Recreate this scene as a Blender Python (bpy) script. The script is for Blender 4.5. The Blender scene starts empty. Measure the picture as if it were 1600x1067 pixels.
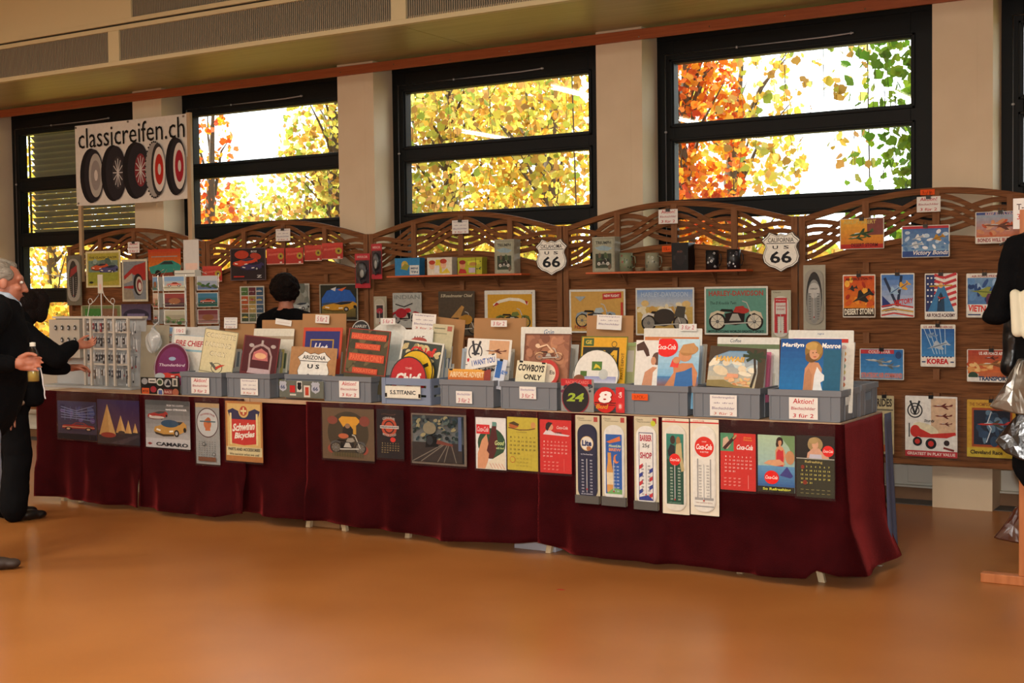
import bpy, math, random
from mathutils import Vector, Matrix
R = math.radians
PI = math.pi
sc = bpy.context.scene
col = sc.collection
random.seed(7)

# ------------------------------------------------------------------ camera
F_PX, YAW, PITCH, ROLL, CAM_H = 2052.37, 0.5494, -0.0389, -0.0128, 1.447
fw = Vector((-math.sin(YAW)*math.cos(PITCH), math.cos(YAW)*math.cos(PITCH), math.sin(PITCH)))
rt0 = Vector((math.cos(YAW), math.sin(YAW), 0)); up0 = rt0.cross(fw)
rt = rt0*math.cos(ROLL)+up0*math.sin(ROLL); up = up0*math.cos(ROLL)-rt0*math.sin(ROLL)
cam = bpy.data.cameras.new('camera'); cam_o = bpy.data.objects.new('camera', cam); col.objects.link(cam_o)
cam.sensor_width = 36; cam.lens = F_PX*36/1600; cam.clip_end = 200
cam_o.matrix_world = Matrix(((rt.x, up.x, -fw.x, 0), (rt.y, up.y, -fw.y, 0), (rt.z, up.z, -fw.z, CAM_H), (0, 0, 0, 1)))
sc.camera = cam_o

def at(px, py, y=None, z=None):
    """point of the place seen at a photo position, on the plane y=... or z=..."""
    d = fw+rt*((px-800)/F_PX)-up*((py-533.5)/F_PX)
    t = y/d.y if y is not None else (z-CAM_H)/d.z
    return Vector((0, 0, CAM_H))+d*t

# ------------------------------------------------------------------ light
sc.view_settings.view_transform = 'Standard'; sc.view_settings.look = 'None'
sc.view_settings.gamma = 1; sc.view_settings.use_curve_mapping = False
sc.view_settings.exposure = 0.0
world = bpy.data.worlds.new('world'); sc.world = world; world.use_nodes = True
bg = world.node_tree.nodes['Background']; bg.inputs[0].default_value = (0.93, 0.96, 1.0, 1); bg.inputs[1].default_value = 4.6

def area(name, loc, size, power, colr, rot, spread=180, portal=False):
    l = bpy.data.lights.new(name, 'AREA'); l.shape = 'RECTANGLE'; l.size, l.size_y = size; l.energy = power; l.color = colr; l.spread = R(spread)
    l.cycles.is_portal = portal
    o = bpy.data.objects.new(name, l); col.objects.link(o); o.location = loc; o.rotation_euler = rot
    return o
sun = bpy.data.lights.new('sun', 'SUN'); sun.energy = 15; sun.angle = R(.6); sun.color = (1, .93, .80)
sun_o = bpy.data.objects.new('sun', sun); col.objects.link(sun_o)
sun_o.rotation_euler = Vector((.78, .42, -.62)).to_track_quat('-Z', 'Y').to_euler()
# the photographer's flash beside the lens
fl = bpy.data.lights.new('camera_flash', 'AREA'); fl.shape = 'RECTANGLE'; fl.size = .10; fl.size_y = .06; fl.energy = 150; fl.color = (1, .97, .93)
fl_o = bpy.data.objects.new('camera_flash', fl); col.objects.link(fl_o); fl_o.location = (0, -.02, CAM_H+.16)
fl_o.rotation_euler = Vector((fw.x, fw.y, .02)).to_track_quat('-Z', 'Y').to_euler()

# ------------------------------------------------------------------ materials
def lin(h):
    if not isinstance(h, str): return tuple(h)[:3]
    h = h.lstrip('#')
    if len(h) == 3: h = ''.join(c*2 for c in h)
    v = [int(h[i:i+2], 16)/255 for i in (0, 2, 4)]
    return tuple(x/12.92 if x <= .04045 else ((x+.055)/1.055)**2.4 for x in v)
def mat(name, c='888', rough=.6, metal=0, spec=.5, noise=None, nscale=8, bump=0, bscale=60, sheen=0, alpha=1, coat=0, stretch=None):
    m = bpy.data.materials.new(name); m.use_nodes = True; nt = m.node_tree; b = nt.nodes['Principled BSDF']
    c = lin(c)
    b.inputs['Base Color'].default_value = (*c, 1); b.inputs['Roughness'].default_value = rough; b.inputs['Metallic'].default_value = metal
    b.inputs['Specular IOR Level'].default_value = spec
    if sheen: b.inputs['Sheen Weight'].default_value = sheen; b.inputs['Sheen Roughness'].default_value = .35; b.inputs['Sheen Tint'].default_value = (1, .1, .1, 1)
    if coat: b.inputs['Coat Weight'].default_value = coat; b.inputs['Coat Roughness'].default_value = .12
    if alpha < 1: b.inputs['Alpha'].default_value = alpha
    tc = nt.nodes.new('ShaderNodeTexCoord'); mp = nt.nodes.new('ShaderNodeMapping'); nt.links.new(tc.outputs['Object'], mp.inputs[0])
    if stretch: mp.inputs['Scale'].default_value = stretch
    if noise:
        n = nt.nodes.new('ShaderNodeTexNoise'); n.inputs['Scale'].default_value = nscale; n.inputs['Detail'].default_value = 5
        nt.links.new(mp.outputs[0], n.inputs[0])
        r = nt.nodes.new('ShaderNodeValToRGB'); r.color_ramp.elements[0].position = .32; r.color_ramp.elements[1].position = .68
        c2 = lin(noise); r.color_ramp.elements[0].color = (*c, 1); r.color_ramp.elements[1].color = (*c2, 1)
        nt.links.new(n.outputs[0], r.inputs[0]); nt.links.new(r.outputs[0], b.inputs['Base Color'])
    if bump:
        n2 = nt.nodes.new('ShaderNodeTexNoise'); n2.inputs['Scale'].default_value = bscale; n2.inputs['Detail'].default_value = 3
        nt.links.new(mp.outputs[0], n2.inputs[0])
        bp = nt.nodes.new('ShaderNodeBump'); bp.inputs['Strength'].default_value = bump; bp.inputs['Distance'].default_value = .01
        nt.links.new(n2.outputs[0], bp.inputs['Height']); nt.links.new(bp.outputs[0], b.inputs['Normal'])
    return m
def clear(name, tint=(1, 1, 1), rough=.03, base=.04, milky=0.0, bump=0):
    m = bpy.data.materials.new(name); m.use_nodes = True; nt = m.node_tree; nt.nodes.clear()
    o = nt.nodes.new('ShaderNodeOutputMaterial'); mx = nt.nodes.new('ShaderNodeMixShader'); t = nt.nodes.new('ShaderNodeBsdfTransparent')
    g = nt.nodes.new('ShaderNodeBsdfGlossy'); f = nt.nodes.new('ShaderNodeFresnel'); f.inputs[0].default_value = 1.45
    t.inputs[0].default_value = (*tint, 1); g.inputs['Roughness'].default_value = rough
    if bump:
        n2 = nt.nodes.new('ShaderNodeTexNoise'); n2.inputs['Scale'].default_value = 14; bp = nt.nodes.new('ShaderNodeBump'); bp.inputs['Strength'].default_value = bump; bp.inputs['Distance'].default_value = .02
        tc = nt.nodes.new('ShaderNodeTexCoord'); nt.links.new(tc.outputs['Object'], n2.inputs[0]); nt.links.new(n2.outputs[0], bp.inputs['Height']); nt.links.new(bp.outputs[0], g.inputs['Normal'])
    ad = nt.nodes.new('ShaderNodeMath'); ad.operation = 'ADD'; ad.inputs[1].default_value = base-.04
    ge = nt.nodes.new('ShaderNodeNewGeometry'); mi = nt.nodes.new('ShaderNodeMath'); mi.operation = 'MULTIPLY_ADD'; mi.inputs[1].default_value = 1/1.45-1.45; mi.inputs[2].default_value = 1.45
    nt.links.new(ge.outputs['Backfacing'], mi.inputs[0]); nt.links.new(mi.outputs[0], f.inputs[0])
    nt.links.new(f.outputs[0], ad.inputs[0]); nt.links.new(ad.outputs[0], mx.inputs[0])
    src = t.outputs[0]
    if milky:
        d = nt.nodes.new('ShaderNodeBsdfDiffuse'); d.inputs[0].default_value = (.8, .8, .8, 1); m2 = nt.nodes.new('ShaderNodeMixShader'); m2.inputs[0].default_value = milky
        nt.links.new(t.outputs[0], m2.inputs[1]); nt.links.new(d.outputs[0], m2.inputs[2]); src = m2.outputs[0]
    nt.links.new(src, mx.inputs[1]); nt.links.new(g.outputs[0], mx.inputs[2]); nt.links.new(mx.outputs[0], o.inputs[0])
    return m
def vcol(name, rough=.35, spec=.5, noise=.35, nscale=45, metal=0, transl=0):
    m = bpy.data.materials.new(name); m.use_nodes = True; nt = m.node_tree; b = nt.nodes['Principled BSDF']
    a = nt.nodes.new('ShaderNodeAttribute'); a.attribute_name = 'col'
    b.inputs['Roughness'].default_value = rough; b.inputs['Specular IOR Level'].default_value = spec; b.inputs['Metallic'].default_value = metal
    src = a.outputs[0]
    if noise:
        tc = nt.nodes.new('ShaderNodeTexCoord'); n = nt.nodes.new('ShaderNodeTexNoise'); n.inputs['Scale'].default_value = nscale; n.inputs['Detail'].default_value = 4
        nt.links.new(tc.outputs['Object'], n.inputs[0])
        h = nt.nodes.new('ShaderNodeHueSaturation'); nt.links.new(a.outputs[0], h.inputs['Color'])
        mr = nt.nodes.new('ShaderNodeMapRange'); mr.inputs[1].default_value = .3; mr.inputs[2].default_value = .7; mr.inputs[3].default_value = 1-noise; mr.inputs[4].default_value = 1+noise
        nt.links.new(n.outputs[0], mr.inputs[0]); nt.links.new(mr.outputs[0], h.inputs['Value']); src = h.outputs[0]
    nt.links.new(src, b.inputs['Base Color'])
    if transl:
        t = nt.nodes.new('ShaderNodeBsdfTranslucent'); mx = nt.nodes.new('ShaderNodeMixShader'); mx.inputs[0].default_value = transl
        nt.links.new(src, t.inputs[0]); nt.links.new(b.outputs[0], mx.inputs[1]); nt.links.new(t.outputs[0], mx.inputs[2])
        nt.links.new(mx.outputs[0], nt.nodes['Material Output'].inputs[0])
    return m
def emit(name, c, s):
    m = bpy.data.materials.new(name); m.use_nodes = True; nt = m.node_tree; nt.nodes.clear()
    o = nt.nodes.new('ShaderNodeOutputMaterial'); e = nt.nodes.new('ShaderNodeEmission'); e.inputs[0].default_value = (*lin(c), 1); e.inputs[1].default_value = s
    nt.links.new(e.outputs[0], o.inputs[0]); return m

M_PRINT = vcol('printed_tin', .42, .22, .12, 40)
M_PAINT = vcol('painted_tin', .42, .22, .07, 55)
M_PAPER = vcol('printed_paper', .8, .2, .04, 30)
M_VC = vcol('coloured_goods', .4, .5, 0)
M_LEAF = vcol('leaves', .55, .3, .25, 3, transl=.6)
M_VELVET = mat('crimson_velvet', '36060a', .8, spec=.05, noise='260305', nscale=5, sheen=.42, bump=.35, bscale=180)
M_BLUECLOTH = mat('grey_blue_cloth', '4b4f66', .9)
M_FLOOR = mat('orange_linoleum', 'a96d38', .3, spec=.3, noise='9c6230', nscale=1.4, bump=.02, bscale=3)
M_WALL = mat('warm_plaster', 'd3c1a5', .85, noise='ccb99c', nscale=3, bump=.05, bscale=30)
M_WHITEP = mat('white_panel', 'cdcabd', .6)
M_CEIL = mat('ceiling_beige', 'c8c29a', .7)
M_SOFFIT = mat('soffit_veneer', 'b0a87a', .38, spec=.4, noise='a29a6a', nscale=2.2, stretch=(.5, 9, 1))
M_FASCIA = mat('fascia_paint', 'cec69e', .6)
M_GRILLE = mat('grille_metal', '948c78', .5)
M_SHADE = mat('painted_shade', '2a2620', .9)  # dark tone painted in for shade behind the grilles and between fascias
M_TRIM = mat('stained_pine', 'a1562e', .5, noise='8c4522', nscale=6, stretch=(.6, 6, 12))
M_BLACKF = mat('black_frame', '0e1112', .5, spec=.18)
M_ROD = mat('grey_rod', 'a9aaac', .4, metal=.3)
M_FENCE = mat('brown_fence_wood', '80522f', .7, spec=.2, noise='5c371d', nscale=7, stretch=(.8, 5, 14), bump=.15, bscale=40)
M_FENCEP = mat('brown_post_wood', '82583a', .7, spec=.2, noise='6e4629', nscale=7, stretch=(8, 5, 1))
M_PINE = mat('pale_pine', 'b9a07e', .6, noise='a98e69', nscale=6, stretch=(6, 6, .8))
M_LEG = mat('raw_pine', 'd6c4a0', .6, noise='c9b48c', nscale=6, stretch=(6, 6, .8))
M_ORPINE = mat('oiled_pine', 'bd7440', .5, noise='a9612f', nscale=5, stretch=(6, 6, .8))
M_SHELF = mat('orange_shelf', 'c25a2c', .5)
M_TOPW = mat('tabletop_board', 'b7987a', .6, noise='a88869', nscale=9)
M_CRATE = mat('grey_crate_plastic', '6f747b', .45, spec=.4)
M_CRATEB = mat('blue_grey_crate', '75829a', .5)
M_CARD = mat('brown_cardboard', 'a3794f', .85, noise='977046', nscale=5)
M_WCARD = mat('white_card', 'd6d2c4', .7)
M_SHEET = mat('sign_edge_sheet', 'b9b8ac', .5)
M_BLACK = mat('black_fabric', '0b0b0d', .9, spec=.1, bump=.3, bscale=90)
M_BLACKP = mat('black_plastic', '101012', .3)
M_JEANS = mat('pale_jeans', '8f9ab0', .85, noise='808ba2', nscale=12, bump=.2, bscale=80)
M_SKIN = mat('skin', 'b4745a', .5, noise='a96a52', nscale=30)
M_HAIRG = mat('grey_hair', '8a8276', .6, noise='6a6358', nscale=60, bump=.8, bscale=120, stretch=(1, .35, 1))
M_HAIRD = mat('dark_hair', '0c0605', .7, spec=.15, noise='170b07', nscale=60, bump=.9, bscale=110)
M_SHIRT = mat('pale_blue_shirt', 'a9b6c6', .8)
M_TAN = mat('beige_hem', '92806f', .85)
M_REFL = mat('reflective_piping', 'ffffff', .25, spec=1)
M_REFL.node_tree.nodes['Principled BSDF'].inputs['Metallic'].default_value = .0
M_SHOE = mat('brown_shoe', '3a2d26', .6)
M_WIRE = mat('chrome_wire', 'c8c8c4', .25, metal=1)
M_WWIRE = mat('white_wire', 'c9c6bc', .4)
M_STEEL = mat('steel_part', '9a9a98', .25, metal=1)
M_GLASS = clear('window_glass', (.97, 1, .98), .01, .05)
M_SLEEVE = clear('clear_sleeve', (.98, .98, .98), .12, .02, .015, bump=.3)
M_BAG = clear('plastic_bag', (.86, .93, .96), .15, .07, .35, bump=.8)
M_SILVER = mat('foil_bag', '77726a', .28, metal=.8, bump=.7, bscale=8)
M_BROWNBAG = mat('brown_foil_bag', '4a2416', .22, spec=.8, bump=.6, bscale=8)
M_BLIND = mat('blind_slat', '4b4a3a', .4, metal=.3)
M_BARK = mat('bark', '4d4136', .9)
M_TUBE = emit('tube_light', 'fff0dc', 26)
M_GRID = mat('baseboard_wood', '7d5a3b', .6, noise='6c4a2e', nscale=5)
M_CREAMG = mat('cream_cloth', 'd9d5bd', .8)

# ------------------------------------------------------------------ mesh helpers
class MB:
    def __init__(s): s.v = []; s.f = []; s.c = []; s.cur = (.5, .5, .5); s.sm = []
    def add(s, vs, fs, c=None, smooth=False):
        n = len(s.v); s.v += [tuple(p) for p in vs]; s.f += [tuple(n+i for i in f) for f in fs]
        c = lin(c) if c is not None else s.cur; s.c += [c]*len(fs); s.sm += [smooth]*len(fs); return s
    def box(s, x0, x1, y0, y1, z0, z1, c=None, M=None):
        vs = [Vector((x, y, z)) for x in (x0, x1) for y in (y0, y1) for z in (z0, z1)]
        if M: vs = [M@v for v in vs]
        return s.add(vs, [(0, 1, 3, 2), (4, 6, 7, 5), (0, 4, 5, 1), (2, 3, 7, 6), (0, 2, 6, 4), (1, 5, 7, 3)], c)
    def tube(s, pts, r, n=8, c=None, rads=None, cap=True, smooth=True):
        pts = [Vector(p) for p in pts]; vs = []; m = len(pts)
        for i, p in enumerate(pts):
            t = (pts[min(i+1, m-1)]-pts[max(i-1, 0)]).normalized()
            a = Vector((0, 0, 1)) if abs(t.z) < .9 else Vector((1, 0, 0))
            u = t.cross(a).normalized(); w = t.cross(u); q = rads[i] if rads else r
            vs += [p+(u*math.cos(2*PI*k/n)+w*math.sin(2*PI*k/n))*q for k in range(n)]
        fs = [(i*n+k, i*n+(k+1) % n, (i+1)*n+(k+1) % n, (i+1)*n+k) for i in range(m-1) for k in range(n)]
        s.add(vs, fs, c, smooth)
        if cap: s.add(vs[:n], [tuple(range(n))], c); s.add(vs[-n:], [tuple(range(n))[::-1]], c)
        return s
    def lathe(s, prof, cx=0, cy=0, z0=0, n=20, c=None):
        vs = [(cx+r*math.cos(2*PI*k/n), cy+r*math.sin(2*PI*k/n), z0+z) for r, z in prof for k in range(n)]
        fs = [(i*n+k, i*n+(k+1) % n, (i+1)*n+(k+1) % n, (i+1)*n+k) for i in range(len(prof)-1) for k in range(n)]
        return s.add(vs, fs, c, True)
    def grid(s, fn, nu, nv, c=None, cf=None, smooth=True):
        vs = [fn(i/nu, j/nv) for j in range(nv+1) for i in range(nu+1)]
        fs = [(j*(nu+1)+i, j*(nu+1)+i+1, (j+1)*(nu+1)+i+1, (j+1)*(nu+1)+i) for j in range(nv) for i in range(nu)]
        return s.add(vs, fs, c, smooth)
    def prism(s, outline, y0, y1, c=None, cs=None):
        """outline in x,z extruded along y (y0 the front)"""
        n = len(outline); vs = [(x, y0, z) for x, z in outline]+[(x, y1, z) for x, z in outline]
        s.add(vs, [tuple(range(n)), tuple(range(2*n-1, n-1, -1))], c)
        return s.add(vs, [(i, i+n, (i+1) % n+n, (i+1) % n) for i in range(n)], cs or c)
    def ell(s, cx, cy, cz, rx, ry, rz, c=None, n=16, m=10):
        vs = [(cx+rx*math.sin(PI*j/m)*math.cos(2*PI*i/n), cy+ry*math.sin(PI*j/m)*math.sin(2*PI*i/n), cz+rz*math.cos(PI*j/m)) for j in range(m+1) for i in range(n)]
        fs = [(j*n+i, j*n+(i+1) % n, (j+1)*n+(i+1) % n, (j+1)*n+i) for j in range(m) for i in range(n)]
        return s.add(vs, fs, c, True)
    def build(s, name, m, parent=None, loc=None, rot=None, bevel=0, subsurf=0):
        me = bpy.data.meshes.new(name); me.from_pydata(s.v, [], s.f); me.update()
        me.polygons.foreach_set('use_smooth', s.sm)
        if any(c != (.5, .5, .5) for c in s.c):
            at_ = me.color_attributes.new('col', 'FLOAT_COLOR', 'CORNER'); buf = []
            for f, c in zip(s.f, s.c): buf += [*c, 1.0]*len(f)
            at_.data.foreach_set('color', buf)
        me.materials.append(m)
        o = bpy.data.objects.new(name, me); col.objects.link(o)
        if parent: o.parent = parent
        if loc is not None: o.location = loc
        if rot is not None: o.rotation_euler = rot
        if bevel:
            b = o.modifiers.new('bevel', 'BEVEL'); b.width = bevel; b.segments = 2; b.limit_method = 'ANGLE'; b.angle_limit = R(50)
        if subsurf: b = o.modifiers.new('sub', 'SUBSURF'); b.levels = b.render_levels = subsurf
        return o
def tag(o, label=None, cat=None, group=None, kind=None):
    if label: o['label'] = label
    if cat: o['category'] = cat
    if group: o['group'] = group
    if kind: o['kind'] = kind
    return o
def empty(name, loc=(0, 0, 0), rz=0, **k):
    o = bpy.data.objects.new(name, None); col.objects.link(o); o.location = loc; o.rotation_euler = (0, 0, rz); o.empty_display_size = .05
    return tag(o, **k)
def struct(o, label=None): o['kind'] = 'structure'; return o
def copy_tree(o, parent=None):
    c = o.copy(); col.objects.link(c); c.parent = parent
    for ch in o.children: copy_tree(ch, c)
    return c

# ------------------------------------------------------------------ lettering and printed pictures
_txt = {}
def text_mesh(t, bold=0.0):
    k = (t, bold)
    if k in _txt: return _txt[k]
    cu = bpy.data.curves.new('lettering', 'FONT'); cu.body = t; cu.resolution_u = 2; cu.offset = bold; cu.fill_mode = 'FRONT'
    o = bpy.data.objects.new('lettering', cu); col.objects.link(o)
    dg = bpy.context.evaluated_depsgraph_get(); me = bpy.data.meshes.new_from_object(o.evaluated_get(dg))
    vs = [(v.co.x, v.co.y) for v in me.vertices]; fs = [tuple(p.vertices) for p in me.polygons]
    bpy.data.objects.remove(o); bpy.data.curves.remove(cu); bpy.data.meshes.remove(me)
    if vs:
        x0 = min(v[0] for v in vs); x1 = max(v[0] for v in vs); y0 = min(v[1] for v in vs); y1 = max(v[1] for v in vs)
        vs = [((x-x0)/(x1-x0 or 1)-.5, (y-y0)/(y1-y0 or 1)-.5) for x, y in vs]
    _txt[k] = (vs, fs); return _txt[k]

# picture operations; u 0..1 left to right, v 0..1 bottom to top
def r_(a, b, c, d, k): return ('p', [(a, b), (c, b), (c, d), (a, d)], k)
def p_(pts, k): return ('p', pts, k)
def e_(cu, cv, ru, rv, k, rot=0, n=22): return ('p', [(cu+ru*math.cos(t)*math.cos(rot)-rv*math.sin(t)*math.sin(rot), cv+ru*math.cos(t)*math.sin(rot)+rv*math.sin(t)*math.cos(rot)) for t in [2*PI*i/n for i in range(n)]], k)
def c_(cu, cv, r, k): return ('c', cu, cv, r, k)
def t_(s, cu, cv, wu, hv, k, bold=.012, shear=0, rot=0, arch=0): return ('t', s, cu, cv, wu, hv, k, bold, shear, rot, arch)
def l_(pts, w, k): return ('l', pts, w, k)
def g_(a, b, c, d, k0, k1, n=8):
    k0, k1 = lin(k0), lin(k1); o = []
    for i in range(n):
        f = (i+.5)/n; o.append(r_(a, b+(d-b)*i/n, c, b+(d-b)*(i+1)/n, tuple(k0[j]*(1-f)+k1[j]*f for j in range(3))))
    return o
def flat(L):
    for o in L:
        if isinstance(o, list): yield from flat(o)
        elif o: yield o
def fr(k, w=.03, wv=None):
    wv = wv or w
    return [r_(0, 0, w, 1, k), r_(1-w, 0, 1, 1, k), r_(w, 0, 1-w, wv, k), r_(w, 1-wv, 1-w, 1, k)]
def X(cu, cv, su, sv, pts, rot=0):
    return [(cu+su*(x*math.cos(rot)-y*math.sin(rot)), cv+sv*(x*math.sin(rot)+y*math.cos(rot))) for x, y in pts]
def blotch(a, b, c, d, cols, n, s=.08, seed=1):
    rr = random.Random(seed); o = []
    for i in range(n):
        o.append(e_(rr.uniform(a, c), rr.uniform(b, d), rr.uniform(.4, 1)*s, rr.uniform(.4, 1)*s*.7, rr.choice(cols), rr.uniform(0, 3), 9))
    return o
def car(cu, cv, su, sv, k, k2='1a1c22', wk='c8c8c8'):
    q = lambda pts, kk: p_(X(cu, cv, su, sv, pts), kk)
    return [q([(-.5, -.12), (-.5, .08), (-.44, .14), (-.2, .17), (-.08, .34), (.16, .34), (.3, .16), (.47, .12), (.5, -.1)], k),
            q([(-.16, .18), (-.06, .3), (.14, .3), (.23, .18)], k2), q([(-.5, -.02), (-.5, .03), (.5, .02), (.5, -.02)], wk),
            e_(cu-.31*su, cv-.13*sv, .10*abs(su), .13*sv, '111113'), e_(cu+.31*su, cv-.13*sv, .10*abs(su), .13*sv, '111113'),
            e_(cu-.31*su, cv-.13*sv, .055*abs(su), .07*sv, wk), e_(cu+.31*su, cv-.13*sv, .055*abs(su), .07*sv, wk)]
def car34(cu, cv, su, sv, k, dk, win='26303c'):
    q = lambda pts, kk: p_(X(cu, cv, su, sv, pts), kk)
    return [q([(-.5, -.1), (-.46, .08), (-.2, .2), (.1, .34), (.4, .34), (.5, .2), (.5, -.02), (.2, -.26), (-.2, -.3)], k),
            q([(-.16, .2), (.08, .33), (.4, .33), (.3, .2), (.05, .12)], win), q([(-.48, -.12), (-.2, -.22), (.12, -.2), (.12, -.28), (-.2, -.31), (-.44, -.22)], dk),
            q([(-.4, .02), (-.28, -.04), (-.3, -.1), (-.42, -.05)], 'e8e4d8'), q([(-.02, -.06), (.1, -.04), (.1, -.11), (-.02, -.13)], 'e8e4d8'),
            e_(cu+.2*su, cv-.16*sv, .075*abs(su), .15*sv, '121214'), e_(cu+.45*su, cv+.0*sv, .045*abs(su), .10*sv, '121214'), e_(cu+.2*su, cv-.16*sv, .04*abs(su), .08*sv, 'a8a8a8')]
def bike(cu, cv, su, sv, k, dk='1b1b1b', wh='c9c4b4', tank=None):
    q = lambda pts, kk: p_(X(cu, cv, su, sv, pts), kk); tank = tank or k; o = []
    for x in (-.34, .34):
        o += [e_(cu+x*su, cv-.18*sv, .16*abs(su), .22*sv, dk), e_(cu+x*su, cv-.18*sv, .125*abs(su), .175*sv, wh), e_(cu+x*su, cv-.18*sv, .03*abs(su), .04*sv, dk)]
        o += [l_(X(cu+x*su, cv-.18*sv, .125*su, .175*sv, [(math.cos(a), math.sin(a)), (-math.cos(a), -math.sin(a))]), .006, '777') for a in (0, .8, 1.6, 2.4)]
    o += [q([(-.18, -.24), (-.2, .02), (.0, .08), (.17, .02), (.15, -.22), (0, -.27)], dk), q([(-.12, -.16), (-.06, .02), (.04, .02), (.1, -.16)], 'a8a59c'),
          l_(X(cu, cv, su, sv, [(-.22, -.24), (.3, -.2)]), .018, 'b5b2a8'), l_(X(cu, cv, su, sv, [(.34, -.18), (.2, .3), (.12, .34)]), .016, 'b5b2a8'),
          q([(-.05, .06), (0, .2), (.14, .22), (.2, .1), (.1, .04)], tank), q([(-.3, .08), (-.26, .14), (-.06, .13), (-.04, .06)], '1b1512'),
          q([(-.5, -.12), (-.46, .04), (-.34, .1), (-.2, .06), (-.22, .0), (-.34, .04), (-.44, -.04)], k), q([(.5, -.12), (.46, .05), (.34, .1), (.24, .06), (.26, .0), (.34, .04), (.44, -.04)], k)]
    return o
def plane(cu, cv, su, sv, k, dk, rot=0):
    q = lambda pts, kk: p_(X(cu, cv, su, sv, pts, rot), kk)
    return [q([(-.5, .0), (-.36, .07), (.2, .07), (.46, .03), (.5, .2), (.42, .2), (.3, .06), (.5, -.0), (.2, -.06), (-.34, -.07)], k),
            q([(-.1, .02), (.12, .02), (.3, -.3), (.2, -.32)], dk), q([(-.06, .06), (.1, .06), (.2, .3), (.12, .3)], dk), q([(-.3, .05), (-.22, .11), (-.1, .1), (-.06, .06)], 'cfd8dc')]
def jet(cu, cv, su, sv, k, dk, rot=0):
    q = lambda pts, kk: p_(X(cu, cv, su, sv, pts, rot), kk)
    return [q([(-.5, .0), (-.2, .06), (.05, .34), (.16, .34), (.14, .08), (.34, .1), (.44, .22), (.48, .2), (.46, 0), (.48, -.2), (.4, -.18), (.3, -.08), (.12, -.08), (.1, -.34), (-.02, -.34), (-.2, -.06)], k),
            q([(-.46, .0), (-.1, .03), (.4, .03), (.4, -.02), (-.1, -.03)], dk)]
def lady(cu, cv, su, sv, dress, hair, skin='d9a27e'):
    q = lambda pts, kk: p_(X(cu, cv, su, sv, pts), kk); e = lambda x, y, a, b, kk: e_(cu+x*su, cv+y*sv, a*abs(su), b*sv, kk)
    return [e(.0, .33, .17, .16, hair), e(-.1, .24, .09, .12, hair), q([(-.2, -.5), (-.22, .02), (-.12, .16), (.14, .16), (.24, .0), (.2, -.5)], skin), q([(.2, .1), (.3, -.1), (.2, -.4), (.12, -.3)], skin),
            q([(-.17, -.5), (-.16, -.04), (-.05, .08), (.08, .02), (.17, .06), (.2, -.2), (.17, -.5)], dress), q([(-.05, .14), (-.04, .24), (.06, .24), (.07, .14)], skin),
            e(.01, .3, .085, .11, skin), q([(-.1, .34), (-.04, .43), (.08, .43), (.12, .33), (.04, .38)], hair), q([(-.03, .255), (.05, .255), (.01, .235)], 'b02020'),
            e(-.03, .31, .012, .01, '2a1a14'), e(.05, .31, .012, .01, '2a1a14')]
def shield(cu, cv, su, sv, k='ece8dc', dk='15181c', top='CALIFORNIA', big='66'):
    S = SHIELD
    o = [p_(X(cu, cv, su, sv, S), dk), p_(X(cu, cv, su*.96, sv*.96, S), k), p_(X(cu, cv, su*.9, sv*.9, S), dk), p_(X(cu, cv, su*.875, sv*.875, S), k)]
    o += [r_(cu-.37*su, cv+.205*sv, cu+.37*su, cv+.222*sv, dk), t_(top, cu, cv+.295*sv, .66*su, .11*sv, dk, .01)]
    o += [t_('U', cu-.14*su, cv+.115*sv, .14*su, .085*sv, dk, .02), t_('S', cu+.14*su, cv+.115*sv, .14*su, .085*sv, dk, .02)]
    if big: o += [t_(big, cu, cv-.13*sv, .56*su, .3*sv, dk, .025)]
    return o
SH = [(0, .46), (.12, .42), (.22, .47), (.31, .5), (.36, .42), (.46, .34), (.5, .3), (.42, .2), (.4, .12), (.45, 0), (.48, -.12), (.44, -.26), (.32, -.36), (.16, -.41), (0, -.5)]
SHIELD = SH+[(-x, y) for x, y in SH[-2:0:-1]]
SHIELD = SHIELD[::-1]
def cal(u0, v0, u1, v1, k, last='29 30 31', full=5):
    o = []; n = 1
    for i in range(full):
        y = v1-(v1-v0)*(i+.5)/full
        m = 7 if i < 4 else 3
        for j in range(m): o.append(t_(str(n), u0+(u1-u0)*(j+.5)/7, y, (u1-u0)/7*(.28 if n < 10 else .55), (v1-v0)/full*.42, k, .02)); n += 1
    return o
def minical(u0, v0, u1, v1, k):
    o = []
    for i in range(3):
        for j in range(4): 
            x = u0+(u1-u0)*(j+.5)/4; y = v1-(v1-v0)*(i+.5)/3
            o += [r_(x-.035, y, x+.035, y+.007, k), r_(x-.035, y-.012, x+.02, y-.006, k)]
    return o
def coke(cu, cv, ru, rv, k='d8201c'): return [e_(cu, cv, ru, rv, k), t_('Coca-Cola', cu, cv, ru*1.66, rv*.5, 'f4f0ea', .01, .25)]
def aktion(lines, k='b03040'):
    o = []; n = len(lines)
    for i, (s, h, kk) in enumerate(lines): o.append(t_(s, .5, 1-(i+.5)/n, min(.84, .085*len(s)+.12), h/n, kk, .01, .12))
    return o
AK = aktion([('Aktion!', .7, 'b5202c'), ('Blechschilder', .42, 'a03a46'), ('3 für 2', .55, 'b5202c')])
SO = aktion([('Sonderangebot', .5, '7a6f8a'), ('ab drei', .28, '7a6f8a'), ('Blechschilder', .5, '7a6f8a'), ('3 für 2', .5, 'c07060')])
F2 = aktion([('3 für 2', .6, 'b55060')])
F22 = aktion([('Blechschilder', .35, '9080a0'), ('3 für 2', .7, 'b55060')])
F5 = aktion([('5 für 2', .6, 'b55060')])

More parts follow.
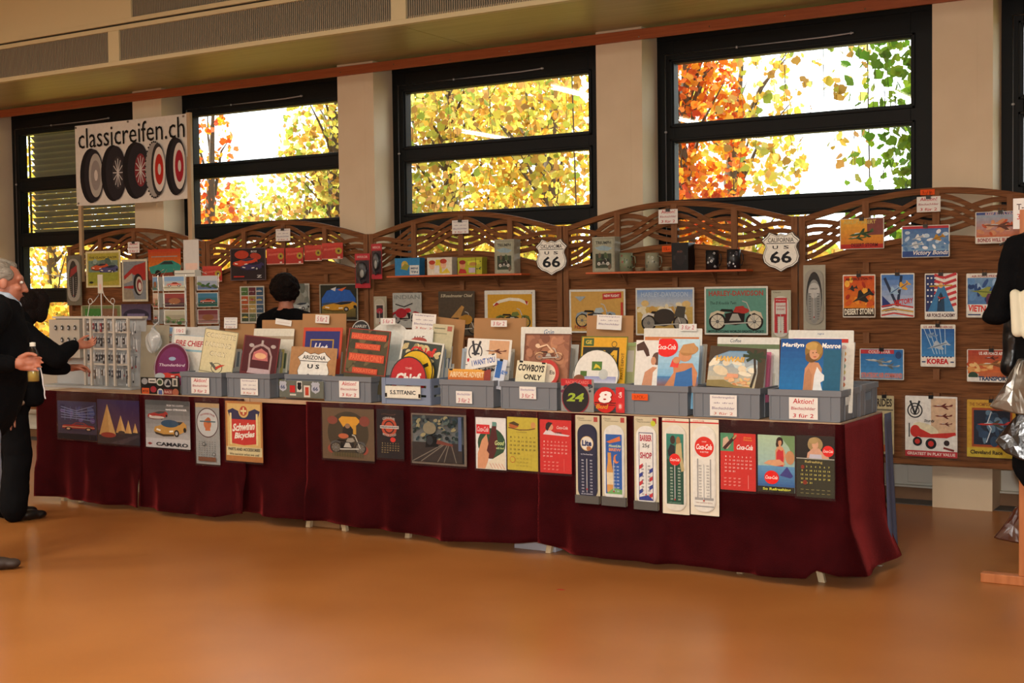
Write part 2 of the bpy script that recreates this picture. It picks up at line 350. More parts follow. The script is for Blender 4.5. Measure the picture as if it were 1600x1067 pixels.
def rrect(w, h, r, x0=None, z0=0, n=4):
    x0 = -w/2 if x0 is None else x0; x1, z1 = x0+w, z0+h; o = []
    for cx, cz, a0 in ((x1-r, z1-r, 0), (x0+r, z1-r, 90), (x0+r, z0+r, 180), (x1-r, z0+r, 270)):
        o += [(cx+r*math.cos(R(a0+90*i/n)), cz+r*math.sin(R(a0+90*i/n))) for i in range(n+1)]
    return o
def paint(mb, w, h, y, ops, ox=0, oz=0):
    """lay printed shapes on a face looking towards -y; unit square -> w x h"""
    k = 0
    for o in flat(ops):
        k += 1; yy = y-.00012*k
        P = lambda u, v: (ox+(u-.5)*w, yy, oz+v*h)
        if o[0] == 'p':
            pts = [(min(1, max(0, u)), min(1, max(0, v))) for u, v in o[1]]
            mb.add([P(*q) for q in pts], [tuple(range(len(pts)))], o[2])
        elif o[0] == 'c':
            n = 28; mb.add([P(o[1]+o[3]*math.cos(2*PI*i/n), o[2]+o[3]*w/h*math.sin(2*PI*i/n)) for i in range(n)], [tuple(range(n))], o[4])
        elif o[0] == 'l':
            pts, wd, kk = o[1:]; wd *= w/2
            for a, b in zip(pts, pts[1:]):
                A = P(*a); B = P(*b); dx, dz = B[0]-A[0], B[2]-A[2]; L = math.hypot(dx, dz) or 1; nx, nz = -dz/L*wd, dx/L*wd
                mb.add([(A[0]-nx, yy, A[2]-nz), (B[0]-nx, yy, B[2]-nz), (B[0]+nx, yy, B[2]+nz), (A[0]+nx, yy, A[2]+nz)], [(0, 1, 2, 3)], kk)
        elif o[0] == 't':
            _, s, cu, cv, wu, hv, kk, bold, sh, rot, arch = o
            vs, fs = text_mesh(s, bold); ca, sa = math.cos(rot), math.sin(rot); W_, H_ = wu*w, hv*h; q = []
            for x, z in vs:
                X_, Z_ = (x+sh*z*H_/max(W_, 1e-6)*1.0)*W_, z*H_+arch*h*(1-4*x*x)
                q.append((ox+(cu-.5)*w+X_*ca-Z_*sa, yy, oz+cv*h+X_*sa+Z_*ca))
            if q: mb.add(q, fs, kk)
def board(w, h, base, ops, shape='rect', thick=.002, rad=.006, ext=0, edge=None, mt=None):
    mb = MB(); base = lin(base)
    if shape == 'rect': ol = rrect(w, h+ext, rad, None, -ext)
    elif shape == 'round': ol = [(w/2*math.cos(2*PI*i/36), h/2+h/2*math.sin(2*PI*i/36)) for i in range(36)]
    elif shape == 'shield': ol = [(x*w, h/2+y*h) for x, y in SHIELD[::-1]]
    elif shape == 'arch':
        ol = [(-w/2, -ext), (w/2, -ext)]+[(w/2*math.cos(t), h*.72+h*.28*math.sin(t)) for t in [PI*i/12 for i in range(13)]]
    elif shape == 'stadium': ol = rrect(w, h, w*.46, None, 0, 8)
    mb.prism(ol, -thick, 0, base, edge or base)
    paint(mb, w, h, -thick, ops)
    return mb
def clip_part(o, h, k=M_BLACKP):
    mb = MB(); mb.box(-.014, .014, -.012, .003, h-.016, h+.006); mb.tube([(-.008, -.006, h+.004), (-.012, -.004, h+.022), (-.004, -.004, h+.024)], .0014, 5); mb.tube([(.008, -.006, h+.004), (.012, -.004, h+.022), (.004, -.004, h+.024)], .0014, 5)
    return mb.build('clip', k, o)
def sleeve_part(o, w, h, top=0, bot=0, y=-.007, side=.006):
    mb = MB(); mb.grid(lambda a, b: (-w/2-side+(w+2*side)*a, y-.002*math.sin(a*9+b*5), -bot-.006+(h+bot+top+.006)*b), 6, 8)
    return mb.build('plastic_sleeve', M_SLEEVE, o)
def sign(name, label, cat, px, Y, base, ops, shape='rect', lean=0, tilt=0, ext=0, group=None, mt=None, clip=False, sleeve=None, rad=.006, thick=.002, part=None, rz=0, dy=0):
    """a flat printed thing; px = left, right, top, bottom of it in the photo, Y = how far it stands"""
    x0, x1, yt, yb = px; cx, cy = (x0+x1)/2, (yt+yb)/2
    A = at(x0, cy, y=Y); B = at(x1, cy, y=Y); T = at(cx, yt, y=Y); D = at(cx, yb, y=Y)
    w = B.x-A.x; h = (T.z-D.z)/math.cos(lean)
    o = board(w, h, base, ops, shape, thick, rad, ext).build(name, mt or M_PAINT, None, ((A.x+B.x)/2, Y+dy, D.z), (-lean, tilt, rz))
    tag(o, label, cat, group)
    if clip: clip_part(o, h)
    if sleeve is not None: sleeve_part(o, w, h, sleeve, ext)
    o['w'] = w; o['h'] = h
    del o['w'], o['h']
    return o, w, h

# ------------------------------------------------------------------ the hall
T0 = 6.164; TZ = .79; FY = 8.555; WY = 8.69; GY = 8.95; P0, PS = -9.4427, 2.4403; ZS = 3.25
XL, XR, YB = -15.5, 5.5, -7.5
struct(MB().box(XL, XR, YB, 9.2, -.15, 0).build('floor', M_FLOOR))
struct(MB().box(XL-.2, XR+.2, YB, 7.62, 4.25, 4.45).build('ceiling', M_CEIL))
struct(MB().box(XL-.2, XR+.2, YB-.2, YB, 0, 4.25).build('wall_front', M_WALL))
struct(MB().box(XL-.2, XL, YB, 9.2, 0, 4.4).build('wall_left', M_WALL))
struct(MB().box(XR, XR+.2, YB, 9.2, 0, 4.4).build('wall_right', M_WALL))
# lowered soffit in veneered boards, with the thin joints between boards, and the roof above it
mb = MB(); y1 = GY+.10
for k in range(-6, 5):
    xa = -5.60+2.9*k; mb.box(xa+.003, xa+2.897, 7.62, y1, 3.345, 3.37)
struct(mb.build('trim_1', M_SOFFIT))
struct(MB().box(XL, XR, 7.62, y1, 3.372, 3.39).build('trim_2', mat('joint_strip', 'c2ab80', .5)))
struct(MB().box(XL-.2, XR+.2, 7.75, y1, 4.3, 4.5).build('trim_3', M_CEIL))
struct(MB().box(XL, XR, 7.86, 7.9, 3.4, 4.3).build('trim_4', M_SHADE))  # dark sheet standing in for the shaded hollow behind the grilles
# fascia frames with grilles
def fascia(name, z0, z1, xs, plain=None):
    mb = MB(); f = .035
    mb.box(XL, XR, 7.594, 7.65, z0, z0+f); mb.box(XL, XR, 7.594, 7.65, z1-f, z1)
    for x in xs: mb.box(x-.065, x+.065, 7.596, 7.65, z0+f, z1-f)
    if plain: mb.box(plain[0], plain[1], 7.597, 7.65, z0+f, z1-f)
    return struct(mb.build(name, M_FASCIA, bevel=.002))
xs1 = [-5.56+2.9*k for k in range(-3, 5)]
fascia('trim_5', 3.335, 3.655, xs1)
fascia('trim_6', 3.672, 4.25, [-8.31, -5.41, -2.51], (XL, -8.36))
struct(MB().box(XL, XR, 7.62, 7.66, 3.655, 3.672).build('trim_7', M_SHADE))  # strip coloured dark as the shadow in the gap between the fascias
def grille(x0, x1, z0, z1):
    mb = MB(); x = x0
    while x < x1: mb.box(x, x+.007, 7.612, 7.64, z0, z1); x += .019
    for j in (z0+.02, (z0+z1)/2, z1-.02): mb.box(x0, x1, 7.638, 7.645, j-.004, j+.004)
    o = struct(mb.build('vent_grille', M_GRILLE)); o['label'] = 'metal fin grille set in the beige fascia under the ceiling'
    return o
for i in range(-2, 2):
    g = grille(-5.56+2.9*i-2.9+.065, -5.56+2.9*i-.065, 3.37, 3.62); g.name = 'trim_%d' % (20+i+2); del g['label']
g = grille(-8.245, -5.475, 3.707, 4.21); g.name = 'trim_24'; del g['label']
# stained pine board along the window heads
struct(MB().box(XL, XR, WY-.022, WY+.0, ZS, ZS+.075).build('trim_8', M_TRIM, bevel=.002))
# screws in the board
mb = MB()
for k in range(-14, 16):
    x = -5.3+.55*k; mb.ell(x, WY-.022, ZS+.03+.012*math.sin(k*2.1), .006, .003, .006, n=8, m=4)
struct(mb.build('trim_9', M_STEEL))
# pillars
for n, i in enumerate(range(-1, 5)):
    x = P0+PS*i
    mb = MB().box(x, x+.375, WY, GY+.10, 0, 3.345)
    mb.box(x+.28, x+.283, WY-.001, WY, 0, 3.3, None)
    struct(mb.build('wall_pillar_%d' % (n+1), M_WALL, bevel=.006)); 
# the wall outside of the row, above and below the windows
struct(MB().box(XL, XR, GY+.05, GY+.10, 0, .90).build('wall_back', M_WHITEP))
struct(MB().box(XL, XR, GY+.0, GY+.1, 3.27, 3.345).build('wall_head', M_BLACKF))
struct(MB().box(XL, P0-PS, GY, GY+.3, 0, 3.4).build('wall_back_left', M_WALL))
struct(MB().box(P0+PS*4+.3, XR, GY, GY+.3, 0, 3.4).build('wall_back_right', M_WALL))
# window frames with their panes
rows = [(2.66, 3.10), (2.10, 2.52), (1.53, 1.955), (1.0, 1.385)]
def window(n, xa, xb):
    a, b = xa+.135, xb-.205; mb = MB(); y0, y1 = GY, GY+.08
    mb.box(xa, a, y0, y1, .88, 3.27); mb.box(b, xb, y0, y1, .88, 3.27)
    zz = [.88]+[z for r in reversed(rows) for z in r]+[3.27]
    for k in range(0, len(zz), 2): mb.box(a, b, y0, y1, zz[k], zz[k+1])
    # raised sash edges
    for z0, z1 in rows:
        for q in ((a-.03, b+.03, z0-.03, z0-.012), (a-.03, b+.03, z1+.012, z1+.03)): mb.box(q[0], q[1], y0-.012, y0, q[2], q[3])
        for q in ((a-.03, a-.012), (b+.012, b+.03)): mb.box(q[0], q[1], y0-.012, y0, z0-.03, z1+.03)
    fo = struct(mb.build('window_%d' % n, M_BLACKF, bevel=.003))
    for z0, z1 in rows:
        MB().box(a-.004, b+.004, GY+.045, GY+.051, z0-.004, z1+.004).build('pane', M_GLASS, fo)
    rb = MB(); L = b-a
    rb.tube([(xa+.075, y0-.018, .95), (xa+.075, y0-.018, 3.165), (a+L*.66, y0-.018, 3.165), (a+L*.78, y0-.02, 3.172)], .006, 6)
    for q in ((xa+.075, 2.6), (a+.5, 3.165), (a+L*.77, 3.172)): rb.ell(q[0], y0-.018, q[1], .012, .01, .010, n=8, m=6)
    rb.build('opening_rod', M_ROD, fo)
    area('window_portal', ((xa+xb)/2, GY+.24, 2.05), (xb-xa, 2.4), 1, (1, 1, 1), (R(-90), 0, 0), portal=True)
    return a, b
for n, i in enumerate(range(-1, 4)):
    a, b = window(n+1, P0+PS*i+.375, P0+PS*(i+1))
    if i == -1:      # outside blinds let down over the leftmost window in view
        mb = MB(); z = 3.16
        while z > 2.02:
            mb.grid(lambda s, t: (a-.02+(b-a+.04)*s, GY+.13+.06*t, z-.052*t+.008*math.sin(PI*t)), 1, 4); z -= .060
        mb.box(a-.03, a-.02, GY+.12, GY+.14, 2.0, 3.2); mb.box(b+.02, b+.03, GY+.12, GY+.14, 2.0, 3.2)
        mb.box(a-.03, b+.03, GY+.12, GY+.19, 1.985, 2.01)
        tag(mb.build('window_blind', M_BLIND), 'dark slatted blind let down outside the leftmost window', 'blind')
# panels and skirting below the windows
for n, i in enumerate(range(-1, 4)):
    xa, xb = P0+PS*i+.375, P0+PS*(i+1)
    mb = MB()
    mb.box(xa, xb, GY-.0, GY+.06, .085, .9)
    mb.box(xa+.05, xb-.25, GY-.03, GY, .24, .86); mb.box(xb-.22, xb-.02, GY-.03, GY, .12, .86)
    mb.box(xa, xb, GY-.035, GY+.02, .085, .10)
    struct(mb.build('trim_%d' % (30+n), M_WHITEP, bevel=.004))
    struct(MB().box(xa, xb, GY-.015, GY+.05, .0, .085).build('baseboard_%d' % (n+1), M_GRID))
    struct(MB().box(xa, xb, WY+.04, GY-.016, 0, .004).build('trim_%d' % (40+n), mat('dark_skirting', '4c4a47', .6)))

# fluorescent tube lamps over the hall
def tube_lamp(x, y, L, label):
    t = empty('ceiling_lamp', (x, y, 4.25), 0, label=label, cat='lamp', group='tube lamps under the hall ceiling')
    MB().box(-.06, .06, -L/2, L/2, -.09, 0).build('housing', M_WHITEP, t)
    MB().tube([(0, -L/2+.03, -.115), (0, L/2-.03, -.115)], .016, 8).build('tube', M_TUBE, t)
    area('tube_glow', (x, y, 4.10), (.10, L-.1), 94, (1, .92, .80), (0, 0, 0))
for x in (-12.2, -8.6, -5.0, -1.4):
    for y in (-4.5, -1.2, 2.1): tube_lamp(x, y, 1.6, 'white tube lamp fixed lengthwise under the hall ceiling')

# ------------------------------------------------------------------ leaves outside
LC = {'y': ['dcb440', 'd0a038', 'e8cc5c', 'c08a34', 'b4b048', 'd4cc60'], 'o': ['d0781a', 'c85a18', 'e09a28', 'b8431a', 'e8b030', 'd87a3a'],
      'g': ['5f8a26', '78a030', '4a7420', '93ac34', '86a828'], 'm': ['a8a640', 'c8b84c', '8a9a3c', 'cca444', 'd6c868', 'a8803c', 'c89450']}
LEAF = [(0, -.5), (.22, -.38), (.5, -.1), (.33, .05), (.28, .3), (0, .55), (-.28, .3), (-.33, .05), (-.5, -.1), (-.22, -.38)]
def foliage(name, label, cen, rad, n, pal, size, parts=True, shellw=.0, seed=1, group=None, trunk=True, drape=False):
    rr = random.Random(seed); mb = MB(); cl = LC[pal]
    for i in range(n):
        while True:
            q = [rr.uniform(-1, 1) for _ in range(3)]
            if sum(a*a for a in q) < 1: break
        if drape:
            q = [rr.uniform(-1, 1), rr.uniform(-1, 1), rr.uniform(-1, 1)]
        if not drape and math.sin(q[0]*7+seed)+math.sin(q[2]*8+q[0]*3+seed*2)+math.sin(q[1]*6+seed) < -.75: continue
        if drape and math.sin(q[0]*5+seed)*.5+q[2]*.4+rr.uniform(-.6, .6) < -.2: continue
        if pal == 'g': q[0] = max(-1, 1-2.0*abs(rr.gauss(0, .42)))
        c = Vector((cen[0]+q[0]*rad[0], cen[1]+q[1]*rad[1], cen[2]+q[2]*rad[2]))
        s = size*rr.uniform(.6, 1.25); a = rr.uniform(0, 6.3); b = rr.uniform(-1.0, 1.0)
        M = Matrix.Rotation(a, 3, 'Z')@Matrix.Rotation(b, 3, 'X')@Matrix.Rotation(rr.uniform(-2.6, 2.6), 3, 'Y')
        kc = rr.choice(cl)
        mb.add([c+M@Vector((x*s, .12*s*abs(x), z*s)) for x, z in LEAF], [tuple(range(10))], kc)
    t = empty(name, (cen[0], cen[1], 0), 0, label=label, cat='tree' if not drape else 'vine', group=group)
    for k in range(len(mb.v)): mb.v[k] = (mb.v[k][0]-cen[0], mb.v[k][1]-cen[1], mb.v[k][2])
    lf = mb.build('leaves', M_LEAF, t); lf['kind'] = 'stuff'
    br = MB(); k = 5 if not drape else 4
    if trunk and not drape:
        br.tube([(0, .1, 0), (.05, .1, cen[2]*.5), (-.05, .05, cen[2]), (.1, 0, cen[2]+rad[2]*.7)], .1, 8, rads=[.13, .1, .07, .02])
    for i in range(k*3):
        a = rr.uniform(0, 6.3); h = cen[2]+rr.uniform(-.7, .5)*rad[2]; e = Vector((math.cos(a)*rad[0]*.8, math.sin(a)*rad[1]*.8, h+rr.uniform(.1, .5)*rad[2]))
        if drape:
            x = rr.uniform(-.9, .9)*rad[0]; br.tube([(x, 0, cen[2]+rad[2]), (x+rr.uniform(-.1, .1), .03, cen[2]), (x+rr.uniform(-.2, .2), 0, cen[2]-rad[2]*rr.uniform(.2, .9))], (.0022), 4)
        else: br.tube([(0, .1, h-.2*rad[2]), e*.5+Vector((0, 0, h*.5-.05)), e], .02, 6, rads=[.022, .014, .004])
    if drape: br.tube([(rad[0]*.95, 0, -.1), (rad[0]*.97, .02, cen[2]*.5), (rad[0]*.93, 0, cen[2]+rad[2])], .006, 5)
    br.build('branches', M_BARK, t)
    return t
def ax(px, y): return at(px, 250, y=y).x
# behind window 3 and the left of window 4: dense yellow crowns; white sky shows through the middle of the right one
foliage('autumn_tree', 'dense yellow-green autumn tree seen through the middle window', (ax(700, 13), 13, 3.2), (1.9, 1.1, 1.9), 11000, 'm', .085, seed=3)
foliage('autumn_tree', 'golden autumn tree right of the middle window, thin crown', (ax(860, 12.4), 12.4, 2.7), (1.3, .8, 1.9), 5200, 'y', .08, seed=5)
foliage('autumn_tree', 'orange autumn tree at the left edge of the big right window', (ax(1065, 11.2), 11.2, 2.7), (.62, .5, 1.7), 4200, 'o', .075, seed=8)
foliage('autumn_tree', 'yellow autumn tree behind the orange one in the right window', (ax(1145, 12.2), 12.2, 2.5), (.75, .5, 1.6), 1900, 'y', .08, seed=9)
foliage('autumn_tree', 'yellow tree with a white gap of sky seen through the second window', (ax(470, 13.2), 13.2, 1.75), (2.3, 1.0, 1.5), 8500, 'm', .085, seed=12)
foliage('autumn_tree', 'orange tree low outside the second window beside the banner', (ax(325, 12), 12, 2.2), (.45, .4, 2.1), 1500, 'o', .08, seed=13)
foliage('autumn_tree', 'rust orange tree outside the leftmost window behind the woman', (ax(75, 12), 12, 1.9), (1.9, .8, 1.9), 8000, 'y', .085, seed=15)
foliage('autumn_tree', 'yellow green tree at the right of the second window', (ax(520, 12.2), 12.2, 3.0), (.75, .5, 1.3), 2300, 'm', .08, seed=17)
foliage('hanging_vine', 'green climbing vine hanging at the right edge of the right window', (ax(1400, 9.75), 9.75, 2.4), (.36, .14, 1.0), 1250, 'g', .085, seed=21, drape=True)
foliage('hanging_vine', 'thin yellow green vine trailing down outside the right window', (ax(1240, 9.9), 9.9, 2.75), (.62, .14, .55), 260, 'm', .075, seed=22, drape=True)
foliage('hanging_vine', 'yellow vine hanging outside the middle window', (ax(760, 10.0), 10.0, 2.7), (.95, .2, .6), 700, 'm', .075, seed=24, drape=True)
foliage('garden_shrub', 'low yellow green hedge showing through the fence tops outside', (ax(1000, 11), 11.2, 1.0), (3.2, .5, 1.0), 6500, 'm', .11, seed=31, trunk=False)
foliage('garden_shrub', 'low orange hedge outside the left windows', (ax(300, 11.5), 11.5, 1.0), (3.6, .5, 1.0), 5500, 'y', .11, seed=32, trunk=False)
struct(MB().box(-40, 20, GY+.3, 40, -.3, -.1).build('ground_outside', mat('autumn_lawn', '8a8448', .9, noise='a8924a', nscale=2)))

# ------------------------------------------------------------------ fence panels
def fence_panel(x0, label):
    W_ = 1.80; t = empty('fence_panel', (x0, FY, .30), 0, label=label, cat='fence panel', group=None)
    for x in (.0, W_-.045): MB().box(x, x+.045, -.025, .025, 0, 1.62).build('post', M_FENCEP, t, bevel=.003)
    low = lambda u: 1.30+.145*math.sin(PI*u)
    top = lambda u: 1.60+.145*math.sin(PI*u)
    def strip(fz, hw, y0, y1, u0=0, u1=1, n=36):
        q = MB()
        for i in range(n+1):
            u = u0+(u1-u0)*i/n; x = .045+(W_-.09)*u; z = fz(u)
            q.v += [(x, y0, z-hw), (x, y0, z+hw), (x, y1, z+hw), (x, y1, z-hw)]
        for i in range(n):
            for k in range(4): q.f.append((i*4+k, (i+1)*4+k, (i+1)*4+(k+1) % 4, i*4+(k+1) % 4)); q.c.append(q.cur); q.sm.append(False)
        return q
    strip(top, .019, -.025, .025).build('top_rail', M_FENCE, t); strip(low, .017, -.024, .024).build('lower_arch', M_FENCE, t)
    for g, (ph, ya) in enumerate(((0, -.017), (PI, .005))):
        for k in (-1, 0, 1):
            f = lambda u, k=k, ph=ph: 1.455+.145*math.sin(PI*u)+(.062*math.cos(4*PI*u+ph))+k*.050
            f2 = lambda u, f=f: min(max(f(u), low(u)+.02), top(u)-.02)
            strip(f2, .0165, ya, ya+.012).build('woven_lath', M_FENCE, t)
    for u in (.25, .5, .75):
        x = W_*u; MB().box(x-.022, x+.022, -.026, -.006, 1.38+.04*math.sin(PI*u), 1.60+.14*math.sin(PI*u)).build('upright', M_FENCEP, t)
    # horizontal boards woven in and out of three battens
    nb = 17; hb = 1.30/nb
    for i in range(nb+2):
        z0 = i*hb
        def fn(a, b, i=i, z0=z0):
            u = a; x = .045+(W_-.09)*u; zz = z0+hb*1.12*b; s = 1 if i % 2 else -1
            lim = low(u)-.012
            return (x, s*.013*math.cos(4*PI*u)-.004*b-.004, min(zz, lim))
        if i >= nb and False: continue
        q = MB(); q.grid(fn, 24, 2); 
        q.grid(lambda a, b, fn=fn: tuple(Vector(fn(a, b))+Vector((0, .007, 0))), 24, 2)
        q.grid(lambda a, b, fn=fn: tuple(Vector(fn(a, 0))+Vector((0, .007*b, 0))), 24, 1); q.grid(lambda a, b, fn=fn: tuple(Vector(fn(a, 1))+Vector((0, .007*b, 0))), 24, 1)
        q.build('board', M_FENCE, t)
    for u in (.25, .5, .75): MB().box(W_*u-.02, W_*u+.02, -.016, .02, .02, 1.36).build('batten', M_FENCEP, t)
    MB().box(0, W_, -.022, .022, -.005, .03).build('bottom_rail', M_FENCE, t)
    MB().box(.4, W_-.4, .02, .0365, .04, .09).build('bracket', M_FENCEP, t)
    return t
tag(MB().box(-11.2, 2, FY+.035, WY-.002, .33, .40).build('support_rail', M_FENCEP), 'plain wooden rail behind the fence panels, fixed to the pillars', 'rail')
fl_ = ['brown woven fence panel with arched top, leftmost, behind the trinket rack', 'brown woven fence panel behind the curly haired person', 'brown woven fence panel with the left orange shelf',
       'brown woven fence panel with the right orange shelf between the two highway signs', 'brown woven fence panel at the right carrying the aircraft posters']
for i in range(5): fence_panel(-10.20+1.81*i, fl_[i])

# ------------------------------------------------------------------ trestles, tabletops and velvet
def trestle(xc, label, w=.30):
    t = empty('trestle', (xc, T0+.34, 0), 0, label=label, cat='trestle', group='pale wooden trestles under the long table')
    MB().box(-.045, .045, -.30, .30, TZ-.085, TZ-.025).build('beam', M_LEG, t)
    for sx in (-1, 1):
        for sy in (-1, 1):
            y = sy*.27; q = MB(); q.add([(sx*a+dx, y+dy, z) for a, z in ((w/2, 0), (.03, TZ-.05)) for dx, dy in ((-.016, -.013), (.016, -.013), (.016, .013), (-.016, .013))],
                  [(0, 1, 5, 4), (1, 2, 6, 5), (2, 3, 7, 6), (3, 0, 4, 7), (0, 3, 2, 1), (4, 5, 6, 7)]); q.build('leg', M_LEG, t)
        MB().box(sx*w*.34-.012, sx*w*.34+.012, -.25, .25, .22, .25).build('brace', M_LEG, t)
    return t
def fx(px): return at(px, 830, y=T0+.07).x
for a, b, l in ((100, 128, 'behind the woman in black'), (270, 318, 'below the cyclist calendar'), (483, 540, 'beside the cardboard box'), (638, 697, 'below the locomotive picture'),
                (858, 937, 'beside the white box'), (1157, 1285, 'at the right end of the table')):
    xa, xb = at(a, 830, z=0).x, 0
    xa = at(a, {100: 794, 270: 808, 483: 826, 638: 838, 858: 865, 1157: 894}[a], y=T0+.07).x; xb = at(b, 850, y=T0+.07).x
    trestle((xa+xb)/2, 'pale wooden trestle '+l, xb-xa)
XT0, XT1 = -7.60, -1.93
for i in range(3):
    a = XT0+(XT1-XT0)/3*i; b = a+(XT1-XT0)/3-.004
    tag(MB().box(a, b, T0, T0+.70, TZ-.024, TZ).build('table_top', M_TOPW, bevel=.002), 'pale wooden table board, '+['left third under the trinket rack', 'middle third under the cowboys sign crate', 'right third under the Hawaii sign crate'][i], 'tabletop')
BOT = [(70, 793), (130, 796), (200, 790), (222, 795), (270, 803), (345, 806), (375, 800), (440, 808), (480, 812), (560, 822), (700, 842), (800, 845), (840, 846), (885, 862), (940, 868), (1000, 872), (1080, 885), (1200, 897), (1270, 900), (1283, 887), (1310, 895)]
BOT = [(at(x, y, y=T0-.02)) for x, y in BOT]
def botz(x):
    for a, b in zip(BOT, BOT[1:]):
        if a.x <= x <= b.x: return a.z+(b.z-a.z)*(x-a.x)/(b.x-a.x)
    return BOT[-1].z if x > BOT[-1].x else BOT[0].z
def cloth(name, label, xa, xb, seed, side=False, rec=0, gather=()):
    rr = random.Random(seed); ph = [rr.uniform(0, 6.3) for _ in range(9)]
    Lx = xb-xa; Ls = .66 if side else 0
    def path(s):        # along the hem: front then round the corner to the right side
        d = s*(Lx+Ls)
        if d <= Lx: return xa+d, T0-.012+rec, (0, -1)
        return xb, T0-.012+(d-Lx), (1, 0)
    def fn(s, t):
        x, y, nrm = path(s); d = s*(Lx+Ls)
        zt = TZ-.004 if d <= Lx else TZ-.004; zb = max(.035, botz(x)) if d <= Lx else max(.05, .065-.06*(d-Lx))
        amp = .0025+.046*t**1.5
        f = math.sin(d*9+ph[0]+t*1.1)*.5+math.sin(d*17+ph[1]-t*1.6)*.35+math.sin(d*29+ph[2]+2*t)*.18+math.sin(d*4.1+ph[3])*.5
        for gx, gw, gs in gather: f += gs*math.exp(-((x-gx-(t-.5)*gw*1.6)/(gw*(.25+.9*t)))**2)*t
        off = amp*(f+.6)
        z_ = zt-(zt-zb)*t; off = min(off, .004+max(0, .30-z_)*.30); off -= .004*(1 if z_ > .4 else 0)
        off = max(off, -.03)
        if side: 
            cd = abs(d-Lx); off += .02*max(0, t-.25)*math.exp(-(cd/.14)**2)*(1 if True else 0)
        return (x+nrm[0]*off+(.02*t*math.sin(d*11+ph[4])), y+nrm[1]*off, zt-(zt-zb)*t)
    mb = MB(); mb.grid(fn, int((Lx+Ls)*46), 26)
    # the flap lying on the table edge
    mb.grid(lambda s, t: (path(s)[0] if s*(Lx+Ls) <= Lx else xb, T0-.012+rec+.03*t if s*(Lx+Ls) <= Lx else path(s)[1], TZ-.003) , 4, 1) if False else None
    o = mb.build(name, M_VELVET); sld = o.modifiers.new('thick', 'SOLIDIFY'); sld.thickness = .003; sld.offset = -1
    return tag(o, label, 'tablecloth')
cx_ = [at(p, 720, y=T0-.012).x for p in (60, 221, 372, 480, 841)]
cloth('velvet_cloth', 'dark red velvet cloth at the far left, under the two night scene pictures', cx_[0], cx_[1], 3)
cloth('velvet_cloth', 'dark red velvet cloth gathered in folds below the cyclist calendar', cx_[1]-.01, cx_[2]+.06, 5, gather=((-6.35, .12, 1.2), (-6.05, .1, 1.4)))
cloth('velvet_cloth', 'dark red velvet cloth set back in shade, right of the bicycle sign', cx_[2]-.10, cx_[3]+.02, 9, rec=.03)
cloth('velvet_cloth', 'wide dark red velvet cloth below the locomotive picture', cx_[3], cx_[4], 11, gather=((-3.75, -.22, 1.5),))
cloth('velvet_cloth', 'dark red velvet cloth wrapped round the right end of the table', cx_[4]-.01, XT1+.012, 13, side=True, gather=((-2.35, .2, 1.8), (-2.08, .12, 1.6), (-3.3, .3, .8)))
mb = MB(); mb.grid(lambda s, t: (XT1+.035+.02*math.sin(s*9)*t+.02*t, T0+.60+.12*s, TZ-.005-(TZ-.06)*t), 8, 14)
o = mb.build('cloth_strip', M_BLUECLOTH); q = o.modifiers.new('t', 'SOLIDIFY'); q.thickness = .003; tag(o, 'grey blue cloth hanging at the back right corner of the table', 'cloth')

# boxes on the floor under the table
def carton(px, Y, hgt, m, label, dep=.3):
    A = at(px[0], 825, y=Y); B = at(px[1], 825, y=Y); t = empty('carton', ((A.x+B.x)/2, Y, 0), 0, label=label, cat='box'); w = B.x-A.x
    MB().box(-w/2, w/2, 0, dep, 0, hgt).build('body', m, t, bevel=.003)
    for s in (-1, 1): MB().box(-w/2+.003, w/2-.003, dep/2+(.002 if s > 0 else -dep/2+.003), dep/2+(dep/2-.003 if s > 0 else -.002), hgt+.001, hgt+.004).build('flap', m, t)
carton((487, 530), T0+.1, .12, M_CARD, 'small brown cardboard box on the floor under the table')
carton((803, 868), T0+.09, .09, mat('white_card_box', 'b9bac4', .7), 'flat white box on the floor under the table')



# ------------------------------------------------------------------ things on the fence
SY = 8.515
def fsign(name, label, px, base, ops, **k):
    k.setdefault('clip', True); k.setdefault('mt', M_PRINT)
    return sign(name, label, 'poster' if name == 'poster' else 'sign', px, k.pop('Y', SY), base, ops, **k)
GA = 'aircraft posters clipped to the right fence panel'
fsign('poster', 'small landscape aircraft poster in orange and yellow, upper left of the aircraft posters', (1312.5, 1381.5, 341, 389), 'c9c2b4', [g_(.02, .02, .98, .98, 'c86a20', 'e0a838'), r_(.02, .02, .98, .16, 'b02a20'), r_(.62, .45, .98, .98, '7a4038'), plane(.5, .5, .6, .5, '3f5a34', '2c4426', .25), plane(.4, .36, .45, .3, '4a6a3a', '2c4426', .1), t_('AIRLIFT ALERT', .45, .88, .74, .12, 'c8b060', .02), t_('DESERT STORM', .56, .13, .6, .12, '5a1014', .02)], group=GA)
fsign('poster', 'small landscape poster with jets over white clouds reading Victory Bonds', (1409, 1484, 352, 402), 'dcd8cc', [g_(.02, .02, .98, .98, '7fa6c4', '3c5e98'), r_(.02, .9, .98, .98, 'b03038'), blotch(.05, .25, .95, .8, ['e4e8ec', 'b8ccdc', '5078a8'], 26, .1, 4), jet(.35, .62, .3, .3, 'd8dcdc', '5a6878', .4), jet(.3, .4, .34, .3, 'c4ccd0', '4a5868', .3), jet(.75, .6, .34, .3, 'b8862c', '705018', .5), r_(.02, .02, .98, .2, '2c4a88'), t_('Victory Bonds', .6, .13, .74, .18, 'e8e4dc', .02, .3)], group=GA)
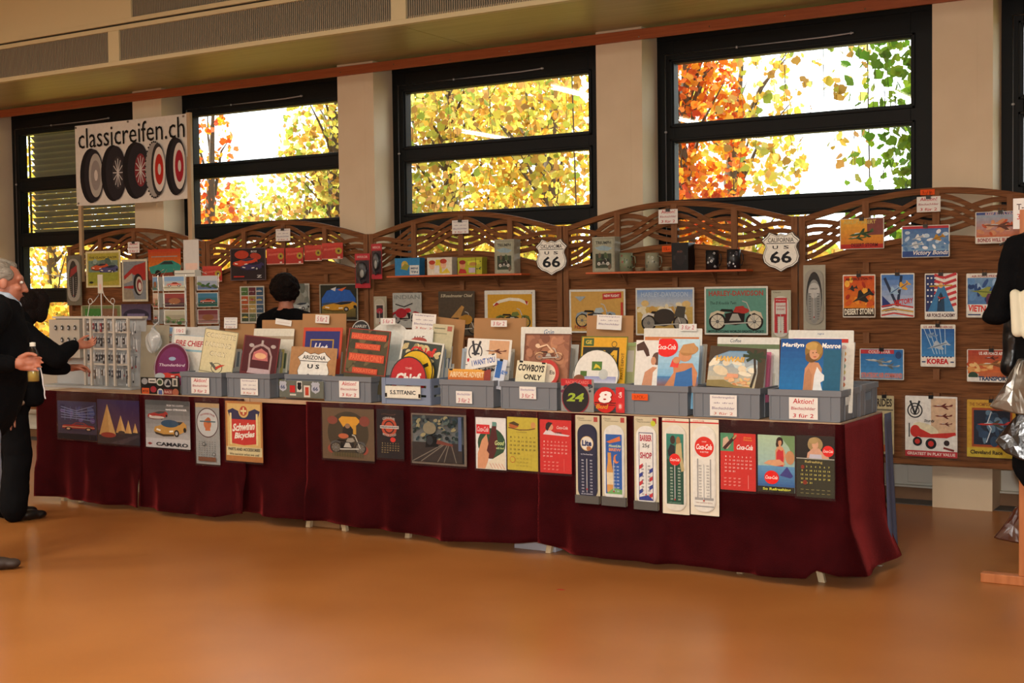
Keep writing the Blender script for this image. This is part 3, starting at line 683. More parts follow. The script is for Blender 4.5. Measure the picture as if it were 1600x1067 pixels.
fsign('poster', 'wide dusty red bomber poster at the upper right, partly behind the price card', (1524, 1604, 330, 380), 'cfc9bc', [g_(.02, .18, .98, .9, 'c0683a', '8fa0b0'), r_(.02, .9, .98, .98, '3c4a80'), t_('KEEP EM FLYING', .5, .93, .6, .08, 'd0b0a8', .02), blotch(.05, .3, .95, .7, ['b8502c', 'd0a080', '8a3a24', 'c88a60'], 26, .1, 6), plane(.5, .55, .7, .4, '7a4a34', '5a3020', -.15), r_(.02, .02, .98, .2, 'd8d0c4'), t_('BONDS WILL BUY BOMBS', .5, .11, .9, .12, '90242c', .03)], group=GA)
fsign('poster', 'upright poster of a dark stealth plane on orange sky, Desert Storm', (1317, 1368, 429, 496), 'dcd4c4', [g_(.03, .03, .97, .97, 'e08820', 'c8401c'), blotch(.05, .3, .95, .9, ['f0b040', 'd05a20', 'e89030', 'a83018'], 22, .13, 8), t_('AIR FORCE STEALTH', .5, .9, .8, .06, '241812', .02, 0, .04), jet(.6, .48, .75, .45, '23211f', '3c3a34', .6), jet(.3, .68, .34, .2, '2c2a28', '3c3a34', .3), r_(.03, .03, .97, .22, '3a2a1c'), t_('DESERT STORM', .5, .14, .88, .14, 'e8e0cc', .035, 0, .03)], group=GA)
fsign('poster', 'upright poster of a fighter with a V for victory over a striped flag', (1376, 1429, 427, 496), 'dcd8cc', [g_(.03, .03, .97, .97, 'c8cfd8', '2f6fb8'), p_([(.05, .5), (.5, .15), (.2, .1), (.05, .2)], '2a3a78'), l_([(.12, .9), (.5, .25), (.62, .95)], .08, '26324c'), jet(.66, .7, .5, .3, 'd8a030', '2a4a80', .7), jet(.4, .6, .5, .3, '9ab8d0', '2a4a80', .7), t_('VICTORY', .68, .36, .56, .12, 'c83028', .03, .1, .12), [l_([(.03, .05+i*.05), (.4, .1+i*.05), (.97, .03+i*.05)], .045, k) for i, k in enumerate(['c04038', 'e8dcc0', 'c89838', 'e8e4dc', 'c04038'])]], group=GA)
fsign('poster', 'upright poster with a striped flag behind a blue robed figure, Air Force Academy', (1445, 1496, 427, 499), 'dcd8cc', [r_(.03, .16, .97, .97, 'e4ddd4'), r_(.03, .16, .34, .97, '2b3563'), [l_([(.3, .97-i*.13), (.6, .9-i*.13), (.97, .99-i*.13)], .09, 'c03a40') for i in range(6)], [e_(.1+.11*(i % 3), .9-.13*(i//3), .028, .02, 'e8e8e8') for i in range(15)], p_([(.1, .17), (.3, .5), (.45, .76), (.58, .78), (.72, .5), (.92, .17)], '3c78a8'), p_([(.38, .17), (.42, .5), (.5, .6), (.6, .45), (.62, .17)], '22405c'), e_(.5, .74, .07, .06, 'd8a880'), l_([(.15, .72), (.85, .74)], .04, 'b89020'), plane(.5, .45, .4, .2, '28303c', 'a83028', 1.3), r_(.03, .03, .97, .17, 'e4e0d8'), t_('AIR FORCE ACADEMY', .5, .09, .88, .08, '4a1c20', .035)], group=GA)
fsign('poster', 'upright poster of a green jet on stormy blue, reading Vietnam', (1510, 1567.5, 427, 496), 'dcd8cc', [g_(.03, .03, .97, .97, '35639c', '6f94b8'), blotch(.1, .4, .9, .9, ['2a4a80', '8fb0d0', '1f3a6c', '5c88b8'], 22, .16, 3), r_(.55, .25, .97, .55, '5a2a48'), r_(.03, .9, .97, .97, 'd8d0c8'), t_('AIR FORCE PRIDE', .5, .935, .7, .05, '8a2028', .02), jet(.5, .58, .85, .35, '8c9440', '4a5c28', -.15), r_(.03, .03, .97, .3, 'dcd8d0'), t_('VIETNAM', .42, .2, .74, .15, 'd03028', .04, 0, -.06), r_(.05, .05, .4, .08, '2a3a68'), r_(.6, .05, .9, .08, '2a3a68')], group=GA)
fsign('poster', 'upright blue poster of a silver jet reading Korea, hung below the flag poster', (1438.5, 1493, 507, 573), 'dcd8cc', [g_(.03, .2, .97, .9, '3f86c0', '2a5a9c'), [l_([(.1+.15*i, .9), (.4+.08*i, .3)], .02, 'a8c8dc') for i in range(5)], t_('U.S. AIR FORCE HEROES', .5, .94, .84, .05, '9a2830', .02), jet(.5, .5, .72, .32, 'a8b8c4', '5a6a7c', .5), jet(.3, .75, .4, .2, '7c98b8', '3a5a88', -.3), r_(.03, .03, .97, .24, 'e4dcd0'), [r_(.05+.1*i, .22, .1+.1*i, .25, '26406c') for i in range(9)], t_('KOREA', .5, .13, .62, .13, 'c8282c', .05), r_(.04, .1, .15, .13, '2c4470'), r_(.86, .1, .96, .13, '2c4470')], group=GA)
fsign('poster', 'landscape poster of grey bombers on blue reading Cold War, lower left of the aircraft posters', (1343.5, 1412.5, 545, 593), 'dcd8cc', [g_(.02, .02, .98, .98, '4a90c8', '2c68a8'), r_(.02, .84, .78, .97, 'b83840'), t_('COLD WAR', .45, .9, .5, .1, 'e4c8c0', .03), e_(.88, .8, .07, .12, '2c4878'), plane(.42, .6, .6, .4, 'b4b8b4', '6a7478', -.25), plane(.66, .45, .5, .3, 'a8acac', '5a6468', -.2), r_(.02, .02, .98, .22, '7890a8'), t_('STRATEGIC AIR COMMAND', .5, .14, .92, .17, 'd87868', .03)], group=GA)
fsign('poster', 'landscape red and sand transport plane poster at the lower right of the aircraft posters', (1511, 1588, 546, 597), 'dcd8cc', [g_(.02, .25, .98, .98, 'c86838', 'a03a28'), blotch(.05, .35, .95, .6, ['d89858', 'b84c28', 'e0b878'], 22, .12, 9), t_('US AIR FORCE AIRLIFT', .55, .88, .6, .1, 'e8e0d8', .03), plane(.55, .55, .7, .4, 'b08048', '7a4a28', .12), plane(.5, .74, .3, .2, '6a3428', '4a2018'), e_(.13, .18, .1, .13, '2f4838'), r_(.24, .14, .96, .3, 'b8643c'), r_(.02, .02, .98, .14, 'e0dcd4'), t_('TRANSPORT', .55, .11, .62, .14, '2a4468', .05)], group=GA)
# lower row in clear sleeves
o, w, h = fsign('poster', 'cream poster strip reading Rides, half hidden behind the end of the table', (1367, 1397, 618, 709), 'b8ab84', [t_('RIDES', .5, .88, .8, .14, '3a3428', .04), r_(.05, .74, .95, .77, '6a6450'), blotch(.1, .1, .9, .65, ['98906c', 'c8bc94', '8a8a6a', 'a8a078'], 16, .2, 5), e_(.5, .1, .2, .06, 'b85a28')]); sleeve_part(o, w, h, .01, .01)
o, w, h = fsign('poster', 'white poster of a red toy aeroplane reading Greatest in Play Value', (1414.5, 1496, 619, 714), 'e4e2dc', [r_(.5, .36, .97, .97, 'd4b494'), r_(0, 0, 1, .10, 'b8323a'), t_('GREATEST IN PLAY VALUE', .5, .05, .92, .05, 'e8d8d0', .03), c_(.19, .76, .15, '2c2c30'), c_(.19, .76, .125, 'e4e2dc'), c_(.19, .76, .09, '2c2c30'), c_(.19, .76, .07, 'e4e2dc'), l_([(.1, .92), (.19, .7), (.28, .92)], .04, '2c2c30'), plane(.72, .84, .4, .16, '7a3028', '602018'), plane(.74, .68, .34, .14, '7a3028', '602018'), plane(.78, .55, .26, .1, '7a3028', '602018'), e_(.4, .46, .25, .09, 'e0d8b8', -.25), e_(.2, .42, .1, .1, 'c83028'), p_([(.18, .36), (.3, .32), (.8, .32), (.98, .38), (.96, .42), (.5, .38), (.2, .5)], 'c43028'), c_(.5, .22, .105, '1a1a1c'), c_(.5, .22, .055, 'c43028'), c_(.24, .25, .09, '1a1a1c'), c_(.24, .25, .05, 'c43028'), c_(.8, .24, .055, '2a1a1c'), l_([(.08, .32), (.08, .55)], .02, '2c2c30'), t_('Sturdy', .47, .59, .2, .06, '2c2c30', .02, .3), l_([(.74, .16), (.94, .12)], .04, '7a3028')]); sleeve_part(o, w, h, .01, .01, side=.02)
o, w, h = fsign('poster', 'yellow bordered poster of a red racing plane in a storm, bottom right of the fence', (1511, 1588, 625, 715), 'c89c30', [r_(0, 0, 1, .16, 'c8b038'), t_('THE THOMPSON TROPHY RACES', .5, .92, .9, .06, '8a4a18', .02), r_(.1, .18, .92, .86, 'a04820'), r_(.14, .22, .88, .82, '182438'), blotch(.2, .25, .85, .78, ['24405c', '101828', '5a7890', '2c4868'], 16, .13, 7), l_([(.5, .8), (.42, .6), (.5, .5), (.4, .26)], .02, 'c8d4dc'), plane(.56, .58, .7, .24, 'b82c24', '3c3c34', .06), t_('Cleveland Race', .4, .09, .66, .07, '3a2c14', .03)]); sleeve_part(o, w, h, .01, .01, side=.02)
# highway shields over the fence joints
fsign('highway_sign', 'white California US 66 highway shield hung on a fence joint', (1190, 1251, 362, 425), 'e4e1d6', shield(.5, .5, 1, 1, top='CALIFORNIA'), shape='shield', Y=8.50, mt=M_PAINT, clip=False, thick=.003)
fsign('highway_sign', 'white Oklahoma US 66 highway shield hung on a fence joint', (837, 887, 373, 430.5), 'd9d6cb', shield(.5, .5, 1, 1, top='OKLAHOMA'), shape='shield', Y=8.50, mt=M_PAINT, clip=False, thick=.003)
# motorcycle signs
fsign('motorcycle_sign', 'white framed green tin sign with a red and cream motorcycle', (1101, 1200, 447.5, 523), 'd8d6cb', [r_(.025, .035, .975, .96, '5f9484'), t_('HARLEY-DAVIDSON', .5, .86, .86, .11, 'a84438', .03), t_('The El Knuckle Twin', .3, .66, .42, .06, '2c3c38', .01, .25), bike(.5, .42, .86, .82, 'cfc3a8', '241a18', 'd0c8b4', 'b0342c'), e_(.62, .5, .09, .06, 'b0342c'), t_('MOTORCYCLING WORLDS GREATEST SPORT!', .5, .07, .88, .05, '1c2c2c', .03)], clip=False, mt=M_PAINT)
fsign('motorcycle_sign', 'white framed tin sign of a white touring motorcycle under blue sky', (993.5, 1085, 449.5, 524), 'd0cec4', [g_(.025, .55, .975, .96, 'c8c8c0', '6f93c4'), g_(.025, .035, .975, .6, 'b09048', 'c8aa60'), blotch(.1, .5, .9, .68, ['c49a50', 'd8b878', 'e0d4b0'], 14, .12, 4), t_('HARLEY-DAVIDSON', .5, .86, .8, .1, 'b4c4d4', .02), bike(.5, .4, .8, .78, 'd8d4cc', '241f1c', '8a857a', 'd8d4cc'), e_(.5, .4, .18, .16, '3a322c'), p_([(.66, .4), (.72, .62), (.86, .6), (.84, .36)], '4a463e')], clip=False, mt=M_PAINT)
fsign('motorcycle_sign', 'tan tin sign of a grey motorcycle with a red flash in its corner', (890, 977.5, 452, 520), 'd2d0c6', [r_(.03, .04, .97, .95, 'c49a50'), p_([(.6, .76), (.6, .9), (.93, .93), (.93, .8)], 'b8302c'), t_('NEW FLIGHT', .76, .85, .27, .06, 'e8dcd0', .03), bike(.48, .42, .74, .74, '8a98a0', '2a2c30', 'c4a868', 'a8b4b8'), t_('Harley', .22, .12, .25, .12, 'a84830', .01, .2), p_([(.1, .84), (.3, .84), (.2, .72)], '98a4a8'), r_(.92, .4, .96, .7, 'b83c30')], clip=False, mt=M_PAINT)
fsign('motorcycle_sign', 'yellow tin sign of a green motorcycle under a white ribbon', (757.5, 836.5, 453.5, 516), 'd2cfc4', [r_(.06, .03, .94, .9, 'c8962c'), l_([(.18, .62), (.3, .72), (.5, .78), (.7, .76), (.86, .66)], .05, 'e0d8c4'), p_([(.16, .58), (.24, .7), (.3, .66)], 'a82c24'), p_([(.84, .62), (.86, .72), (.8, .74)], 'a82c24'), bike(.56, .32, .7, .66, '5f6a34', '2c3020', 'b08a38', '6a7438'), c_(.94, .93, .012, '888')], clip=False, mt=M_PAINT)
fsign('motorcycle_sign', 'dark olive poster lettered Roadmaster Chief behind the crates', (685.5, 742, 455, 524), '4c4134', [t_('Roadmaster Chief', .55, .9, .78, .07, 'b4a88c', .02, .2), t_('53', .12, .9, .1, .07, 'b4a88c', .02, .2), bike(.6, .3, 1.1, .7, '2e3028', '1c1a16', '5c4c34', 'a87838'), p_([(.35, .4), (.65, .68), (.72, .64), (.6, .4)], 'b08448'), e_(.78, .36, .16, .11, 'a87828')], clip=False)
fsign('motorcycle_sign', 'grey poster lettered Indian with a dark red motorcycle', (614, 659, 457.5, 512), 'a8aaa4', [t_('INDIAN', .5, .88, .88, .12, '7f837e', .02), bike(.45, .4, 1.0, .75, 'a0202c', '1f1a1c', '96908c', 'b82430'), e_(.3, .42, .2, .14, 'a0202c'), l_([(.1, .68), (.4, .6), (.7, .7)], .03, '2a2628')], clip=False)
# left panels
CP = 'car sign'
fsign('car_sign', 'square black tin sign of an orange sports car hung on the second fence panel', (360, 415.5, 387.5, 438), '241c22', [fr('5a4c50', .025), e_(.33, .8, .2, .13, 'b03a24'), e_(.72, .74, .16, .1, 'a83a28', -.3), car34(.42, .54, .7, .42, 'c03e26', '5a1c18', '3a3448'), car34(.62, .42, .66, .4, '342e58', '1c1a34', '201c30'), t_('BOSS', .68, .89, .16, .06, 'c8c8c8', .02, .2), r_(.1, .1, .4, .14, 'a82c24'), t_('Z', .82, .12, .14, .08, 'c8c8c8', .03)], clip=False, rad=.02)
fsign('car_sign', 'upright sign with a grid of small classic car pictures', (375.5, 413.5, 447, 505), 'b8b6aa', [r_(.06+.31*(i % 3), .05+.235*(i//3), .34+.31*(i % 3), .26+.235*(i//3), k) for i, k in enumerate(['3a4a38', '5a6650', '2c3a44', '8a5a30', 'a08a50', '3c5468', 'a8502c', '8a7a40', '486080', '4a6a3a', '5c2c34', '30506c'])]+[car(.2+.31*(i % 3), .155+.235*(i//3), .24, .12, k) for i, k in enumerate(['c8b848', '6a7a40', 'a8a8a0', 'c85a3c', 'd8c890', '7a90a8', 'c8c0a8', 'a83c30', 'c0b060', '5a8a4a', '8a3c44', 'b8b8b8'])], clip=False)
fsign('car_sign', 'grey car picture half hidden behind the curly haired person', (452, 484, 443, 505), '8b8b82', [fr('b0aea4', .04), r_(.06, .05, .94, .96, '7a7c74'), blotch(.1, .5, .9, .95, ['8a9088', '6a6e66', '5c625a'], 10, .2, 3), car34(.5, .42, 1.0, .3, '9aa4a4', '4a4e4c'), car34(.5, .2, .9, .24, '7c8484', '3a3e3c')], clip=False)
fsign('car_sign', 'dark framed sign of a yellow sports car under a blue sky', (499.5, 559.5, 443.5, 501), '8f8d80', [r_(.03, .03, .97, .97, '22261e'), p_([(.06, .3), (.06, .6), (.2, .82), (.5, .88), (.8, .82), (.94, .6), (.94, .3)], '2458a8'), g_(.06, .03, .94, .4, '4a4428', '7c6c34'), e_(.3, .45, .24, .05, '3a4a5c'), car34(.52, .38, .9, .42, 'c08c28', '5a4418', '18202c'), p_([(.3, .86), (.45, .92), (.42, .8)], 'c8c8c8'), p_([(.48, .84), (.72, .92), (.6, .8)], 'c06038'), r_(.06, .03, .94, .1, '1c1e1a')], clip=False)
fsign('car_sign', 'yellow framed picture of two small racing cars at the far left of the fence', (134.5, 189, 392, 449), 'b8ab6c', [fr('d0caa0', .045), r_(.06, .06, .95, .93, 'a8a040'), t_('THE CLASSIC RACER', .5, .82, .8, .06, '4a4424', .03), r_(.08, .42, .92, .74, '6c8478'), blotch(.1, .5, .9, .72, ['5a7068', '8aa094', '4a6058'], 10, .12, 3), car34(.4, .55, .5, .3, 'b8502c', '5a2a1c'), car34(.66, .48, .54, .36, '4a4c78', '24263c'), e_(.66, .34, .08, .07, '222'), p_([(.08, .1), (.92, .2), (.92, .4), (.08, .42)], '909838'), e_(.16, .14, .06, .03, '222')], clip=False)
fsign('car_sign', 'tall picture of a red wing and white wall wheel on the leftmost panel', (191, 231, 405, 471), 'aca894', [fr('c2bea8', .05), r_(.07, .05, .93, .95, '7a8288'), p_([(.07, .6), (.5, .85), (.93, .93), (.93, .5), (.6, .5), (.55, .62), (.4, .65), (.1, .52)], '9c2c28'), p_([(.07, .5), (.4, .68), (.42, .5), (.07, .42)], 'a8a090'), p_([(.07, .36), (.45, .38), (.45, .3), (.07, .32)], '9c2c28'), e_(.64, .4, .19, .26, '1c1c1e', .12), e_(.68, .38, .14, .21, 'b0aca0', .12), e_(.68, .38, .1, .15, '7c2c2c', .12), e_(.7, .36, .06, .09, 'c8c4b8', .12), e_(.2, .12, .09, .05, 'b0a484'), p_([(.07, .05), (.5, .05), (.4, .28), (.07, .3)], '8c8474')], clip=False)
fsign('car_sign', 'orange red poster of a turquoise finned car behind the postcard rack', (232, 283, 389, 437), '96301c', [g_(0, .3, 1, 1, 'c87828', 'a83420'), r_(.0, .0, 1, .3, '7a3c2c'), r_(.1, .74, .9, .77, '8a8a88'), p_([(.05, .3), (.02, .42), (.3, .5), (.5, .62), (.75, .62), (.95, .5), (1, .44), (.98, .26), (.1, .2)], '2f8a7c'), p_([(.35, .5), (.5, .6), (.72, .6), (.78, .5)], '243838'), e_(.3, .22, .09, .1, '1a1a1a'), e_(.82, .22, .07, .08, '1a1a1a')], clip=False)
fsign('car_sign', 'dusky purple landscape picture low on the leftmost panel', (190, 236, 475, 500), '4a4460', [g_(0, 0, 1, 1, '5c5878', '4a3c50'), e_(.5, .3, .44, .4, '2c2a40'), r_(.2, .2, .8, .4, '6a6488')], clip=False)
fsign('car_sign', 'small green framed picture low behind the scroll wire rack', (127, 190, 477, 503), '6c7a50', [fr('b0b090', .03), r_(.1, .2, .5, .8, '3f7a38'), r_(.5, .2, .9, .8, '7c5c48')], clip=False)
# price cards clipped along the fence tops
def pcard(label, px, ops, Y=8.50, base='dcd8d2', group=None, clip=True):
    return sign('price_card', label, 'price card', px, Y, base, ops, mt=M_PAPER, rad=.001, thick=.001, group=group, clip=clip)
pcard('white and red offer card at the top of the right fence panel', (1432.5, 1469.5, 307, 331), AK)
pcard('white and red offer card at the top of the panel with the mugs', (1029, 1059, 327, 349.5), AK)
pcard('faded white offer card on top of the middle fence panel with toy tins', (706.5, 732, 344, 365), SO)
pcard('faded white offer card on top of the second fence panel, above the red packets', (431, 453.5, 357.5, 376.5), SO)
pcard('pinkish white offer card on the leftmost fence panel', (200, 218, 378, 395), AK)
sign('price_sticker', 'small orange price sticker on top of the right fence panel', 'sticker', (1438, 1460.5, 296, 304.5), 8.525, 'd8521e', [t_('5.- / St.', .5, .5, .7, .5, '7a2810', .02)], mt=M_PAPER, rad=.001, thick=.001)
sign('price_sticker', 'small orange price sticker left of the black tin on the right shelf', 'sticker', (1034.5, 1049, 384, 393.5), 8.50, 'd8521e', [t_('15.-', .5, .5, .6, .5, '7a2810', .02)], mt=M_PAPER, rad=.001, thick=.001)
# red packets hung below the arch
RP = [g_(0, 0, 1, 1, 'a8241c', 'b83024'), r_(0, .8, 1, 1, 'c0382c'), t_('Mooneyes', .4, .62, .6, .2, 'd8705c', .02, .3, .1), e_(.8, .5, .16, .2, 'a89428'), e_(.8, .5, .06, .08, '3c2018'), r_(.75, .06, .87, .16, 'd8c8c0'), r_(.0, 0, 1, .05, 'd0a090')]
for i, (a, b, c, d) in enumerate(((417, 444.5, 388, 413), (446.5, 474, 387, 412.5), (476, 503, 383, 407.5), (503.5, 536, 379.5, 405))):
    o, w, h = sign('red_packet', 'red packet with a yellow eye, %s under the second arch' % ['leftmost of the row', 'second from left of the row', 'third from left of the row', 'rightmost of the row'][i], 'packet', (a, b, c, d), 8.50-.004*i, 'a8241c', RP, group='red packets hung under the second fence arch', sleeve=.0, mt=M_PRINT)
    MB().tube([(0, .02, h-.01), (0, -.01, h-.008), (0, -.012, h+.01)], .002, 5).build('hook', M_WIRE, o)
o, w, h = sign('red_packet', 'single red hanging packet right of the postcard rack', 'packet', (317, 347, 415.5, 440), 8.50, 'a8241c', RP, sleeve=.0, mt=M_PRINT)
def blister(label, px, Y):
    x0, x1, yt, yb = px; o, w, h = sign('blister_pack', label, 'packet', px, Y, '96282a', [r_(0, .0, 1, .12, 'b02c38'), r_(0, .82, 1, 1, 'b03038'), t_('MIRROR', .5, .9, .7, .07, 'd8a8a0', .02), r_(.05, .14, .95, .8, '3a2c30')], mt=M_PRINT)
    q = MB(); q.ell(0, -.014, h*.5, w*.34, .02, h*.26, '18181c'); q.ell(w*.1, -.03, h*.42, w*.14, .008, h*.12, '9a9a94'); q.tube([(-w*.2, -.014, h*.3), (0, -.02, h*.12), (w*.2, -.014, h*.2)], .006, 8, '2a2a2e'); q.build('mirror', M_VC, o)
    q = MB(); q.ell(0, -.012, h*.48, w*.44, .03, h*.36); q.build('clear_bubble', M_SLEEVE, o)
blister('red and black blister pack hung left of the fence joint above the shelf', (555, 578.5, 396, 450), 8.49)
blister('red and black blister pack hung right of the fence joint, higher one', (580.5, 597, 381, 436), 8.49)

# thermometers
def thermometer(name, label, px, Y, card, plate, ops, tubek='c8c8c8', cardops=(), group=None, inset=(.08, .08, .93, .93), foot=None, sleeve=True, hang=True):
    x0, x1, yt, yb = px; cy = (yt+yb)/2
    A = at(x0, cy, y=Y); B = at(x1, cy, y=Y); T = at((x0+x1)/2, yt, y=Y); D = at((x0+x1)/2, yb, y=Y); w, h = B.x-A.x, T.z-D.z
    t = empty(name, ((A.x+B.x)/2, Y, D.z), 0, label=label, cat='thermometer', group=group)
    mb = MB().prism(rrect(w, h, .003), -.002, 0, card); paint(mb, w, h, -.002, list(cardops)); mb.build('backing_card', M_PAPER, t)
    pw, ph = w*(inset[2]-inset[0]), h*(inset[3]-inset[1]); pz = h*inset[1]; pxo = w*((inset[0]+inset[2])/2-.5)
    mb = MB(); ol = rrect(pw, ph, pw*.44, None, 0, 8); mb.prism([(x, z) for x, z in ol], -.006, 0, plate); mb.prism([(x*.93, ph/2+(z-ph/2)*.985) for x, z in ol], -.0085, -.006, plate)
    paint(mb, pw, ph, -.0085, ops); mb.build('plate', M_PAINT, t, (pxo, -.002, pz))
    g = MB(); g.tube([(0, 0, 0), (0, 0, ph*.40)], .0022, 6, tubek); g.ell(0, 0, -.002, .004, .004, .005, 'c02020'); g.build('glass_tube', M_VC, t, (pxo, -.0135, pz+ph*.14))
    if sleeve: sleeve_part(t, w, h, .0, .0, y=-.02) if False else MB().grid(lambda a, b: (-w/2+w*a, -.016-.003*math.sin(a*PI), h*b), 4, 4).build('plastic_sleeve', M_SLEEVE, t)
    if foot: MB().box(-w/2+.001, w/2-.001, -.0155, -.001, 0, h*foot).build('card_foot', mat('dark_card', '4b4a46', .6), t)
    return t
def scale(k, u0=.36, u1=.64, v0=.1, v1=.56, n=11): return [t_(str(abs(-20+10*i)), u, v0+(v1-v0)*i/(n-1), .12, .02, k, .02) for i in range(n) for u in (u0-.08, u1+.08)]+[r_(.485, v0-.01, .515, v1+.02, 'b8b8b8')]
Z = thermometer
thermometer('thermometer', 'tall clear packed thermometer with a black plate right of the California shield', (1255.5, 1290, 414, 515), 8.49, 'aaa594', '9a968a', [e_(.5, .5, .42, .46, '1c1d20'), e_(.5, .42, .38, .4, '8f8e88'), e_(.5, .62, .3, .14, 'c0beb8'), t_('HARLEY', .5, .65, .4, .03, '3a3a3c', .02), scale('3a3a3c')])
thermometer('thermometer', 'small red and white thermometer left of the right fence joint', (1205.5, 1236, 453.5, 531), 8.49, 'b3b09a', 'd8d4c8', [r_(.1, .5, .9, .96, 'c02c34'), t_('Pepsin', .5, .9, .6, .03, 'e8dcd8', .02), r_(.18, .56, .82, .84, 'd8d0c8'), t_('Campbell', .5, .76, .6, .05, 'a8303a', .02), t_('SODAS', .5, .68, .5, .04, 'a8303a', .02), r_(.1, .1, .3, .5, 'c02c34'), r_(.7, .1, .9, .5, 'c02c34'), scale('5a4444')], cardops=[t_('Classic', .3, .96, .4, .025, '6a6450', .02)], inset=(.1, .06, .9, .88))
thermometer('thermometer', 'tall thermometer with a black and red plate at the far left end of the fence', (104.5, 127.5, 399, 477), 8.49, '6a6656', '98968c', [e_(.5, .52, .36, .44, '17181a'), p_([(.2, .55), (.8, .7), (.8, .85), (.3, .75)], '8a1c20'), scale('8a8a84')])
thermometer('thermometer', 'small pale packed thermometer behind the crates below the blister packs', (584.5, 604.5, 463, 514), 8.49, 'a8a28c', 'b4ac98', [r_(.12, .1, .88, .8, 'c8c0b0'), r_(.2, .3, .8, .76, '2c2426'), e_(.5, .56, .3, .1, 'a8283a')])
# shelves with tins and mugs
def shelf(px0, px1, y0, y1, label):
    A = at(px0, y0, y=SY-.05); B = at(px1, y1, y=SY-.05); z = (A.z+B.z)/2; t = empty('wall_shelf', ((A.x+B.x)/2, FY-.03, z), 0, label=label, cat='shelf'); L = B.x-A.x
    MB().box(-L/2, L/2, -.13, 0, -.014, 0).build('shelf_board', M_SHELF, t, bevel=.002)
    for s in (-1, 1): MB().add([(s*L*.28-.004, 0, -.014), (s*L*.28-.004, -.09, -.014), (s*L*.28-.004, 0, -.1), (s*L*.28+.004, 0, -.014), (s*L*.28+.004, -.09, -.014), (s*L*.28+.004, 0, -.1)], [(0, 1, 2), (5, 4, 3), (0, 3, 4, 1), (1, 4, 5, 2), (2, 5, 3, 0)]).build('bracket', M_FENCEP, t)
    return z
z1 = shelf(612, 822, 432, 426, 'narrow orange shelf on the middle fence panel holding toy tins')
z2 = shelf(922, 1172, 427.5, 418.5, 'narrow orange shelf on the fence panel holding mugs and a black tin')
YS = FY-.125
def tinbox(name, label, px, z, base, ops, dep=.07, side=None, handle=False, rz=0):
    x0, x1, yt = px; A = at(x0, yt+10, y=YS); B = at(x1, yt+10, y=YS); T = at((x0+x1)/2, yt, y=YS); w, h = B.x-A.x, T.z-z
    t = empty(name, ((A.x+B.x)/2, YS, z), rz, label=label, cat='tin box')
    mb = MB().prism(rrect(w, h*.97, .006), 0, dep, base, side or base); paint(mb, w, h*.97, 0, ops); mb.build('body', M_PRINT, t)
    MB().prism([(-w/2-.002, h*.8), (-w/2-.002, h), (w/2+.002, h), (w/2+.002, h*.8)][::-1], .001, dep+.002, lin(side or base)).build('lid', M_PRINT, t)
    if handle: MB().tube([(-.03, dep/2, h), (-.03, dep/2, h+.015), (.03, dep/2, h+.015), (.03, dep/2, h)], .003, 6).build('handle', M_STEEL, t)
    return t
tinbox('lunch_tin', 'blue lunch tin with a yellow figure, left on the left shelf', (617, 655.5, 403), z1, '2a78ac', [e_(.4, .6, .14, .26, 'b8a040'), e_(.35, .6, .07, .1, 'c89868'), p_([(.22, .4), (.5, .3), (.6, .6), (.4, .7)], '8a8a34'), r_(.6, .05, .98, .6, 'c8ccc8'), t_('SNOOPY' if 0 else 'MINI', .79, .42, .28, .12, '3a4a6a', .03), t_('TIN', .79, .2, .28, .12, '3a4a6a', .03)], side='2f6f98')
tinbox('lunch_tin', 'white and yellow tin with two red haired faces on the left shelf', (667.5, 706, 402), z1, 'cfc8b4', [r_(.04, .05, .96, .95, 'd4ccb8'), p_([(.3, .1), (.35, .9), (.6, .9), (.6, .1)], 'd0b838'), e_(.2, .55, .12, .22, 'd8a888'), e_(.2, .74, .13, .13, 'b03c28'), e_(.66, .6, .12, .24, 'd8a888'), e_(.66, .8, .14, .14, 'b03c28'), r_(.3, .1, .5, .56, 'd4d0cc'), p_([(.55, .08), (.8, .4), (.94, .1)], 'd4bc40')], side='b8b0a4')
tinbox('lunch_tin', 'yellow tin with a red haired face, right of the two faced tin', (715, 753, 402), z1, 'a8a82c', [e_(.2, .55, .12, .22, 'c88c60'), e_(.2, .74, .14, .13, '8a2820'), p_([(.02, .05), (.1, .36), (.32, .3), (.38, .05)], 'a8302c'), p_([(.4, .8), (.9, .86), (.86, .6), (.44, .56)], 'c8c838'), e_(.64, .62, .16, .12, 'b08040'), r_(.46, .1, .72, .4, 'b8a8b8'), r_(.74, 0, .76, 1, '3a3a20'), blotch(.8, .1, .95, .8, ['3a4a30', 'c8b838'], 6, .07, 2)], side='9a9a34')
tb = [r_(.08, .04, .92, .96, '9a9a84'), t_('TRIUMPH', .5, .86, .7, .09, '3c3c34', .03), p_([(.1, .72), (.5, .78), (.9, .7), (.7, .62), (.3, .64)], '8aa0a8'), r_(.14, .12, .86, .54, '3c4434'), blotch(.2, .15, .8, .5, ['2a3024', '6a5a48', '4a5a3c'], 10, .12, 3), bike(.5, .3, .6, .3, '3a2c28', '1c1a18')]
for lab, px, z in (('tall grey tin with a motorcycle picture at the right of the left shelf', (772.5, 803, 374), z1), ('tall grey tin with a motorcycle picture at the left of the right shelf', (925.5, 960, 370), z2)):
    t = tinbox('tall_tin', lab, px, z, '8f8c78', tb, dep=.09, side='a09c88')
tinbox('black_tin', 'black tin box with a dark shield badge on the right shelf', (1049.5, 1075, 379), z2, '17171a', [r_(.1, .4, .9, .56, '2c2a2c'), t_('HARLEY', .5, .48, .6, .07, '8a6a5a', .02), e_(.5, .48, .3, .3, '221e20'), t_('H-D', .5, .7, .3, .07, '7a4a38', .02)], side='101013', dep=.12)
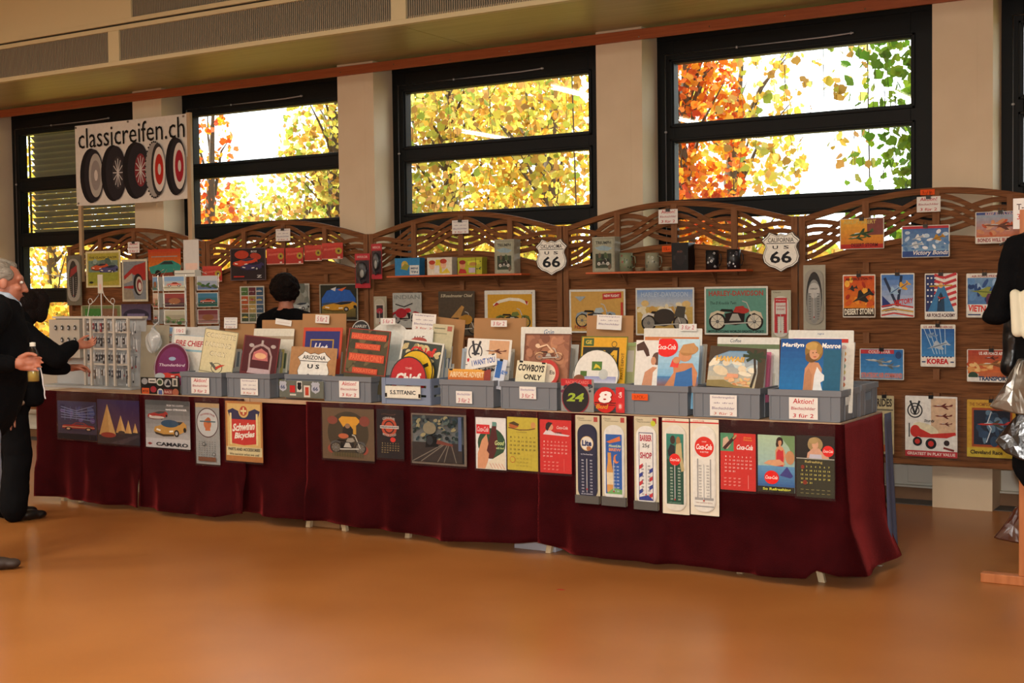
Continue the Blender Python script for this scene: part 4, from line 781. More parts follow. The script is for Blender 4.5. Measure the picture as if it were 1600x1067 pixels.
def mug(label, px0, px1, yt, k, band, seed):
    A = at(px0, yt+14, y=YS+.04); B = at(px1, yt+14, y=YS+.04); T = at((px0+px1)/2, yt, y=YS+.04); r = (B.x-A.x)/2*.9; h = T.z-z2
    t = empty('printed_mug', ((A.x+B.x)/2, YS+.045, z2), 0, label=label, cat='mug')
    rr = random.Random(seed); q = MB().lathe([(0, .001), (r, .001), (r, h), (r*.92, h), (r*.9, .01), (0, .01)], c=k)
    for i in range(26):
        a = rr.uniform(0, 6.3); z = h*rr.uniform(.15, .85); s = rr.uniform(.004, .013)
        q.add([((r+.0006)*math.cos(a+dx*s/r), (r+.0006)*math.sin(a+dx*s/r), z+dz*s) for dx, dz in ((-1, -.5), (.4, -1), (1, .3), (-.2, 1))], [(0, 1, 2, 3)], rr.choice(band))
    q.build('body', M_VC, t)
    MB().tube([(r*.95, 0, h*.82), (r+.018, 0, h*.78), (r+.024, 0, h*.5), (r+.014, 0, h*.25), (r*.95, 0, h*.2)], .0035, 6, k).build('handle', M_VC, t)
mug('greenish printed mug beside the tall tin on the right shelf', 967.5, 989, 395, '7c8468', ['4a6a38', '8a4a40', '3c4a30'], 1)
mug('cream printed mug with a car band, middle of the right shelf', 1007.5, 1030, 395, '8a8a74', ['2a2c28', '4a4c44', 'a8a894'], 2)
mug('black and white printed mug right of the black tin', 1102, 1123, 391, '18191c', ['a8a8a8', '707074', 'c8c8c8'], 3)
mug('black and white printed mug, last on the right end of the shelf', 1135, 1157, 389.5, '1c1d22', ['b0b0b0', '60606a', 'c8c8c8'], 4)
for a, b, s in ((992, 1005, 'left'), (1035, 1047, 'right')):
    A = at(a, 420, y=YS+.03); B = at(b, 420, y=YS+.03); w = B.x-A.x
    t = empty('small_tin', ((A.x+B.x)/2, YS+.04, z2), 0, label='tiny flat round tin on the shelf, %s of the cream mug' % s, cat='tin')
    MB().lathe([(0, .001), (w*.5, .001), (w*.5, .02), (0, .02)], c='6a5a44').build('body', M_VC, t); MB().lathe([(0, .0202), (w*.52, .0202), (w*.52, .028), (0, .03)], c='8a7a5c').build('lid', M_VC, t)

# ------------------------------------------------------------------ crates on the table
CY = 6.185; CD = .29; CH = .153; CW = .362
def crate(name, label, x0, w=CW, h=CH, d=CD, y0=CY, m=None, tagops=None, tagpx=None, slat=False, base='dcd8d2', tlabel=None):
    m = m or M_CRATE; t = empty(name, (x0+w/2, y0, TZ+.001), 0, label=label, cat='crate', group=None); a = w/2; b = MB(); th = .004
    b.box(-a+.006, a-.006, .006, d-.006, 0, th)
    if slat:
        for z0, z1 in ((0, .045), (.058, .098), (.112, h)):
            for q in ((-a, a, 0, th), (-a, a, d-th, d)): b.box(q[0], q[1], q[2], q[3], z0, z1)
            for x in (-a, a-th): b.box(x, x+th, th, d-th, z0, z1)
        for x in (-a, a-.03): b.box(x, x+.03, -.004, 0, 0, h)
        for y in (0, d-.03):
            for x in (-a-.003, a): b.box(x, x+.003, y, y+.03, 0, h)
    else:
        for y in (.004, d-.004-th): b.box(-a+.006, a-.006, y, y+th, 0, h)
        for x in (-a+.006, a-.006-th):
            b.box(x, x+th, .004, .09, 0, h); b.box(x, x+th, d-.09, d-.004, 0, h); b.box(x, x+th, .09, d-.09, 0, .075); b.box(x, x+th, .09, d-.09, .115, h)
        # stepped rim and corner ribs
        for q in ((-a-.004, a+.004, -.004, .004), (-a-.004, a+.004, d-.004, d+.004), (-a-.004, -a+.008, 0, d), (a-.008, a+.004, 0, d)): b.box(q[0], q[1], q[2], q[3], h-.030, h)
        for x in (-a+.004, -a+.05, a-.056, a-.010): b.box(x, x+.006, .0, .004, .004, h-.03)
        for y in (.0, .075, d-.082, d-.007):
            for x in (-a+.002, a-.006): b.box(x, x+.004, y, y+.007, .004, h-.03)
        b.box(-a+.004, a-.004, .001, .004, 0, .008)
    b.build('body', m, t, bevel=.0012)
    if tagops is not None:
        p0 = at(tagpx[0], (tagpx[2]+tagpx[3])/2, y=y0); p1 = at(tagpx[1], (tagpx[2]+tagpx[3])/2, y=y0); q0 = at((tagpx[0]+tagpx[1])/2, tagpx[3], y=y0); q1 = at((tagpx[0]+tagpx[1])/2, tagpx[2], y=y0)
        tw, hh = p1.x-p0.x, q1.z-q0.z
        o = board(tw, hh, base, tagops, thick=.001, rad=.0005).build('offer_card', M_PAPER, t, ((p0.x+p1.x)/2-(x0+w/2), -.0055, q0.z-TZ-.001)); 
        if tlabel: o['label'] = tlabel
    return t
def cxw(px): return at(px, 622, y=CY).x
CR = {}
for k, px, lab, to, tp in (
    ('A', 283, 'grey plastic crate holding the cream Corvette parking sign', AK, (300, 328, 590, 615)),
    ('B', 355, 'grey plastic crate holding the maroon jukebox sign', SO, (377, 404, 592, 617)),
    ('C', 506, 'grey plastic crate holding the orange lettered motorcycle parking sign', AK, (531, 562, 595, 621)),
    ('E', 688, 'grey plastic crate holding the white aeroplane sign and army strips', F22, (713.5, 738.5, 611, 630)),
    ('F', 782, 'grey plastic crate holding the cowboys sign', F22, (812.5, 838.5, 604, 623)),
    ('H', 1082, 'grey plastic crate holding the Hawaii sign', SO, (1110, 1152, 617, 650)),
    ('I', 1201, 'grey plastic crate at the right end of the table, holding the blue pin-up sign', AK, (1233.5, 1278.5, 621, 655))):
    CR[k] = cxw(px); crate('plastic_crate', lab, CR[k], tagops=to, tagpx=tp)
CR['G'] = cxw(975.5); crate('plastic_crate', 'grey plastic crate with a small orange price sticker, holding the swimmer sign', CR['G'], tagops=[t_('3.PCK.-', .5, .5, .7, .5, '9a3410', .02)], tagpx=(988, 1013, 615, 625), base='d8521e', tlabel='orange price sticker')
CR['D'] = cxw(597); crate('slatted_crate', 'slatted blue grey crate with the ship name plate clipped to it', CR['D'], w=.35, m=M_CRATEB, slat=True)
CR['Z'] = cxw(438); crate('plastic_crate', 'grey plastic crate behind the small route badges, holding the Arizona sign', CR['Z'], w=.33, y0=CY+.05)
CR['J'] = cxw(885); crate('plastic_crate', 'grey plastic crate behind the two racing number discs', CR['J'], w=.34, y0=CY+.06, m=M_CRATE)
crate('plastic_crate', 'grey plastic crate standing behind the rightmost one', -2.30, y0=CY+CD+.03, h=.16)
# filed sheets standing in every crate
def filed(key, label, n, hmax, w=.30, y0=None, cols=None, seed=1, off=0, ya=.075, yb=.25, grp=None, lean=.16):
    rr = random.Random(seed); cols = cols or ['c9c6bb', 'b9b8b0', '9aa0a0', 'd2cfc4', 'a89f90', '8a98a4']
    yy = (y0 or CY)
    for i in range(n):
        f = i/max(1, n-1); h = hmax*(1-.08*rr.random()) if i < n-1 else hmax; ww = w*rr.uniform(.93, 1.0); kc = rr.choice(cols)
        mb = MB(); mb.prism(rrect(ww, h, .004), -.0015, 0, kc, 'd4d2ca'); fr_ = MB()
        paint(mb, ww, h, -.0015, [r_(.05, .6, .95, .94, rr.choice(['7a8288', 'a8604a', 'c0a060', '5a6a50', '8a4a44', '4a6488', 'c8c4b8']))])
        o = mb.build('filed_sign', M_VC, None, (CR[key]+CW/2+off+rr.uniform(-.006, .006), yy+ya+(yb-ya)*f, TZ+.008), (-lean-.02*rr.random(), rr.uniform(-.01, .01), 0))
        tag(o, label, 'sign', grp or label.replace('standing upright', 'filed'))
def card(label, px, Y=6.47, m=None, lean=.05, ext=.2, tilt=0, ops=(), name='cardboard_sheet', base='a3794f', shape='rect', cat='cardboard', mt=None):
    return sign(name, label, cat, px, Y, base, list(ops), lean=lean, ext=ext, tilt=tilt, mt=m or mt or M_CARD, thick=.004, shape=shape, rad=.003)
def tsign(label, px, base, ops, Y=6.26, lean=.15, name='tin_sign', **k):
    k.setdefault('ext', .11); k.setdefault('mt', M_PAINT)
    return sign(name, label, 'sign', px, Y, base, ops, lean=lean, **k)
def ptag(label, px, ops, Y=6.46, tilt=0, base='d8d5cf', lean=.05): return sign('price_card', label, 'price card', px, Y, base, ops, mt=M_PAPER, rad=.0005, thick=.001, tilt=tilt, lean=lean)

# --- crate I
tsign('square blue tin sign of a blonde woman in white, at the table right end', (1217, 1312, 530, 610), '1c62a0', [g_(0, 0, 1, 1, '2070ac', '184888'), r_(.72, .0, 1, .8, '1f5a78'), t_('Marilyn', .21, .87, .36, .1, 'f0ece4', .03, .15), t_('Monroe', .84, .87, .3, .1, 'f0ece4', .03, .15), p_([(.4, 0), (.42, .42), (.5, .56), (.64, .54), (.7, .42), (.68, 0)], 'c08a64'), p_([(.56, 0), (.58, .3), (.62, .46), (.68, .36), (.74, .3), (.74, .2), (.68, .16), (.72, 0)], 'd8dcdc'), p_([(.4, 0), (.42, .3), (.48, .44), (.54, .3), (.54, 0)], 'b07c58'), e_(.56, .76, .15, .2, '8a6a34'), e_(.52, .64, .1, .1, '6a4c28'), e_(.57, .72, .085, .12, 'c89470'), e_(.53, .86, .11, .08, 'b89450'), e_(.65, .8, .05, .1, 'a07c40'), p_([(.54, .655), (.61, .66), (.58, .64)], 'a02020'), e_(.545, .73, .01, .01, '201410'), e_(.6, .735, .01, .01, '201410')], lean=.14)
filed('I', 'plastic sleeved sign standing upright behind the blue pin-up sign', 6, .375, w=.315, seed=2, ya=.10, cols=['d2cfc4', 'c9c6bb', 'a8b8c0', 'd8d4c8'])
tsign('white card with red bands at the back of the rightmost crate', (1232, 1334, 516, 540), 'd9d6cc', [r_(.08, .0, .92, .45, 'c23a30'), r_(.08, .45, .92, .52, 'e8e4dc'), t_('signs', .5, .76, .1, .14, '5a6a90', .01)], Y=6.46, ext=.25, lean=.06)
tsign('white card printed with coloured dots, right of the blue pin-up sign', (1300, 1333, 536, 610), 'dcd8cc', [e_(.5, .9-.13*i, .13, .05, k) for i, k in enumerate(['c8a8a0', 'd8a860', 'c87c5a', '8aa8a0', 'c8b878', 'b88a9a', 'c87c5a'])]+[r_(0, 0, .3, 1, '88b0c0')], Y=6.34, lean=.12)
# upright clear divider at the table end
o, w, h = sign('clear_stand', 'clear upright plastic stand at the right end of the table', 'stand', (1338, 1352, 590, 655), 6.42, 'b8b8b4', [], thick=.003, mt=M_SLEEVE, rz=.4)
# --- crate H
tsign('Hawaii travel tin sign with palms and a pink hotel', (1104, 1192, 543, 606), '3c3026', [g_(0, 0, 1, 1, 'c8b890', '5a90b8'), blotch(.1, .3, .8, .7, ['e0d8c0', 'd8c8a8', 'b8c8c8'], 12, .16, 5), p_([(.0, 1), (.0, .55), (.1, .75), (.35, .9), (.7, .92), (.86, .7), (.88, .4), (.85, 0), (1, 0), (1, 1)], '453828'), l_([(.78, 0), (.84, .4), (.8, .8)], .04, '342a20'), [l_([(.8, .8), (.8+.2*math.cos(a), .8+.16*math.sin(a))], .05, '2c3a24') for a in (0, .7, 1.5, 2.3, 3.1, 4, 5.4)], blotch(.3, .04, .76, .26, ['d8a070', 'e0b080', 'c88858', 'd8c080'], 22, .07, 8), p_([(0, 0), (0, .14), (.3, .18), (.5, .06), (.8, .04), (.8, 0)], '8a7a4c'), r_(.35, .24, .55, .34, 'd89a78'), t_('HAWAII', .38, .7, .5, .13, 'd8a848', .04, .1)], tilt=.05, lean=.17)
filed('H', 'plastic sleeved sign standing upright behind the Hawaii sign', 6, .335, w=.30, seed=3, off=.015, ya=.10, cols=['c8b4b0', 'b85a78', 'b9b8b0', 'c8c0b0'])
tsign('white card with a green band at the back of the Hawaii crate', (1121, 1218, 527, 545), 'd9d6cc', [r_(.0, .0, 1, .4, '6a7a58'), t_('Coffee', .3, .7, .18, .3, '4a5a68', .01, .2)], Y=6.45, ext=.25, lean=.06)
# --- crate G
tsign('tall white sign of a woman in a white top looking at a horse head', (990.5, 1030, 532, 603), 'dad8d2', [r_(0, 0, 1, 1, 'd8d6d0'), p_([(.02, .9), (.3, .98), (.5, .8), (.56, .66), (.44, .64), (.3, .78), (.04, .76)], '4a3228'), p_([(.3, 0), (.4, .3), (.7, .42), (1, .4), (1, 0)], 'c08a6a'), p_([(.7, 0), (.72, .3), (.9, .42), (1, .36), (1, 0)], 'dcdad4'), e_(.86, .6, .2, .14, '5a4034'), e_(.72, .55, .1, .09, 'c08a6a')], Y=6.27)
tsign('blue sign of a swimmer drinking with a red soft drink disc', (1026, 1090, 530, 605), '7fb4d4', [g_(0, 0, 1, 1, '5a9cc8', 'b4d4e0'), g_(0, 0, 1, .22, '8a5a44', '3c7cb0'), p_([(.18, 0), (.4, .3), (.38, .45), (.6, .5), (.85, .5), (.98, .3), (.94, 0)], 'c08058'), p_([(.42, 0), (.46, .3), (.66, .34), (.84, .42), (.88, .0)], '3468a4'), p_([(.3, .42), (.36, .58), (.54, .56), (.5, .4)], 'd8483c'), e_(.66, .66, .16, .13, 'c48a60'), e_(.76, .76, .22, .1, 'a87a48', .2), p_([(.5, .72), (.6, .88), (.86, .92), (.98, .78), (.9, .7)], 'b88a58'), e_(.46, .56, .09, .07, 'c48a60')]+coke(.2, .83, .28, .21), Y=6.25)
filed('G', 'plastic sleeved sign standing upright behind the swimmer sign', 6, .355, w=.305, seed=4, off=.01, ya=.10)
tsign('white card with an orange band at the back of the swimmer crate', (1006, 1097, 513, 540), 'd9d6cc', [r_(.02, .0, .95, .5, 'c87a4c'), r_(.1, .1, .9, .3, '4a4068')], Y=6.45, ext=.25, lean=.06)
ptag('white offer card over the swimmer crate', (1061, 1088.5, 506, 517), F2, Y=6.44)
# --- crate J : green and yellow signs
tsign('yellow and black tin sign behind the round tractor sign', (904, 977, 526, 602), 'c99c28', [fr('5a6a2c', .02), r_(.05, .04, .96, .96, 'cf9c24'), p_([(.06, .8), (.06, .96), (.28, .96), (.28, .8)], '3c5a30'), t_('GE', .17, .88, .14, .08, 'c8b040', .03), r_(.05, .3, .83, .78, '23241f'), t_('GM', .44, .56, .7, .32, 'd8a830', .05), c_(.72, .84, .06, '5a4a20'), c_(.72, .84, .045, 'cf9c24'), t_('PARTS DEPOT', .91, .4, .5, .06, '5a4418', .02, 0, PI/2)], Y=6.30)
tsign('round white and green tractor sign standing in front of the yellow sign', (893.5, 966, 557, 615), 'd6d4cc', [c_(.5, .5, .49, '3c4434'), c_(.5, .5, .475, 'd8d6ce'), r_(.4, .62, .62, .86, '4c7434'), p_([(.44, .66), (.48, .8), (.56, .74), (.6, .66), (.52, .7)], 'c8b430'), r_(.16, .44, .3, .6, '4c6a30'), e_(.14, .36, .13, .14, '7a4a30'), r_(.26, .1, .93, .46, 'b8b8c4'), g_(.26, .26, .93, .46, 'c8c8d0', '8a90c0'), c_(.66, .52, .1, 'b8bcb8')], Y=6.27, shape='round', ext=0)
filed('J', 'plastic sleeved sign standing upright behind the yellow sign', 5, .36, w=.30, seed=5, y0=CY+.04, ya=.10, cols=['a8ac7c', 'c8c8b4', '8a9a5c', 'b9b8b0'])
card('brown cardboard sheet behind the yellow sign', (917, 990, 493, 520), ext=.3)
ptag('offer card standing on the cardboard above the yellow sign', (932, 970.5, 492, 515), SO[:3], Y=6.44, tilt=.04)
# --- racing discs
o, w, h = sign('racing_disc', 'black disc with a green number 24 under a red header card', 'packet', (877, 928, 592, 643), 6.172, '9a9a94', [r_(0, 0, 1, 1, '8a8c88'), r_(0, .78, .94, 1, 'b8242c'), t_('JEFF GORDON' if 0 else 'RACING CARDS', .5, .9, .7, .1, 'd87870', .02), blotch(.0, .55, .95, .85, ['2c2c38', '6a2848', '3a4a58', '8a98a0'], 16, .09, 4), c_(.45, .40, .42, '8c1c30'), c_(.45, .42, .40, '141820'), t_('24', .46, .44, .5, .26, '9ab434', .04, .3)], mt=M_PAINT); sleeve_part(o, w, h)
o, w, h = sign('racing_disc', 'red disc with a white number 8', 'packet', (928, 964, 606, 643.5), 6.172, 'b8282a', [c_(.5, .5, .5, 'c42c28'), r_(.04, .36, .96, .4, '241a1a'), r_(.06, .28, .94, .31, '241a1a'), t_('8', .52, .6, .62, .56, '8a1c1c', .06, .2), t_('8', .5, .62, .56, .5, 'e8e4e0', .05, .2), t_('Bud', .36, .22, .5, .18, 'c89030', .02, .3)], shape='round', mt=M_PAINT)
o, w, h = sign('drink_strip', 'narrow red upright soft drink strip between the number 8 disc and the crate', 'packet', (962.5, 976, 605, 645), 6.172, 'c8242a', [t_('Cola', .5, .7, .6, .14, 'e8dcd8', .03, 0, PI/2), e_(.5, .25, .3, .14, 'd8504c'), t_('8', .5, .25, .3, .16, 'e0c8c4', .03)], mt=M_PAINT); sleeve_part(o, w, h)
# --- crate F
tsign('rusty brown tin sign of a biker on a pale motorcycle', (816, 888, 522, 600), '9c6a50', [blotch(0, 0, 1, 1, ['8a5a44', 'a87458', 'b07c5c', '7a4c38'], 40, .16, 2), fr('6a4434', .025), bike(.55, .6, .6, .34, 'c8a078', '6a4030', 'a87858', 'd0a880'), l_([(.3, .72), (.5, .78), (.62, .66)], .03, 'd8b898'), e_(.3, .76, .05, .04, 'd8b898')], Y=6.29, ext=.1)
tsign('cream sign lettered Cowboys Only clipped low in its crate', (805, 851, 565, 595), 'd5cfb4', [t_('COWBOYS', .5, .66, .88, .36, '23201c', .04, .12), t_('ONLY', .58, .2, .6, .28, '23201c', .04, .12), r_(.08, .9, .2, 1, '111'), r_(.84, .92, .96, 1, '111')], Y=6.235, tilt=.06, ext=.06, rad=.002)
tsign('round red and cream sign half hidden behind the cowboys sign', (834, 872, 562, 606), 'b04038', [c_(.5, .5, .48, 'b83c34'), c_(.5, .5, .36, 'd8ccb8'), t_('Eis', .72, .55, .2, .14, '3a3030', .02)], Y=6.26, shape='round', ext=0)
filed('F', 'plastic sleeved sign standing upright behind the rusty brown sign', 5, .345, w=.30, seed=6, ya=.12, off=.01)
tsign('white card lettered Grün at the back of the cowboys crate', (814, 893, 511, 530), 'd9d6cc', [t_('Grün', .56, .6, .2, .4, '4a6a90', .01, .3)], Y=6.45, ext=.25, lean=.06)
# --- crate E
tsign('white tin sign with aeroplanes on a tan square and a round emblem', (725, 794, 530, 596), 'd8d5cc', [r_(.5, .5, .95, .97, 'c69a74'), c_(.2, .68, .16, '34343a'), c_(.2, .68, .135, 'd8d5cc'), l_([(.12, .94), (.2, .6), (.3, .94)], .05, '34343a'), r_(.12, .62, .3, .66, '34343a'), plane(.66, .72, .5, .18, '6a3c2c', '5a2c20'), t_('U.S. ARMY', .48, .28, .6, .09, '34343a', .03), r_(.0, .36, 1, .38, '6a6a68')], Y=6.28, tilt=.03)
tsign('small tilted strip sign lettered I Want You', (731, 777, 556, 574), 'd8d8d4', [t_('I WANT YOU', .55, .5, .8, .5, '3a5a9c', .03, 0), e_(.03, .95, .05, .25, 'b8303c'), r_(.85, .9, .95, 1.0, '111')], Y=6.235, tilt=-.17, ext=0, rad=.001)
tsign('orange strip sign with jets lettered Airforce Jets above the crate rim', (700, 766, 577, 594), 'c0742c', [g_(0, 0, 1, 1, 'b85a28', 'd8a040'), t_('AIRFORCE ADVERT', .44, .5, .8, .5, 'e0c8a0', .03), r_(.85, 0, 1, 1, '8a3a30'), r_(.02, .85, .1, 1, '111'), r_(.8, .9, .9, 1, '111')], Y=6.225, ext=.05, rad=.001)
tsign('small blue and white strip sign standing upright beside the orange strip', (770, 787, 561, 594), 'c0c8d4', [r_(.1, .1, .6, .9, '3464a8'), t_('Pan', .8, .4, .3, .5, '3464a8', .03, 0, PI/2), r_(.3, .9, .6, 1, '111')], Y=6.23, tilt=.15, ext=.05, rad=.001)
filed('E', 'plastic sleeved sign standing upright behind the white aeroplane sign', 6, .33, w=.295, seed=7, ya=.11, off=.012)
card('brown cardboard sheet at the back of the crate with the aeroplane sign', (741, 822, 497, 522), ext=.3)
ptag('small offer card on the cardboard over the aeroplane sign', (767, 792, 500.5, 510.5), F2, Y=6.44)
# --- crate D
tsign('dark tin sign lettered Chief in red behind the round signs', (618, 684, 533, 597), '34382e', [fr('c8c8be', .045), r_(.05, .04, .95, .96, '39403a'), blotch(.1, .5, .9, .92, ['b8a878', '8a8460', 'c8b888'], 12, .12, 5), t_('Chief', .54, .75, .58, .22, 'c8342c', .04, .12), e_(.5, .2, .4, .2, '7a6438')], Y=6.28, tilt=.10, lean=.17)
tsign('yellow round sign behind the red round one', (617, 676, 556, 606), 'd0a820', [c_(.5, .5, .48, '2c2818'), c_(.5, .5, .45, 'd4ac20'), l_([(.7, .66), (.84, .74)], .08, '2c2818'), c_(.5, .5, .2, 'b88c18')], Y=6.255, shape='round', ext=0)
tsign('red round sign lettered Chief resting on the slatted crate', (607.5, 666, 568, 616), 'a82c30', [c_(.5, .5, .49, '3c3434'), c_(.5, .5, .46, 'b02c30'), t_('THE', .5, .84, .18, .07, 'd8a8a0', .02), t_('Chief', .5, .52, .66, .34, 'e0d8d0', .045, .12), l_([(.2, .26), (.5, .32), (.84, .28)], .05, 'e0d8d0'), l_([(.34, .2), (.7, .22)], .03, '2c3a38')], Y=6.225, shape='round', ext=0, lean=.1)
o, w, h = sign('name_plate', 'white name plate lettered S.S. Titanic clipped on the slatted crate', 'sign', (602, 657.5, 603, 622.5), 6.174, 'd9d6c8', [t_('S.S.TITANIC', .5, .48, .72, .34, '2a3038', .03), fr('a8a89c', .012, .04)], mt=M_PAINT, rad=.001)
for s in (-1, 1): MB().box(s*w*.47-.006, s*w*.47+.006, -.006, .006, h*.1, h*.4).build('clip', M_BLACKP, o)
filed('D', 'plastic sleeved sign standing upright behind the dark Chief sign', 6, .34, w=.285, seed=8, ya=.11, off=.02)
card('brown cardboard sheet leaning at the right of the Chief signs', (672, 717, 497, 600), Y=6.44, ext=.1, tilt=.1, base='a3794f')
tsign('beige envelope printed card right above the dark Chief sign', (674, 707, 507, 532), 'b8b090', [r_(.08, .7, .6, .78, '7a7a60'), r_(.7, .6, .92, .9, 'a86050'), r_(.08, .4, .7, .46, '8a8a70')], Y=6.40, ext=.1, tilt=.06)
tsign('white rounded card behind the offer card, left of the beige envelope card', (632, 676, 515, 535), 'd4d4cc', [t_('ALLE', .5, .3, .4, .4, '6a3a3a', .02), e_(.5, .1, .3, .3, 'a84c44')], Y=6.38, ext=.1)
ptag('large offer card standing over the Chief signs', (643.5, 680, 490, 516), SO, Y=6.42, tilt=.06)
# --- crate C
tsign('dark tin sign lettered parking only in rough orange capitals', (537, 602, 515, 585), '4a4430', [blotch(0, 0, 1, 1, ['3c3c2c', '5a5438', '6a5c40', '343428'], 26, .14, 4), fr('8a3a2c', .03, .02), r_(.08, .76, .92, .9, 'c04a30'), r_(.2, .55, .8, .68, 'c04a30'), r_(.08, .28, .92, .45, 'c04a30'), r_(.2, .02, .8, .14, 'c04a30'), t_('HARLEY-DAVIDSON', .5, .83, .8, .1, 'd86a48', .03), t_('MOTORCYCLE', .5, .615, .54, .09, 'd86a48', .03), t_('PARKING ONLY', .5, .365, .78, .13, 'd86a48', .03), t_('VIOLATORS', .5, .08, .54, .08, 'd86a48', .03)], Y=6.27, tilt=.07)
filed('C', 'plastic sleeved sign standing upright behind the orange lettered sign', 5, .33, w=.29, seed=9, ya=.11, off=.012)
tsign('white card with an arched top behind the orange lettered sign', (573, 634, 504, 590), 'd0cec4', [p_([(.04, 0), (.04, .7), (.5, .9), (.96, .7), (.96, 0)], 'c8c8c0'), r_(.1, .3, .8, .6, 'b8beb8')], Y=6.42, shape='arch', ext=.1)
tsign('round black sign peeping up behind the orange lettered sign', (547, 577.5, 503, 534), '1d1d1f', [c_(.5, .5, .48, 'a8a8a0'), c_(.5, .5, .44, '1d1d1f'), t_('HARLEY', .5, .76, .6, .14, 'a8a8a0', .03, 0, 0, .03)], Y=6.43, shape='round', ext=0)
ptag('small offer card on the arched white card', (595, 617.5, 497, 507), F5, Y=6.41)
# --- crate Z
tsign('blue and red sign lettered Hot behind the Arizona shield', (471, 532, 512, 560), 'b0402c', [fr('b8442c', .06, .1), r_(.06, 0, .94, .88, '2a2c6c'), p_([(.2, .1), (.2, .62), (.8, .62), (.8, .1)], 'b08a30'), p_([(.23, .1), (.23, .58), (.77, .58), (.77, .1)], '2a2c6c'), t_('Hot', .48, .34, .34, .32, 'd8d4d8', .03, .3)], Y=6.36, ext=.12)
o, w, h = tsign('brown cardboard sheet carrying the Arizona US 66 shield', (450, 522, 543, 596), 'a3794f', [p_(X(.52, .4, .72, .96, SHIELD), '15181c'), p_(X(.52, .4, .70, .93, SHIELD), 'd8d8d2'), r_(.22, .58, .82, .6, '15181c'), t_('ARIZONA', .52, .7, .5, .12, '23262a', .02), t_('U S', .52, .44, .26, .13, '23262a', .04), t_('66', .52, .1, .5, .24, '23262a', .04)], Y=6.25, tilt=.03, mt=M_PRINT)
card('brown cardboard sheet at the back of the Arizona crate', (473, 541, 490, 514), ext=.3, Y=6.46)
ptag('small offer card on the cardboard behind the Arizona shield', (492.5, 514, 492, 505), F5, Y=6.44, tilt=.04)
filed('Z', 'plastic sleeved sign standing upright behind the Arizona shield', 4, .30, w=.27, seed=10, y0=CY+.03, ya=.12, off=0)
o, w, h = sign('sticker_board', 'grey board with small route 66 badges leaning on the crate', 'board', (437, 506, 595, 621.5), 6.176, '5c6058', [r_(0, .0, 1, 1, '63675e'), p_(X(.08, .66, .18, .64, SHIELD), 'a8acb8'), t_('66', .08, .62, .1, .24, '3a4464', .03), p_(X(.82, .62, .2, .7, SHIELD), 'a8acb8'), t_('66', .82, .56, .11, .24, '3a4464', .03), r_(.24, .3, .36, .72, 'b82c2c'), r_(.24, .12, .38, .22, 'c8c4b8'), r_(.4, .34, .52, .98, 'c8c8c0'), p_(X(.46, .68, .1, .5, SHIELD), '1c1c1e'), r_(.56, .05, .7, .74, 'ccc4b8'), r_(.59, .16, .67, .64, 'b0402c')], mt=M_PAINT, rad=.002)
# --- crate B
tsign('maroon tin sign of a jukebox', (374, 430, 526, 584), '5c1c22', [fr('6a2a2c', .03), r_(.04, .02, .97, .97, '4a181e'), p_([(.22, 0), (.2, .5), (.3, .72), (.52, .82), (.74, .72), (.84, .5), (.84, 0)], 'a08a88'), p_([(.27, 0), (.25, .5), (.34, .67), (.52, .76), (.7, .67), (.79, .5), (.79, 0)], '4a1a20'), p_([(.3, .36), (.32, .56), (.52, .68), (.7, .58), (.74, .36)], 'b86a68'), e_(.52, .48, .16, .08, 'd8a880'), p_([(.2, 0), (.24, .14), (.8, .14), (.86, 0)], 'b8a0a4'), e_(.24, .74, .07, .05, 'a89c98'), e_(.84, .76, .07, .05, 'a89c98'), r_(.5, .74, .56, .9, 'a89c98')], Y=6.27, tilt=.08)
filed('B', 'plastic sleeved sign standing upright behind the jukebox sign', 6, .31, w=.29, seed=11, ya=.10, off=.012, cols=['c9c6bb', 'b0a868', '3a3c78', '9a9890', 'c8c8b8'])
tsign('cream card at the back of the jukebox crate', (396, 459, 513.5, 530), 'd2cdbd', [r_(0, 0, 1, .3, 'a89880')], Y=6.43, ext=.2)
card('brown cardboard sheet at the back of the jukebox crate', (410, 473, 500, 515), ext=.3, Y=6.46)
ptag('tilted blank card lying on the cardboard over the jukebox crate', (430, 455, 499, 508), [r_(.1, .4, .9, .5, 'c8b8b0')], Y=6.45, tilt=.12)
# --- crate A
tsign('cream tin sign lettered Corvette Parking Only', (310, 362, 516, 583), 'c9bf98', [fr('8a8468', .02), r_(.03, .02, .97, .98, 'cfc59c'), t_('CORVETTE', .5, .86, .88, .11, '6a6450', .005), t_('CORVETTE', .5, .86, .85, .09, 'e0d8b8', .0), t_('PARKING', .46, .65, .76, .11, '6a6450', .005), t_('PARKING', .46, .65, .73, .09, 'e0d8b8', 0), t_('ONLY', .5, .44, .5, .11, '6a6450', .005), t_('ONLY', .5, .44, .47, .09, 'e0d8b8', 0), e_(.52, .12, .17, .12, '4a4a40'), e_(.52, .12, .15, .105, 'cfc59c'), p_([(.28, .22), (.5, .06), (.56, .1), (.36, .24)], '5a5a50'), p_([(.76, .22), (.5, .08), (.48, .14), (.6, .2)], 'b8402c')], Y=6.27, tilt=.10)
filed('A', 'plastic sleeved sign standing upright behind the Corvette sign', 5, .30, w=.28, seed=12, ya=.10, off=.02, cols=['8ab0b8', 'c9c6bb', 'b9b8b0', 'a0c0c4'])
card('brown cardboard sheet at the back of the Corvette crate', (352, 398, 506, 530), Y=6.46, ext=.2)
ptag('offer card on the cardboard behind the Corvette sign', (350, 370.5, 496, 513), SO, Y=6.44)
tsign('white sign lettered Fire Chief in red behind the purple round sign', (269, 318, 524, 549), 'd2cfc4', [t_('FIRE CHIEF', .52, .5, .86, .36, 'a8303a', .03, .12), fr('a0b0b8', .02, .05), r_(0, 0, 1, .12, '8ab0bc')], Y=6.33, ext=.18, tilt=.04)
